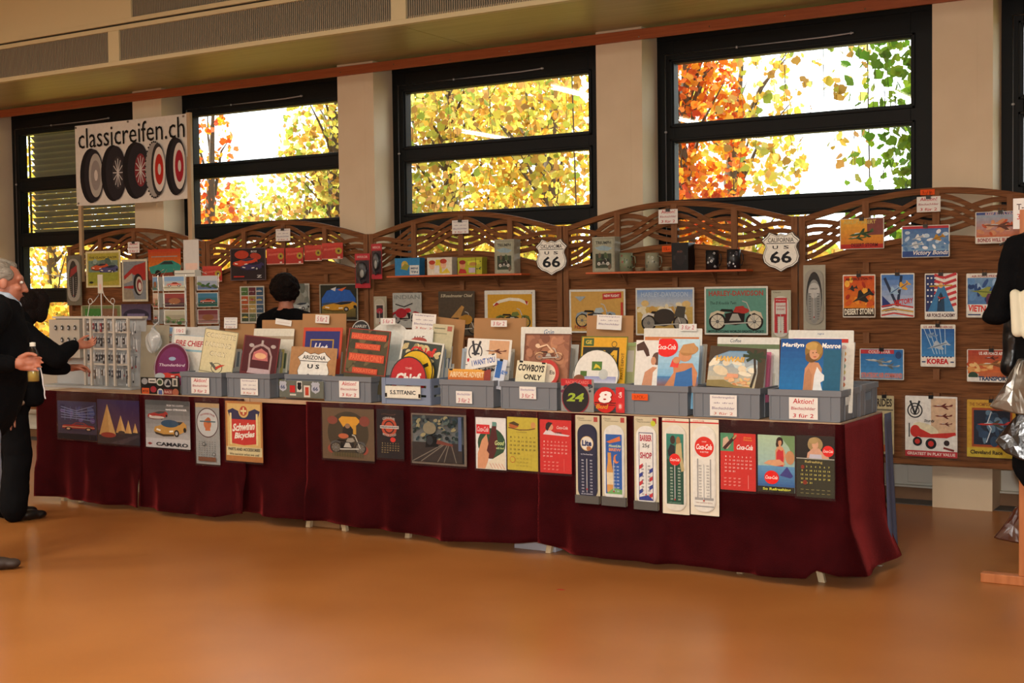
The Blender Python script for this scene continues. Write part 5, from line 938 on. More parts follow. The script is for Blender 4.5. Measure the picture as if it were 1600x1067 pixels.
tsign('grey card behind the Fire Chief sign', (268, 322, 511, 535), 'b4b4b0', [], Y=6.40, ext=.25)
ptag('pale offer card over the Fire Chief sign', (272, 290, 511, 522), [t_('5 für 2', .5, .5, .6, .5, 'c05060', .02)], Y=6.38)
tsign('round purple sign of a red convertible at the left of the crates', (238, 294, 549, 598), '5a2440', [c_(.5, .5, .49, '9a8a90'), c_(.5, .5, .465, '5c1c3a'), c_(.5, .5, .40, '6a2c58'), e_(.5, .76, .1, .06, '8aa0b8'), t_('Thunderbird', .5, .56, .72, .09, 'c8b8c4', .02, .3), car34(.52, .24, .8, .34, 'b83c30', '7a3c38'), e_(.2, .2, .14, .1, 'a0a8a8')], Y=6.24, shape='round', ext=0)
tsign('pale sheet edges standing behind the purple round sign', (282, 312, 555, 600), 'b4b0a4', [r_(.1, 0, .3, 1, '8a96a0'), r_(.6, 0, .7, 1, '9a9a94')], Y=6.30)
o, w, h = sign('sticker_board', 'dark board covered in small round badges at the left of the crates', 'board', (220.5, 281, 590, 619), 6.176, '1e1c1c', [e_(.1, .78, .08, .17, '8a8a8a'), r_(.2, .7, .4, .95, 'b8b4ac'), r_(.23, .78, .37, .84, '3a3a3a'), e_(.5, .76, .09, .2, 'b0b0a4'), e_(.5, .76, .06, .13, '3c4a34'), e_(.7, .72, .09, .22, '9a9a9a'), p_([(.64, .6), (.72, .92), (.78, .6)], '23232a'), r_(.82, .56, .95, .98, 'b8b4a8'), r_(.85, .62, .92, .9, '4a4a48'), r_(.03, .08, .22, .42, 'b85028'), t_('MOTOR', .125, .25, .14, .12, '3a2018', .02), e_(.33, .36, .08, .17, '8a2c34'), e_(.51, .2, .08, .22, 'c0bcb4'), p_(X(.51, .2, .11, .3, SHIELD), '4a5a8a'), r_(.6, .1, .82, .4, '7a3430'), t_('RACE', .71, .25, .18, .14, 'c8a89c', .02), e_(.9, .24, .08, .2, '9a5a44')], mt=M_PAINT, rad=.002)

# ------------------------------------------------------------------ pictures hung from the table edge
HY = 6.135
def hung(label, px, base, ops, name='hanging_picture', cat='picture', top=.05, **k):
    k.setdefault('mt', M_PAINT)
    o, w, h = sign(name, label, cat, px, HY, base, ops, rad=.003, **k); zt = o.location.z+h
    sleeve_part(o, w, h, max(.0, TZ-.004-zt), .005)
    MB().box(-w*.12-.012, -w*.12+.012, -.004, .024, TZ-.03-o.location.z, TZ-.004-o.location.z).build('tape_tab', M_SLEEVE, o)
    return o
CAL = dict(name='wall_calendar', cat='calendar')
hung('dark picture of a red car before a roller coaster, leftmost on the table front', (91, 151, 627, 686), '1c1828', [g_(0, 0, 1, 1, '241a30', '2c2c58'), blotch(.1, .5, .95, .9, ['3a4078', '4a5890', '5a4a80', '242448'], 22, .12, 3), [l_([(.1, .85-.07*i), (.5, .75-.05*i), (.95, .9-.1*i)], .012, '7a84a8') for i in range(5)], [l_([(.2+.15*i, .5), (.2+.15*i, .86)], .008, '6a78a0') for i in range(5)], car(.55, .32, .84, .36, '8c2820', '3a3048', 'b89878'), r_(0, 0, 1, .14, '18141c')], thick=.003)
hung('dark picture of lit tepee cabins at dusk', (153, 218.5, 625, 694), '2a1a30', [g_(0, .3, 1, 1, '4a2a3c', '2a1c50'), r_(0, 0, 1, .3, '241c24'), [p_([(a-w_, b), (a, c), (a+w_, b)], 'b88c50') for a, w_, b, c in ((.24, .2, .2, .9), (.56, .12, .26, .66), (.74, .08, .26, .56), (.9, .06, .28, .5))], [p_([(a, c), (a+w_*.2, b), (a+w_, b)], 'c8a064') for a, w_, b, c in ((.24, .2, .2, .9), (.56, .12, .26, .66), (.74, .08, .26, .56), (.9, .06, .28, .5))], e_(.26, .2, .18, .06, '8a2c20'), e_(.58, .27, .08, .04, '3a2c28'), p_([(.3, .02), (.96, .24), (1, .2), (.6, .0)], '3c3038')], thick=.003)
hung('grey picture of a yellow convertible lettered Camaro', (228, 297, 626, 700), 'b4b4b4', [g_(0, .2, 1, 1, 'a8a8a8', '3c4042'), r_(0, 0, 1, .2, 'b8b8ba'), t_('FROM THE COUNTRY', .68, .9, .38, .04, 'c8c8c8', .02, .1), t_('getting STRONGER', .7, .81, .48, .05, 'e4e4e4', .03), car34(.28, .68, .46, .28, '9c3028', '5a2420', '3a3c3c'), e_(.26, .64, .18, .03, 'c0b8b0'), car34(.56, .4, .74, .5, 'b88c44', '3a2c1c'), e_(.56, .52, .2, .08, '2c4a64'), t_('CAMARO', .6, .08, .72, .08, '23242a', .04), p_([(.04, .08), (.1, .11), (.16, .08), (.1, .05)], '8a3a34')])
hung('narrow silver cyclist calendar with a round badge', (306.5, 343.5, 630, 725), '8d908f', [r_(0, .93, 1, 1, 'a8906a'), c_(.5, .68, .46, '3c1c1e'), c_(.5, .68, .43, 'b4b8b8'), e_(.5, .66, .16, .09, 'b86a40'), e_(.54, .72, .1, .05, 'a05838'), p_([(.4, .55), (.62, .55), (.6, .64), (.42, .64)], 'b86a40'), t_('TAX DODGE CYCLES', .5, .79, .62, .03, '8a2c34', .03, 0, 0, .04), l_([(.18, .7), (.84, .7)], .04, '4a6068'), [r_(.12+.11*j, .36-.035*i, .17+.11*j, .365-.035*i+.008, '6c706e') for i in range(8) for j in range(7)], e_(.36, .33, .07, .03, '34383a'), e_(.36, .33, .05, .02, '8d908f'), e_(.78, .17, .06, .03, '34383a'), e_(.78, .17, .045, .02, '8d908f'), r_(.12, .05, .86, .12, '6e4a38')], **CAL)
hung('tan and red bicycle shop sign, parts and accessories', (353, 410.5, 627, 721), 'a8703c', [r_(.05, .24, .95, .96, 'c8a868'), r_(.02, .09, .98, .24, 'c8bc90'), p_([(.06, .84), (.2, .88), (.34, .84), (.66, .84), (.8, .88), (.94, .84), (.84, .66), (.16, .66)], '23284c'), p_([(.16, .3), (.5, .27), (.84, .3), (.84, .7), (.16, .7)], 'b8302c'), r_(.12, .28, .17, .8, 'd8c890'), r_(.83, .28, .88, .8, 'd8c890'), t_('Schwinn', .5, .58, .6, .13, 'e0dcd0', .04, .35, .1), t_('Bicycles', .52, .43, .54, .13, 'e0dcd0', .04, .35, .1), c_(.5, .84, .14, 'c8a868'), c_(.5, .84, .1, 'a8442c'), l_([(.42, .84), (.58, .84)], .04, 'd8c890'), l_([(.5, .78), (.5, .9)], .04, 'd8c890'), t_('PARTS AND ACCESSORIES', .5, .2, .86, .05, '34342c', .03), t_('We service what we sell', .5, .12, .8, .04, '4a4438', .01, .3)], name='hanging_sign', cat='sign')
hung('brown picture of a biker on a motorcycle before a yellow sunset', (504.5, 585, 638, 718), '63503a', [r_(0, 0, 1, 1, '5f4c38'), e_(.5, .52, .40, .42, '3c3426'), p_([(.32, .78), (.38, .84), (.66, .84), (.74, .76), (.6, .6), (.52, .66), (.42, .62)], 'c8902c'), r_(.42, .42, .48, .66, 'b88a30'), r_(.6, .5, .66, .68, 'b88a30'), e_(.2, .76, .1, .08, '7a3c30'), e_(.82, .76, .1, .1, '7a3c30'), e_(.2, .2, .1, .09, '8a4030'), e_(.8, .2, .09, .09, '8a4030'), bike(.5, .32, .7, .5, '4c4c4c', '1c1a18', '5a5448', '8a8478'), e_(.5, .56, .1, .12, '1c1c1a'), e_(.5, .66, .05, .05, '8a6a50'), e_(.42, .46, .1, .05, 'a85a3c'), r_(.2, .06, .8, .14, '4c4430'), [r_(.22+.05*i, .04, .225+.05*i, .14, '6a5c40') for i in range(12)]], thick=.003)
hung('narrow black motorcycle calendar with an orange round badge', (589.5, 631, 640, 716), '17141a', [c_(.48, .62, .36, '16141a'), c_(.46, .64, .29, 'a8442c'), c_(.46, .64, .2, '2a1a1c'), c_(.46, .64, .16, 'a8442c'), r_(.12, .61, .82, .67, 'b8b4b0'), t_('HARLEY-DAVIDSON', .47, .64, .66, .03, '1c1a1c', .04), t_('GENUINE', .45, .8, .46, .05, 'a8a49c', .03, 0, 0, .03), t_('MOTOR CYCLES', .47, .5, .5, .05, 'a8a49c', .03, 0, 0, -.03), e_(.6, .385, .1, .05, 'c03028'), [e_(.2+.07*i, .9+.01*math.sin(i), .012, .008, '8a5a40') for i in range(8)], cal(.16, .1, .86, .33, 'a8986c')], **CAL)
hung('dark picture of a steam locomotive under storm clouds', (643.5, 729, 647, 726), '6c6258', [r_(.02, .04, .96, .97, '23262c'), g_(.03, .42, .95, .96, '6a7070', '1c2830'), blotch(.05, .46, .9, .95, ['2c3c44', '8a8464', '4c5a58', '1c2428', '23302f', '34444a'], 90, .06, 3), p_([(.03, .06), (.03, .44), (.95, .44), (.95, .06)], '34302f'), [l_([(a, .06), (.5+.45*(a-.5)*.3+.2, .44)], .015, '6a645c') for a in (.05, .2, .5, .62, .84)], p_([(.28, .34), (.3, .56), (.38, .6), (.48, .54), (.52, .36)], '15171a'), e_(.36, .48, .06, .09, '2c3034'), e_(.36, .72, .12, .12, '7a7460'), p_([(.48, .42), (.5, .5), (.78, .42), (.78, .38)], '6a3c34'), r_(.88, .3, .94, .96, '4c5a78')], thick=.003)
hung('white calendar cover of a hand holding a cola bottle on a green disc', (744, 791, 652.5, 733), 'd8d8d6', [e_(.52, .5, .46, .3, '244a34'), r_(.02, .68, .46, .86, 'c8242c'), t_('Coca-Cola', .24, .77, .38, .1, 'e0c8c8', .02, .2), p_([(.56, .9), (.7, .9), (.68, .76), (.72, .6), (.7, .4), (.58, .22), (.34, .2), (.2, .28), (.4, .5), (.5, .7)], '4c1c20'), r_(.55, .84, .69, .92, '5a8a80'), p_([(.05, 0), (.06, .3), (.2, .56), (.36, .68), (.42, .5), (.36, .36), (.44, .3), (.4, .16), (.3, 0)], 'c8906c'), t_('Good', .78, .52, .3, .09, 'c8d890', .02, .2), t_('with food', .8, .42, .26, .04, 'c8d890', .02, .2), p_([(.3, 0), (.4, .14), (.96, .36), (.98, 0)], 'd4cdb8'), [l_([(.45+.1*i, .12), (.55+.1*i, .02)], .02, 'c89080') for i in range(5)], fr('c8c8c8', .01, .006)], **CAL)
hung('yellow calendar sheet with red and black pictures on top', (793, 840.5, 652, 735), 'b8a83c', [e_(.22, .84, .16, .05, 'a85a2c'), p_([(.04, .88), (.22, .92), (.4, .87), (.36, .83)], '4a3c20'), e_(.86, .86, .08, .06, 'c08a50'), l_([(.04, .8), (.4, .76), (.7, .77), (.92, .8)], .03, '6a4a28'), t_('CALENDAR', .48, .72, .36, .02, '6a602c', .01), cal(.06, .28, .96, .66, '5a5028'), c_(.18, .2, .09, 'b06030'), c_(.18, .2, .075, 'b8a83c'), minical(.3, .06, .72, .26, '968a3c'), r_(.8, .04, .805, .3, '8a7e34')], **CAL)
hung('red calendar sheet with a reclining woman, next to the yellow one', (844, 893, 656, 739), 'c42c2c', [p_([(.1, .72), (.2, .8), (.34, .8), (.46, .76), (.96, .72), (.9, .7), (.5, .71)], 'd0c4c8'), e_(.34, .86, .09, .06, 'c89070'), p_([(.2, .92), (.28, .96), (.42, .94), (.36, .9), (.3, .84), (.24, .78), (.18, .84)], '2a1c20'), t_('Coca-Cola', .72, .86, .36, .06, 'e0c4c0', .02, .2), t_('1946', .6, .76, .2, .04, '3a2428', .02), cal(.08, .28, .9, .62, 'e0b8b0'), minical(.1, .04, .64, .24, 'd8948c'), r_(.78, .04, .785, .28, 'd8948c')], **CAL)
hung('red calendar sheet with a bottle on a green corner, right of the thermometers', (1126, 1181, 677, 766), 'c42c28', [r_(0, .68, .38, 1, '4c8a64'), p_([(.06, .74), (.08, .9), (.2, .94), (.3, .8), (.2, .72)], 'c8a890'), l_([(.1, .72), (.42, .94)], .09, '3c2020'), l_([(.36, .9), (.46, .97)], .05, 'a88c60'), t_('Drink', .78, .93, .22, .03, 'd8903c', .02), t_('Delicious', .78, .89, .24, .03, 'd8903c', .02), t_('Coca-Cola', .7, .76, .46, .09, 'e8e0dc', .03, .25), cal(.1, .3, .92, .62, 'e4c4bc'), minical(.08, .06, .62, .24, 'dca49c'), r_(.8, .04, .81, .28, 'dca49c')], **CAL)
hung('blue and green calendar cover of a bather in red, lettered So Refreshing', (1184.5, 1242, 680, 769), '8fb0a8', [g_(0, .45, 1, 1, '94b4b0', 'a8c0a0'), g_(0, .1, 1, .46, '2c5a94', '5c94bc'), p_([(.6, 1), (1, 1), (1, .55), (.85, .8)], '6a8a5c'), lady(.6, .72, .55, .52, 'c02c34', '2a1814', 'c8926c'), p_([(.16, .5), (.3, .56), (.6, .58), (.76, .5), (.5, .46)], 'cf9a74'), e_(.88, .62, .12, .12, 'b8845c'), p_([(.6, .3), (.8, .46), (.96, .3), (.9, .26)], '3a3c80'), coke(.38, .26, .2, .12), r_(0, 0, 1, .1, '23241c'), t_('So Refreshing', .52, .05, .76, .06, 'c8d048', .03), r_(.18, .66, .182, .9, '7a9a94')], **CAL)
hung('dark green calendar of a blonde woman with a red disc, rightmost on the table front', (1244.5, 1304, 681, 777), '2c2f22', [r_(0, .64, 1, 1, '1c1a1a'), r_(0, .62, 1, .635, 'a8a8a0'), e_(.5, .86, .2, .12, '9a8458'), p_([(.28, .64), (.3, .72), (.44, .8), (.6, .8), (.72, .72), (.86, .66), (.86, .635)], 'c89a80'), p_([(.34, .635), (.36, .7), (.66, .7), (.68, .635)], 'b8b8c8'), e_(.5, .86, .085, .08, 'cf9f80'), e_(.45, .92, .12, .05, 'a89060'), coke(.84, .76, .15, .09), t_('Refreshing', .46, .57, .46, .05, 'b8a860', .02), cal(.1, .2, .92, .53, 'c8c060'), [r_(.12+.14*j, .12-.06*i, .2+.14*j, .127-.06*i, '98905a') for i in range(2) for j in range(6)], c_(.18, .49, .05, '7a3428'), c_(.24, .24, .06, '7a3428')], **CAL)
TH = dict(Y=HY-.004)
CTX = [t_('Classic', .22, .968, .3, .018, '6a6450', .02), t_('Thermometers', .4, .944, .56, .014, '6a6450', .02), r_(.76, .93, .92, .985, 'a8423c')]
thermometer('thermometer', 'dark blue thermometer with a cream lite badge, leftmost of the five', (900, 937.5, 649, 786), HY-.004, 'c4ba9c', '1c2440', [c_(.5, .745, .34, 'c8a860'), c_(.5, .745, .31, 'd8d4c8'), t_('Lite', .5, .75, .5, .08, '1c2c5c', .05), e_(.6, .68, .12, .03, 'a86a40'), t_("It's The Finest Beer", .5, .6, .62, .02, 'b8bcc8', .03), scale('b8bcc8', v1=.52), t_('MILLER BREWING', .5, .07, .6, .015, 'b8bcc8', .03)], cardops=CTX, foot=.09, inset=(.10, .05, .90, .9))
thermometer('thermometer', 'white thermometer with a blue picture of a bottle and crescent moon, second of five', (941, 979.5, 650, 790), HY-.004, 'c4ba9c', 'd4d4d0', [r_(.1, .1, .9, .88, '2058a4'), p_([(.14, .78), (.8, .86), (.84, .8), (.3, .76)], 'c86a3c'), t_('MoonLite', .56, .73, .6, .035, 'b8c8a0', .04, .2), t_('BREW', .56, .68, .6, .04, 'd08858', .04), e_(.62, .56, .14, .06, 'd07c4c'), e_(.68, .57, .1, .045, '2058a4'), p_([(.16, .12), (.14, .4), (.2, .52), (.2, .64), (.36, .64), (.38, .52), (.46, .4), (.46, .12)], 'c8904c'), r_(.15, .22, .46, .38, 'd4c4a0'), p_([(.12, .1), (.5, .18), (.9, .16), (.9, .1)], '6aa060'), scale('b8c8d8', .6, .62, .14, .46, 8)], cardops=CTX, foot=.1, inset=(.10, .05, .92, .9))
thermometer('thermometer', 'white barber shop thermometer with red and blue stripes, middle of the five', (991.5, 1029.5, 651, 796), HY-.004, 'c4ba9c', 'dcdcd8', [r_(.14, .06, .86, .92, '34346c'), r_(.17, .07, .83, .91, 'dcdcd8'), t_('BARBER', .5, .85, .6, .08, 'a83448', .04), t_('25¢', .5, .75, .36, .06, '2c2c34', .02), t_('SHOP', .5, .63, .6, .08, 'a83448', .04), [p_([(.17, .5-.105*i), (.34, .53-.105*i), (.34, .48-.105*i), (.17, .45-.105*i)], ['c03038', '2c3c8c'][i % 2]) for i in range(4)], [p_([(.66, .45-.105*i), (.83, .48-.105*i), (.83, .43-.105*i), (.66, .40-.105*i)], ['2c3c8c', 'c03038'][i % 2]) for i in range(4)], p_([(.17, .07), (.17, .1), (.6, .13), (.83, .08), (.83, .07)], '2c3c8c'), scale('5a5a64', .42, .58, .14, .5, 9)], cardops=CTX+[e_(.78, .93, .1, .03, 'b8c030')], foot=.09, inset=(.10, .05, .92, .9))
thermometer('thermometer', 'white carded thermometer with a dark green picture of a couple, fourth of five', (1035.5, 1077, 653.5, 803), HY-.004, 'd8cfba', 'd8d4c8', [r_(.1, .08, .9, .9, '1c4a3c'), g_(.1, .6, .9, .9, '2c5c50', '2c8474'), e_(.4, .83, .12, .05, '3c2c28'), e_(.66, .82, .1, .05, '9a7448'), p_([(.5, .58), (.56, .78), (.8, .8), (.84, .64), (.94, .48), (.8, .46), (.7, .6)], 'b8a878'), p_([(.16, .7), (.3, .78), (.5, .76), (.5, .64), (.2, .64)], '23282c'), coke(.5, .6, .26, .07), scale('b8c8b4', .42, .62, .14, .5), t_('refreshment', .5, .1, .6, .02, '6a9480', .02)], cardops=[r_(0, .955, 1, .97, 'c03030'), t_('Coca-Cola', .3, .982, .4, .015, 'c03030', .02)], inset=(.10, .035, .90, .93))
thermometer('thermometer', 'white carded thermometer with a red cola disc, rightmost of the five', (1079, 1123.5, 655, 805), HY-.004, 'dcd6c4', 'dddbd2', [c_(.52, .76, .42, 'd0281f'), t_('Coca-Cola', .52, .76, .7, .065, 'f0e8e4', .03, .2), t_('DRINK', .52, .82, .2, .015, 'e8c8c4', .02), t_('IN BOTTLES', .52, .70, .36, .018, 'e8c8c4', .03), r_(.2, .16, .26, .62, '9a9a98'), r_(.76, .16, .82, .62, '9a9a98'), r_(.1, .14, .92, .17, '9a9a98'), r_(.08, .06, .94, .075, '9a9a98'), t_('THIRST KNOWS NO SEASON', .5, .11, .74, .015, 'a89088', .02), scale('8a8a88', .42, .6, .19, .54)], cardops=[r_(0, .955, 1, .97, 'c03030'), t_('Coca-Cola', .3, .982, .4, .015, 'c03030', .02)], inset=(.10, .035, .90, .93))

# ------------------------------------------------------------------ banner on two posts
BX0, BX1 = at(118, 250, y=8.50).x, at(291, 250, y=8.50).x; bz0, bz1 = 2.30, 3.05
t = empty('banner_stand', ((BX0+BX1)/2, 8.50, 0), 0, label='white tyre dealer banner stretched between two wooden posts above the fence', cat='banner')
bw = BX1-BX0
MB().box(-bw/2+.015, -bw/2+.055, .004, .032, 1.58, 3.02).build('post', M_PINE, t, bevel=.002)
MB().box(bw/2-.0, bw/2+.05, .004, .034, .42, 3.06).build('post', M_PINE, t, bevel=.002)
mb = MB(); hh = bz1-bz0; mb.grid(lambda a, b: (-bw/2+(bw+.012)*a, .002+.004*math.sin(a*8)*(1-b), bz0+hh*b-.012*math.sin(PI*a)*(1-b)), 24, 4, 'd6d2c8', smooth=True)
def tyre(cu, cv, ru, rv, side, white=None, hub='8a8a88', hr=.5, rot=.0, tread=False):
    o = [e_(cu, cv, ru, rv, '1d1a1c', rot, 30), e_(cu+side*.25*ru, cv, ru*.86, rv*.96, '29262a', rot, 30)]
    if tread: o = [e_(cu-.1*ru, cv, ru*.95, rv, '9a9690', rot, 30)]+[e_(cu-.1*ru+ru*.95*math.cos(a), cv+rv*math.sin(a), .008, .012, '34302f', 0, 8) for a in [i*.2 for i in range(32)]]+[e_(cu+.3*ru, cv, ru*.72, rv*.94, '34302f', rot, 30)]
    k = cu+side*.42*ru
    if white: o += [e_(k, cv, ru*.62, rv*.80, white, rot, 30)]
    o += [e_(k, cv, ru*.62*hr*1.5 if not white else ru*.44, rv*.58 if not white else rv*.55, hub, rot, 30)]
    o += [l_([(k, cv), (k+ru*.42*math.cos(a), cv+rv*.5*math.sin(a))], .006, 'c0bcb8' if not white else hub) for a in [i*.52 for i in range(12)]] if not white else [e_(k+.02*ru, cv, ru*.16, rv*.2, 'ccc4bc')]
    return o
BO = [t_('classicreifen.ch', .515, .84, .96, .25, '16140f', .0, 0, .01), tyre(.15, .36, .105, .34, 1, 'a8a49c', '8c8682'), tyre(.355, .37, .11, .345, 1, None, '3a3638'), tyre(.56, .38, .115, .345, 1, None, '7c3034'), tyre(.74, .37, .085, .335, 1, 'd2ccc2', 'b02c20', tread=True), tyre(.915, .39, .085, .345, 1, 'd2ccc2', '9c2430')]
paint(mb, bw, hh, -.006, BO, 0, bz0)
mb.build('banner_sheet', M_PAPER, t)
for x, z in ((-bw/2+.02, bz1-.02), (0, bz1-.015), (bw/2-.02, bz1-.02), (-bw/2+.03, bz0+.02)): MB().tube([(x, -.001, z), (x, -.009, z)], .010, 10).build('eyelet', M_STEEL, t)

# ------------------------------------------------------------------ trinket rack at the left end of the table
RY = 6.46
rx0, rx1 = at(78, 560, y=RY).x, at(219, 560, y=RY).x; rzt = at(180, 497, y=RY).z
t = empty('trinket_rack', ((rx0+rx1)/2, RY, TZ), 0, label='pale grey display rack with upright white bars at the left end of the table', cat='display rack'); rw = rx1-rx0; rh = rzt-TZ
MG = mat('rack_board', '9a9c9c', .5); MWB = mat('rack_bar', 'b8aea0', .5)
MB().box(-rw/2, rw/2, .06, .07, 0, rh).build('back_board', MG, t, bevel=.002); MB().box(-rw/2-.01, rw/2+.01, -.1, .1, 0, .015).build('base', MG, t, bevel=.002)
MB().box(-rw/2, rw/2, .03, .08, rh-.004, rh+.012).build('top_rail', MWB, t)
brx = [at(p, 560, y=RY).x-(rx0+rx1)/2 for p in (137, 147, 170, 183, 205)]
for x in brx: MB().box(x-.009, x+.009, -.03, -.012, .015, rh).build('upright_bar', MWB, t, bevel=.002)
for z in (rh*.34, rh*.56, rh*.8): MB().box(brx[0]-.01, brx[-1]+.01, -.012, -.004, z-.006, z+.006).build('cross_bar', MWB, t)
MB().box(-rw/2+.0, brx[0]-.08, .0, .055, rh*.42, rh-.01).build('fob_board', mat('fob_board', 'a29a8c', .6), t)
ox, oy, oz = (rx0+rx1)/2, RY, TZ
def put(mb, name, label, cat, loc, group=None, m=M_VC): return tag(mb.build(name, m, None, loc), label, cat, group)
rr = random.Random(5)
fobp = [(87, 512), (97, 512), (107, 512), (117, 512), (97, 531), (107, 531), (117, 531)]
for i, (a, b) in enumerate(fobp):
    p = at(a, b, y=RY-.008); mb = MB(); mb.prism([(.012*math.cos(q)*1.0, .018*math.sin(q)) for q in [2*PI*k/14 for k in range(14)]], -.004, 0, '17171a'); mb.prism([(.007*math.cos(q), -.002+.009*math.sin(q)) for q in [2*PI*k/10 for k in range(10)]], -.0055, -.004, 'b0b4b8'); mb.tube([(0, -.002, .017), (0, -.004, .028)], .0015, 5, 'c0c0c0')
    put(mb, 'key_fob', 'oval black key fob on the pale left board of the trinket rack', 'key fob', p, 'oval key fobs in two rows on the trinket rack')
n = 0
for bi in range(len(brx)-1):
    xa, xb = brx[bi]+.013, brx[bi+1]-.013; m = max(1, int((xb-xa)/.022))
    for zz in (rh*.99, rh*.78, rh*.54, rh*.32):
        for k in range(m):
            x = xa+(xb-xa)*(k+.5)/m; L = rr.uniform(.035, .065); kc = rr.choice(['1a1a1e', '26262c', '3a3a40', '7c2c34', 'a8a8a8', '5c5048', '2c3440', 'c0bcb8']); mb = MB()
            mb.tube([(0, .008, 0), (0, -.006, 0), (0, -.008, -.012)], .0015, 5, 'b8b8b8'); mb.tube([(0, -.008, -.012), (rr.uniform(-.004, .004), -.008, -.02)], .004, 7, 'c0c0c0')
            w = rr.uniform(.005, .009); mb.box(-w, w, -.012, -.005, -.02-L, -.018, kc); mb.ell(0, -.0125, -.02-L*.5, w*.7, .002, L*.2, 'a0a0a0', 8, 5)
            put(mb, 'key_ring', 'small dark key ring pendant hanging between the white bars of the rack', 'key ring', (ox+x, oy-.012, oz+zz-.012), 'key rings hanging in the trinket rack')
for a, b in ((189, 505), (194, 505), (207, 508), (211, 505), (209, 530), (213, 532), (206, 560), (212, 560), (208, 585), (194, 575), (198, 590)):
    p = at(a, b, y=RY-.05); mb = MB(); L = rr.uniform(.04, .07)
    mb.tube([(0, .012, .01), (0, 0, .012), (0, 0, 0), (rr.uniform(-.006, .006), 0, -L)], .003, 6, rr.choice(['c8c8c8', 'a8a8a8', '3a3a40'])); mb.ell(0, 0, -L, .006, .004, .010, rr.choice(['1a1a1e', 'c8c8c8', '7c2c34']), 8, 6)
    put(mb, 'silver_pen', 'shiny slim chrome trinket hanging at the right of the rack', 'trinket', p, 'chrome trinkets at the right of the rack')
# scroll wire stand with a price card, behind the rack
c = at(159, 495, y=6.75); t = empty('wire_stand', (c.x, 6.75, TZ), 0, label='white scroll wire stand with a pale card, behind the trinket rack', cat='wire stand'); zc = c.z-TZ
zt = at(159, 455, y=6.75).z-TZ; ztt = at(159, 431, y=6.75).z-TZ
mb = MB(); mb.tube([(0, 0, 0), (0, 0, ztt)], .004, 8); mb.lathe([(0, 0), (.1, 0), (.1, .008), (0, .01)]); mb.build('pole', M_WWIRE, t)
for s in (-1, 1):
    MB().tube([(s*.012, 0, zt+.02), (s*.03, 0, zt-.03), (s*.08, 0, zt-.075), (s*.13, 0, zt-.10)], .003, 6).build('curved_wire', M_WWIRE, t)
    MB().tube([(s*(.12+.022*math.cos(a)), 0, zt-.075+.022*math.sin(a)*1) for a in [i*.5 for i in range(14)]], .0025, 6).build('scroll', M_WWIRE, t)
    MB().tube([(s*.13, 0, zt-.10), (s*.14, -.02, zc-.03), (s*.14, -.05, zc-.05)], .003, 6).build('arm', M_WWIRE, t)
board(.055, .14, 'b9b2a4', [r_(.3, .2, .7, .5, 'c8a090')], thick=.001, rad=.001).build('card', M_PAPER, t, (0, -.006, ztt-.13))
MB().tube([(-.15, -.05, zc-.05), (.15, -.05, zc-.05)], .004, 6).build('bar', M_WWIRE, t)
for i, (dx, k) in enumerate(((-.12, '8a5a4c'), (-.085, '4a4a4c'), (-.04, 'a8a8a8'), (.0, 'b83428'), (.03, 'c03a2a'), (.07, '2c2c30'), (.12, 'a8b4ac'))):
    mb = MB(); mb.ell(0, 0, 0, .028, .016, .02, k, 12, 8); mb.tube([(0, 0, .018), (0, .012, .04)], .002, 5, 'c0c0c0')
    put(mb, 'cap_trinket', ['brown', 'dark grey', 'silver', 'bright red', 'orange red', 'black', 'pale green'][i]+' little trinket on the scroll wire stand', 'trinket', (c.x+dx, 6.75-.056, TZ+zc-.03))

# ------------------------------------------------------------------ postcard spinner
SX, SYY = -7.0, 6.9
t = empty('postcard_spinner', (SX, SYY, TZ-.0), 0, label='clear wire postcard spinner on the table, right of the trinket rack', cat='card rack')
S0 = 0
mb = MB(); mb.tube([(0, 0, 0), (0, 0, .98)], .007, 8); mb.lathe([(0, 0), (.13, 0), (.13, .012), (.02, .02), (0, .02)]); mb.build('pole', M_WWIRE, t)
pcols = [('7a9cc8', '4a6a48'), ('c8c8c4', '4a6a9c'), ('8a3c34', '2c3038'), ('b8b4a8', '4a4a4c'), ('6a1c28', 'a88078'), ('5a8ab8', 'c0b890'), ('c8b8a0', 'a83c30'), ('4a7c9c', '2c5a3c'), ('b0a890', '6a5a48')]
faces = [(-.13, -.16, -.55, .17), (.09, -.19, .12, .19), (.24, -.02, .95, .15), (-.25, .03, -1.3, .14)]
names = ['left face', 'middle face', 'right face', 'far left face']
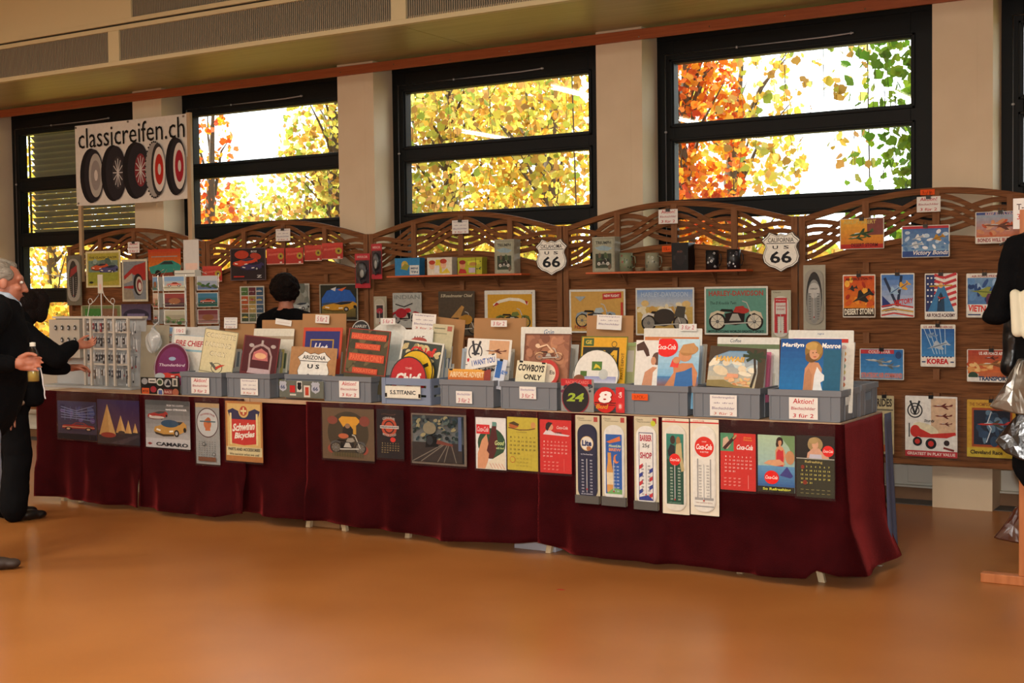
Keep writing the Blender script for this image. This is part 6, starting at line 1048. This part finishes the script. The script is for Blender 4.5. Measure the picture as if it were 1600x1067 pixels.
for fi, (dx, dy, rz, wd) in enumerate(faces):
    fr_ = empty('wire_face', (dx, dy, 0), rz, ); fr_.parent = t
    q = MB()
    for x in (-wd/2-.006, wd/2+.006): q.tube([(x, 0, .30), (x, 0, .80)], .0025, 6)
    for z in (.32, .44, .56, .68): q.tube([(-wd/2-.006, -.012, z+.03), (wd/2+.006, -.012, z+.03)], .0018, 5); q.tube([(-wd/2-.006, 0, z), (-wd/2-.006, -.012, z+.03)], .0018, 5); q.tube([(wd/2+.006, 0, z), (wd/2+.006, -.012, z+.03)], .0018, 5)
    q.tube([(0, 0, .8), (-dx*.5*math.cos(rz), .05, .84)], .002, 5)
    q.build('wire_frame', M_WIRE, fr_)
    for r in range(4):
        z = .325+.12*r; k1, k2 = pcols[(fi*4+r*3+fi) % 9]
        M = Matrix.Translation((SX+dx, SYY+dy, TZ+z))@Matrix.Rotation(rz, 4, 'Z')
        op = [g_(.04, .05, .96, .95, k2, k1, 3), [e_(.5, .45, .28, .2, '8a5a3c'), car(.5, .4, .7, .5, 'b84c30'), blotch(.1, .1, .9, .5, ['3c5a34', '6a7c48'], 6, .2, r)][(fi+r) % 3]]
        o = board(wd, .105, 'c4c0b4', op, thick=.001, rad=.001).build('postcard', M_PAPER, None); o.matrix_world = M@Matrix.Translation((0, -.003, 0))
        tag(o, 'picture postcard in the %s of the spinner, %s row' % (names[fi], ['bottom', 'third', 'second', 'top'][r]), 'postcard')
put(MB(), 'x', None, None, (0, 0, 0)) if False else None
# leaflet holder and clip on top of the spinner
q = board(.15, .24, 'b4b0aa', [r_(.1, .1, .9, .3, 'c8a898'), r_(0, .0, 1, .04, '8a8a8a')], thick=.002, rad=.002)
tag(q.build('leaflet_card', M_PAPER, None, (SX+.10, SYY-.03, TZ+.84-.03)), 'white card with clips standing above the postcard spinner', 'card')
mb = MB(); mb.box(-.10, .10, -.03, .03, 0, .045, 'c0bcb0'); mb.box(-.098, .098, -.031, -.03, .02, .024, '4a4a48'); put(mb, 'card_block', 'white block of cards lying on top of the postcard spinner', 'card box', (SX+.10, SYY-.07, TZ+.785))
# hanging plastic bag and beige sheet
mb = MB()
for zz in (0,):
    mb.grid(lambda a, b: (.085*(math.sin(PI*min(1, b*1.15+.02))**.55)*math.cos(2*PI*a)*(1.15-.5*(1-b))+.01*math.sin(9*a+6*b), .035*math.sin(PI*b)**.6*math.sin(2*PI*a)+.008*math.sin(22*a), -.155+.17*b+.01*math.sin(7*a)), 24, 12)
mb.tube([(.0, 0, .02), (.02, .0, .03), (.04, .01, .05)], .006, 6)
p = at(239, 515, y=6.462); put(mb, 'plastic_bag', 'small pale blue crumpled plastic bag between the rack and the round purple sign', 'bag', p, m=M_BAG)
o, w, h = sign('beige_panel', 'beige panel leaning behind the plastic bag', 'panel', (218, 262, 508, 600), 6.50, '8d8470', [], mt=mat('beige_panel', '8d8470', .7), lean=.06, ext=.08)

# ------------------------------------------------------------------ people
def blob(name, prims, vox, m, parent, smooth=4, disp=0, dscale=.08):
    mb = MB()
    for q in prims:
        if q[0] == 'c':
            _, a, ra, b, rb = q; a, b = Vector(a), Vector(b); n = 14; d = (b-a); L = d.length or 1e-4; d = d/L
            up_ = Vector((0, 0, 1)) if abs(d.z) < .9 else Vector((1, 0, 0)); u = d.cross(up_).normalized(); w = d.cross(u); prof = []
            for k in range(5): t_a = PI/2*(1-k/4); prof.append((-ra*math.sin(t_a), ra*math.cos(t_a)))
            for k in range(5): t_a = PI/2*k/4; prof.append((L+rb*math.sin(t_a), rb*math.cos(t_a)))
            vs = [a+d*s+(u*math.cos(2*PI*i/n)+w*math.sin(2*PI*i/n))*max(r, 1e-4) for s, r in prof for i in range(n)]
            mb.add(vs, [(j*n+i, j*n+(i+1) % n, (j+1)*n+(i+1) % n, (j+1)*n+i) for j in range(len(prof)-1) for i in range(n)]+[tuple(range(n))[::-1], tuple(range(len(vs)-n, len(vs)))], None, True)
        else:
            _, c, r = q[:3]; rot = q[3] if len(q) > 3 else (0, 0, 0); M = Matrix.Translation(c)@Matrix.Rotation(rot[2], 4, 'Z')@Matrix.Rotation(rot[1], 4, 'Y')@Matrix.Rotation(rot[0], 4, 'X')
            n, mm = 18, 12
            vs = [M@Vector((r[0]*math.sin(PI*j/mm)*math.cos(2*PI*i/n), r[1]*math.sin(PI*j/mm)*math.sin(2*PI*i/n), r[2]*math.cos(PI*j/mm))) for j in range(mm+1) for i in range(n)]
            mb.add(vs, [(j*n+i, (j+1)*n+i, (j+1)*n+(i+1) % n, j*n+(i+1) % n) for j in range(mm) for i in range(n)], None, True)
    o = mb.build(name, m, parent); r = o.modifiers.new('remesh', 'REMESH'); r.mode = 'VOXEL'; r.voxel_size = vox; r.use_smooth_shade = True
    s = o.modifiers.new('smooth', 'SMOOTH'); s.iterations = smooth; s.factor = .5
    if disp:
        tx = bpy.data.textures.get('wrinkle') or bpy.data.textures.new('wrinkle', 'CLOUDS'); tx.noise_scale = dscale; d = o.modifiers.new('wrinkles', 'DISPLACE'); d.texture = tx; d.strength = disp; d.mid_level = .5
    return o
def V(*a): return Vector(a)
def hand(wrist, d, nrm, side, curl=.6, s=1.0, spread=.10):
    """palm, four fingers and a thumb from the wrist along d; nrm points out of the palm; side = direction of the thumb"""
    d = d.normalized(); side = (side-side.project(d)).normalized(); nrm = d.cross(side); 
    P = lambda a, b, c: wrist+(d*a+side*b+nrm*c)*s
    o = [('c', P(0, 0, 0), .026*s, P(.03, 0, 0), .027*s), ('c', P(.03, .022, 0), .019*s, P(.085, .028, 0), .015*s), ('c', P(.03, 0, 0), .020*s, P(.09, .008, 0), .0155*s), ('c', P(.03, -.018, 0), .018*s, P(.083, -.024, 0), .0145*s)]
    for i, (b, L) in enumerate(((.031, .068), (.010, .077), (-.011, .071), (-.030, .056))):
        ang = 0; p = P(.088-.004*abs(i-1), b, 0); r = .0092-.0006*i
        for k, f in enumerate((.45, .32, .25)):
            ang += curl*(.75, 1.0, .8)[k]; dd = (d*math.cos(ang)+nrm*math.sin(ang)+side*spread*(1.2-i*.8)*.4).normalized(); q = p+dd*L*f*s; o.append(('c', p, r*s, q, (r-.0009)*s)); p = q; r -= .0009
    p = P(.025, .030, .004); q = P(.055, .052, .018); q2 = P(.082, .054, .034); q3 = P(.102, .046, .046)
    o += [('c', p, .015*s, q, .0115*s), ('c', q, .0112*s, q2, .0102*s), ('c', q2, .010*s, q3, .0085*s)]
    return o
def head_prims(c, s=1.0, pitch=0, yaw=0):
    """head centred at c (between the ears), face looking to +Y of the figure"""
    Rm = Matrix.Rotation(yaw, 3, 'Z')@Matrix.Rotation(-pitch, 3, 'X'); P = lambda x, y, z: c+Rm@(V(x, y, z)*s)
    e = lambda x, y, z, a, b, cc: ('e', P(x, y, z), (a*s, b*s, cc*s), (-pitch, 0, yaw))
    return [e(0, -.012, .035, .074, .094, .080), e(0, .030, -.030, .058, .062, .070), e(0, .052, -.078, .032, .034, .026), e(0, .068, .038, .052, .026, .024),
            ('c', P(0, .090, .020), .010*s, P(0, .112, -.022), .0135*s), e(.013, .100, -.026, .009, .010, .008), e(-.013, .100, -.026, .009, .010, .008),
            e(.034, .068, -.014, .022, .022, .018), e(-.034, .068, -.014, .022, .022, .018), e(0, .088, -.049, .022, .010, .006), e(0, .085, -.059, .019, .010, .0065),
            e(.076, -.004, .0, .010, .020, .031), e(-.076, -.004, .0, .010, .020, .031), e(.0, .028, -.055, .050, .050, .038)], P, Rm
def face_parts(P, s, parent):
    for sx in (-1, 1):
        MB().ell(0, 0, 0, .012*s, .010*s, .0085*s, n=14, m=8).build('eye', mat('eye_white', 'd8d4cc', .3) if not bpy.data.materials.get('eye_white') else bpy.data.materials['eye_white'], parent, P(sx*.031, .084, .018))
    for sx in (-1, 1): MB().ell(0, 0, 0, .005*s, .004*s, .005*s, n=10, m=6).build('iris', M_BLACKP, parent, P(sx*.031, .0925, .018))
    mb = MB(); mb.tube([P(-.02, .096, -.054), P(0, .100, -.053), P(.02, .096, -.054)], .0028*s, 6); mb.build('mouth', bpy.data.materials.get('lips') or mat('lips', '8a4a40', .5), parent)
def shoe(name, p, yaw_, parent, m=M_SHOE, s=1):
    D = V(-math.sin(yaw_), math.cos(yaw_), 0)
    o = blob(name, [('e', p+D*.0*s+V(0, 0, .045), (.042*s, .055*s, .045)), ('e', p+D*.075*s+V(0, 0, .036), (.044*s, .085*s, .034), (0, 0, yaw_)), ('e', p+D*.145*s+V(0, 0, .030), (.042*s, .05*s, .027), (0, 0, yaw_)), ('c', p+V(0, 0, .05), .04*s, p+V(0, 0, .09), .04*s)], .006, m, parent, 3)
    return o
LIPS = mat('lips', '8a4a40', .5)

# older man at the left edge, walking to the right
H = 1.70
feet = V(-6.0, 4.57, 0); man = empty('person', feet, -math.atan2(.61, .79), label='grey haired man in dark jacket and pale jeans at the left edge holding a bottle', cat='person')
hc = V(0, .02, 1.515)
hp, HP, HR = head_prims(hc, 1.0, .12)
hips = V(0, -.13, .93)
Lw = V(-.30, .0, .86); Rw = V(.245, .06, 1.10); Rel = V(.29, -.15, 1.12); Lel = V(-.27, -.10, 1.12)
rfoot, lfoot = V(.10, -.13, .0), V(-.10, -.24, 0)
rk, lk = V(.10, -.10, .50), V(-.10, -.16, .49)
skinp = hp+[('c', hc+V(0, -.02, -.06), .058, V(0, -.02, 1.40), .062), ('c', V(0, -.02, 1.38), .09, V(0, 0, 1.15), .12), ('c', V(0, 0, 1.15), .12, hips, .13), ('c', V(.12, -.02, 1.36), .06, Rel, .042), ('c', V(-.12, -.02, 1.36), .06, Lel, .042),
        ('c', Rel, .04, Rw, .027), ('c', Lel, .04, Lw, .027), ('c', hips+V(.08, 0, 0), .09, rk, .055), ('c', hips+V(-.08, 0, 0), .09, lk, .055), ('c', rk, .055, rfoot+V(0, 0, .09), .035), ('c', lk, .055, lfoot+V(0, 0, .09), .035), ('e', rfoot+V(0, .06, .04), (.03, .1, .03)), ('e', lfoot+V(0, .06, .04), (.03, .1, .03))]
skinp += hand(Rw, V(-.02, 1, -.06), V(0, 0, 0), V(.0, .0, 1), .55)+hand(Lw, V(0, .2, -1), V(1, 0, 0), V(.3, 1, 0), .3)
body = blob('body', skinp, .0055, M_SKIN, man, 3)
face_parts(HP, 1.0, man)
blob('hair', [('e', HP(0, -.030, .046), (.079, .088, .078)), ('e', HP(0, -.055, .0), (.073, .060, .055)), ('c', HP(.0, .03, .100), .026, HP(0, -.03, .118), .02), ('e', HP(.06, .0, .05), (.022, .045, .04)), ('e', HP(-.06, .0, .05), (.022, .045, .04))], .005, M_HAIRG, man, 3, .004, .02)
blob('jacket', [('c', V(0, -.015, 1.36), .125, V(0, 0, 1.1), .165), ('c', V(0, 0, 1.1), .165, V(0, -.11, .84), .175), ('c', V(.09, -.02, 1.39), .075, V(.19, -.02, 1.36), .078), ('c', V(-.09, -.02, 1.39), .075, V(-.19, -.02, 1.36), .078), ('e', V(.0, .0, 1.15), (.2, .15, .28)), ('e', V(0, -.11, .87), (.19, .15, .10)),
     ('c', V(.19, -.02, 1.36), .078, Rel, .066), ('c', V(-.19, -.02, 1.36), .078, Lel, .066), ('c', Rel, .064, Rw-V(0, .035, 0), .048), ('c', Lel, .064, Lw+V(0, 0, .03), .048)], .011, M_BLACK, man, 4, .022, .12)
blob('shirt_collar', [('c', V(-.05, .03, 1.445), .028, V(-.02, .085, 1.40), .02), ('c', V(.05, .03, 1.445), .028, V(.02, .085, 1.40), .02), ('c', V(.06, -.03, 1.455), .026, V(.05, .03, 1.445), .026), ('c', V(-.06, -.03, 1.455), .026, V(-.05, .03, 1.445), .026), ('c', V(.04, -.085, 1.46), .024, V(.06, -.03, 1.455), .024), ('c', V(-.04, -.085, 1.46), .024, V(-.06, -.03, 1.455), .024), ('c', V(-.04, -.085, 1.46), .024, V(.04, -.085, 1.46), .024)], .006, M_SHIRT, man, 3)
blob('jeans', [('c', hips+V(.08, 0, .0), .115, rk, .08), ('c', hips+V(-.08, 0, 0), .115, lk, .08), ('c', rk, .078, rfoot+V(0, -.01, .11), .07), ('c', lk, .078, lfoot+V(0, -.01, .11), .07), ('e', hips, (.18, .13, .13))], .010, M_JEANS, man, 3, .016, .10)
shoe('shoe', rfoot, 0, man); shoe('shoe', lfoot, 0, man)
# bottle in his hand
bp = man.matrix_basis@(Rw+V(-.025, .09, -.10))
t = empty('drink_bottle', bp, 0, label='small clear bottle of yellow drink with a white cap in the man\'s hand', cat='bottle')
prof = [(0, 0), (.026, 0), (.031, .006), (.031, .05), (.029, .06), (.031, .07), (.031, .125), (.026, .155), (.014, .178), (.0125, .190)]
MB().lathe(prof, n=24).build('bottle_wall', clear('pet_plastic', (.95, .97, .95), .05, .05), t)
MB().lathe([(0, .003), (.028, .004), (.029, .05), (.027, .06), (.029, .07), (.029, .085), (0, .085)], n=20).build('drink', mat('yellow_drink', 'a8924c', .15), t)
MB().lathe([(.0315, .058), (.0318, .06), (.0318, .1), (.0315, .102)], c='a8b4c8', n=24).build('label_wrap', mat('bottle_label', '4a6ab0', .4, noise='c8ccd4', nscale=30), t)
MB().lathe([(.0145, .186), (.0150, .188), (.0150, .206), (0, .208)], n=18).build('cap', M_WCARD, t)

# woman in black reaching into the rack
fd = V(.28, .96, 0).normalized(); woman = empty('person', (-7.21, 5.545, 0), -math.atan2(fd.x, fd.y), label='dark haired woman in a black jacket and trousers reaching into the trinket rack', cat='person')
hc = V(-.03, .17, 1.385); hp, HP, HR = head_prims(hc, .95, -.55, .1)
hips = V(0, -.06, .84); Rw = V(.17, .385, 1.12); Lw = V(.12, .34, .975); Rel = V(.27, .20, 1.05); Lel = V(-.14, .24, .99); rk, lk = V(.10, .0, .44), V(-.10, .02, .44); rfoot, lfoot = V(.10, -.04, 0), V(-.10, -.02, 0)
sh = V(0, .03, 1.24)
skinp = hp+[('c', hc+V(0, -.03, -.05), .05, sh+V(0, .02, .03), .055), ('c', sh, .08, V(0, -.02, 1.05), .11), ('c', V(0, -.02, 1.05), .11, hips, .13), ('c', sh+V(.13, 0, -.02), .05, Rel, .038), ('c', sh+V(-.13, 0, -.02), .05, Lel, .038), ('c', Rel, .036, Rw, .024), ('c', Lel, .036, Lw, .024),
        ('c', hips+V(.08, 0, 0), .09, rk, .055), ('c', hips+V(-.08, 0, 0), .09, lk, .055), ('c', rk, .05, rfoot+V(0, 0, .09), .035), ('c', lk, .05, lfoot+V(0, 0, .09), .035), ('e', rfoot+V(0, .06, .04), (.03, .09, .03)), ('e', lfoot+V(0, .06, .04), (.03, .09, .03))]
skinp += hand(Rw, V(-.15, 1, .05), V(0, 0, -1), V(-.9, 0, .5), .5, .93)+hand(Lw, V(.3, 1, .0), V(0, 0, 1), V(.9, -.2, .4), .45, .93)
blob('body', skinp, .0055, M_SKIN, woman, 3); face_parts(HP, .95, woman)
blob('hair', [('e', HP(0, -.03, .045), (.092, .105, .09)), ('e', HP(0, -.06, -.02), (.085, .075, .09)), ('e', HP(.065, .01, -.03), (.03, .055, .09)), ('e', HP(-.065, .01, -.03), (.03, .055, .09)), ('e', HP(.055, .055, .0), (.04, .05, .085)), ('e', HP(.02, .07, .06), (.06, .04, .03))], .006, M_HAIRD, woman, 3, .012, .03)
jk = blob('jacket', [('c', sh, .125, V(0, -.01, 1.05), .155), ('c', V(0, -.01, 1.05), .155, V(0, -.06, .78), .185), ('c', sh+V(-.15, 0, -.02), .078, sh+V(.15, 0, -.02), .078), ('e', V(0, -.04, .84), (.20, .17, .14)), ('c', sh+V(.15, 0, -.02), .076, Rel, .068), ('c', sh+V(-.15, 0, -.02), .076, Lel, .068), ('c', Rel, .066, Rw-V(0, .035, 0), .046), ('c', Lel, .066, Lw-V(0, .035, 0), .046), ('c', sh+V(0, .04, .05), .07, sh+V(0, .05, .07), .066), ('c', V(.10, .08, 1.10), .06, V(.13, .10, .80), .065)], .011, M_BLACK, woman, 4, .022, .12)
blob('trousers', [('c', hips+V(.08, 0, 0), .12, rk, .09), ('c', hips+V(-.08, 0, 0), .12, lk, .09), ('c', rk, .088, rfoot+V(0, -.0, .10), .088), ('c', lk, .088, lfoot+V(0, -.0, .10), .088), ('e', hips, (.185, .14, .13)), ('c', rfoot+V(0, 0, .1), .088, rfoot+V(0, 0, .075), .075), ('c', lfoot+V(0, 0, .1), .088, lfoot+V(0, 0, .075), .075)], .011, mat('black_trousers', '0e0e10', .9, spec=.1), woman, 3, .02, .14)
shoe('shoe', rfoot+V(0, .03, 0), 0, woman, M_BLACKP, .95); shoe('shoe', lfoot+V(0, .03, 0), 0, woman, M_BLACKP, .95)
blob('shirt_hem', [('c', V(.17, -.17, .735), .022, V(.235, -.02, .775), .018), ('c', V(.10, -.215, .71), .024, V(.17, -.17, .735), .024)], .007, M_TAN, woman, 4)
mb = MB(); mb.tube([(.150, .130, 1.07), (.155, .134, 1.03), (.16, .136, .98), (.172, .142, .93), (.168, .146, .88), (.180, .15, .84), (.172, .152, .81), (.182, .154, .785)], .0045, 6); mb.build('reflective_piping', M_REFL, woman)
# curly haired person behind the table, back turned
cur = empty('person', (-6.66, 7.62, 0), .15, label='person with dark curly hair seen from behind between table and fence, black top', cat='person')
hc = V(0, .0, 1.46); hp, HP, HR = head_prims(hc, .96, -.1); hips = V(0, 0, .86); Rel, Lel = V(.27, .04, .98), V(-.27, .04, .98); Rw, Lw = V(.22, .24, .92), V(-.22, .24, .92); rk, lk, rfoot, lfoot = V(.1, .02, .46), V(-.1, .02, .46), V(.1, 0, 0), V(-.1, 0, 0)
skinp = hp+[('c', hc+V(0, -.02, -.06), .052, V(0, -.02, 1.28), .062), ('c', V(0, -.02, 1.27), .09, V(0, 0, 1.05), .12), ('c', V(0, 0, 1.05), .12, hips, .13), ('c', V(.14, -.02, 1.22), .05, Rel, .038), ('c', V(-.14, -.02, 1.22), .05, Lel, .038), ('c', Rel, .036, Rw, .025), ('c', Lel, .036, Lw, .025),
        ('c', hips+V(.08, 0, 0), .09, rk, .055), ('c', hips+V(-.08, 0, 0), .09, lk, .055), ('c', rk, .05, rfoot+V(0, 0, .09), .035), ('c', lk, .05, lfoot+V(0, 0, .09), .035), ('e', rfoot+V(0, .06, .04), (.03, .09, .03)), ('e', lfoot+V(0, .06, .04), (.03, .09, .03))]
skinp += hand(Rw, V(-.1, 1, -.1), V(0, 0, -1), V(-1, 0, 0), .4, .93)+hand(Lw, V(.1, 1, -.1), V(0, 0, -1), V(1, 0, 0), .4, .93)
blob('body', skinp, .0065, M_SKIN, cur, 3); face_parts(HP, .96, cur)
rr = random.Random(4); cl = [('e', HP(0, -.04, .03), (.10, .10, .105))]
for i in range(120):
    a, b = rr.uniform(0, 2*PI), rr.uniform(-.9, 1.4); p = HP(.105*math.cos(b)*math.cos(a), -.035+.095*math.cos(b)*math.sin(a), .03+.105*math.sin(b))
    if p.y < hc.y+.05: cl.append(('e', p, (.021, .021, .021)))
blob('hair', cl, .006, M_HAIRD, cur, 2, .012, .018)
blob('black_top', [('c', V(0, -.02, 1.235), .115, V(0, 0, 1.02), .15), ('c', V(0, 0, 1.02), .15, V(0, 0, .8), .16), ('c', V(.08, -.02, 1.285), .055, V(.185, -.02, 1.235), .068), ('c', V(-.08, -.02, 1.285), .055, V(-.185, -.02, 1.235), .068), ('c', V(.185, -.02, 1.235), .07, Rel, .055), ('c', V(-.185, -.02, 1.235), .07, Lel, .055), ('c', Rel, .053, Rw-V(0, .03, 0), .04), ('c', Lel, .053, Lw-V(0, .03, 0), .04)], .011, M_BLACK, cur, 4, .018, .12)
blob('trousers', [('c', hips+V(.08, 0, 0), .115, rk, .08), ('c', hips+V(-.08, 0, 0), .115, lk, .08), ('c', rk, .078, rfoot+V(0, 0, .1), .07), ('c', lk, .078, lfoot+V(0, 0, .1), .07), ('e', hips, (.18, .13, .12))], .012, M_BLACK, cur, 3)
shoe('shoe', rfoot, 0, cur, M_BLACKP); shoe('shoe', lfoot, 0, cur, M_BLACKP)

# ------------------------------------------------------------------ clothes rail at the right edge
GX, GY_ = -1.02, 6.62
t = empty('clothes_rail', (GX, GY_, 0), 0, label='pine clothes rail stand at the right edge with a long foot on the floor', cat='clothes rail')
fa, fb = at(1546, 905, z=0), at(1640, 915, z=0)
MB().box(-.36, .36, -.03, .03, 0, .045).build('foot', M_ORPINE, t, bevel=.003); MB().box(-.185, -.135, -.022, .022, .045, 1.80).build('post', M_ORPINE, t, bevel=.003)
[MB().box(-.185, .10, y_-.018, y_+.018, 1.80, 1.825).build('top_arm', M_ORPINE, t) for y_ in (0, 1.175)]; MB().tube([(-.06, -.25, 1.84), (-.06, 1.2, 1.84)], .014, 10).build('rail', M_ORPINE, t); MB().box(-.185, -.135, 1.15, 1.2, 0, 1.80).build('post', M_ORPINE, t, bevel=.003); MB().box(-.36, .36, 1.145, 1.205, 0, .045).build('foot', M_ORPINE, t, bevel=.003)
def garment(label, y, prims, m, dx=0, extra=None, sc_=1):
    g = empty('hanging_jacket', (GX-.06+dx, GY_+y, .03), 0, label=label, cat='jacket')
    blob('garment', prims, .012, m, g, 4, .03, .12)
    MB().tube([(0, 0, 1.69), (0, 0, 1.76), (.0, .02, 1.79), (0, .0, 1.817), (0, -.02, 1.80)], .003, 6).build('hanger_hook', M_WIRE, g); MB().tube([(-.19, 0, 1.60), (0, 0, 1.69), (.19, 0, 1.60)], .006, 6).build('hanger', M_BLACKP, g)
    if extra: extra(g)
    return g
def cream(g): blob('cream_lining', [('c', V(-.10, -.11, 1.37), .024, V(-.085, -.125, 1.20), .028), ('c', V(-.05, -.115, 1.37), .024, V(-.035, -.125, 1.18), .028)], .007, M_CREAMG, g, 3)
garment('black jacket with a cream patch hanging at the right edge', -.15, [('c', V(-.12, 0, 1.60), .05, V(.15, 0, 1.6), .06), ('c', V(0, 0, 1.52), .11, V(0, 0, .6), .12), ('e', V(0, 0, .6), (.14, .10, .16)), ('c', V(-.12, 0, 1.58), .055, V(-.20, 0, 1.30), .05), ('e', V(-.20, 0, 1.27), (.07, .06, .05)), ('c', V(.16, 0, 1.58), .065, V(.22, 0, 1.10), .055)], M_BLACK, 0, cream)
garment('long black leather jacket hanging behind the cream patched one', .22, [('c', V(-.14, 0, 1.60), .055, V(.14, 0, 1.6), .055), ('c', V(0, 0, 1.5), .12, V(0, 0, .75), .15), ('e', V(0, 0, .68), (.2, .10, .12)), ('c', V(-.15, 0, 1.58), .06, V(-.21, 0, 1.0), .05), ('c', V(.15, 0, 1.58), .06, V(.21, 0, 1.0), .05)], mat('black_leather', '0c0c0e', .3, bump=.4, bscale=14))
def cone_bag(name, label, px, Y, m, dep=.10):
    pts = [at(a, b, y=Y) for a, b in px]; c = sum(pts, Vector())/len(pts); mb = MB(); n = len(pts)
    vs = [p-c+Vector((0, -dep/2*(.15 if p.z == max(q.z for q in pts) else 1), 0)) for p in pts]+[p-c+Vector((0, dep/2*(.15 if p.z == max(q.z for q in pts) else 1), 0)) for p in pts]
    mb.add(vs, [tuple(range(n)), tuple(range(2*n-1, n-1, -1))]+[(i, i+n, (i+1) % n+n, (i+1) % n) for i in range(n)])
    o = mb.build(name, m, None, c); b = o.modifiers.new('b', 'BEVEL'); b.width = .008; b.segments = 2; s = o.modifiers.new('s', 'SUBSURF'); s.levels = s.render_levels = 2; s.subdivision_type = 'SIMPLE'
    tx = bpy.data.textures.new('crumple', 'CLOUDS'); tx.noise_scale = .06; d = o.modifiers.new('d', 'DISPLACE'); d.texture = tx; d.strength = .018
    return tag(o, label, 'bag')
cone_bag('foil_bag', 'silvery plastic garment bag hanging at the right edge', [(1592, 560), (1606, 562), (1606, 648), (1585, 645), (1548, 634), (1572, 600)], 6.34, M_SILVER)
cone_bag('black_bag', 'shiny black plastic garment bag hanging below the silvery one', [(1606, 632), (1606, 720), (1575, 706), (1556, 688), (1580, 660)], 6.36, mat('black_foil', '0b0b0d', .2, spec=.8, bump=.6, bscale=10))
cone_bag('brown_bag', 'brown crinkled plastic garment bag low behind the clothes rail post', [(1588, 792), (1606, 780), (1606, 848), (1585, 845), (1554, 838), (1575, 812)], 7.0, M_BROWNBAG)
sign('price_card', 'white card lettered T-shirts at the right edge, in front of the bomber poster', 'price card', (1583, 1640, 309, 357), 6.60, 'dcdad6', [t_('T-Shirts', .45, .72, .7, .2, '5a4a48', .01), t_('3 für 2', .42, .4, .62, .18, 'c04a48', .01), t_('ab 15.-', .5, .14, .4, .1, '6a6ab0', .01)], mt=M_PAPER, rad=.001, thick=.001, clip=True)
# things lying about on the floor
mb = MB(); mb.prism([(-.02, -.012), (.005, -.01), (.022, .0), (.0, .012), (-.018, .006)], 0, .002, 'a82c20'); o = put(mb, 'paper_scrap', 'tiny red scrap of paper on the orange floor', 'scrap', at(877, 921, z=.001)); o.rotation_euler = (R(-90), 0, 0)
p = at(1365, 882, z=.001); MB().box(-.05, .05, -.012, .012, 0, .0015).build('tape_strip', M_WCARD, None, p, (0, 0, -.5)); o = bpy.data.objects['tape_strip']; tag(o, 'short pale strip of tape on the floor beside the right end of the table', 'tape')
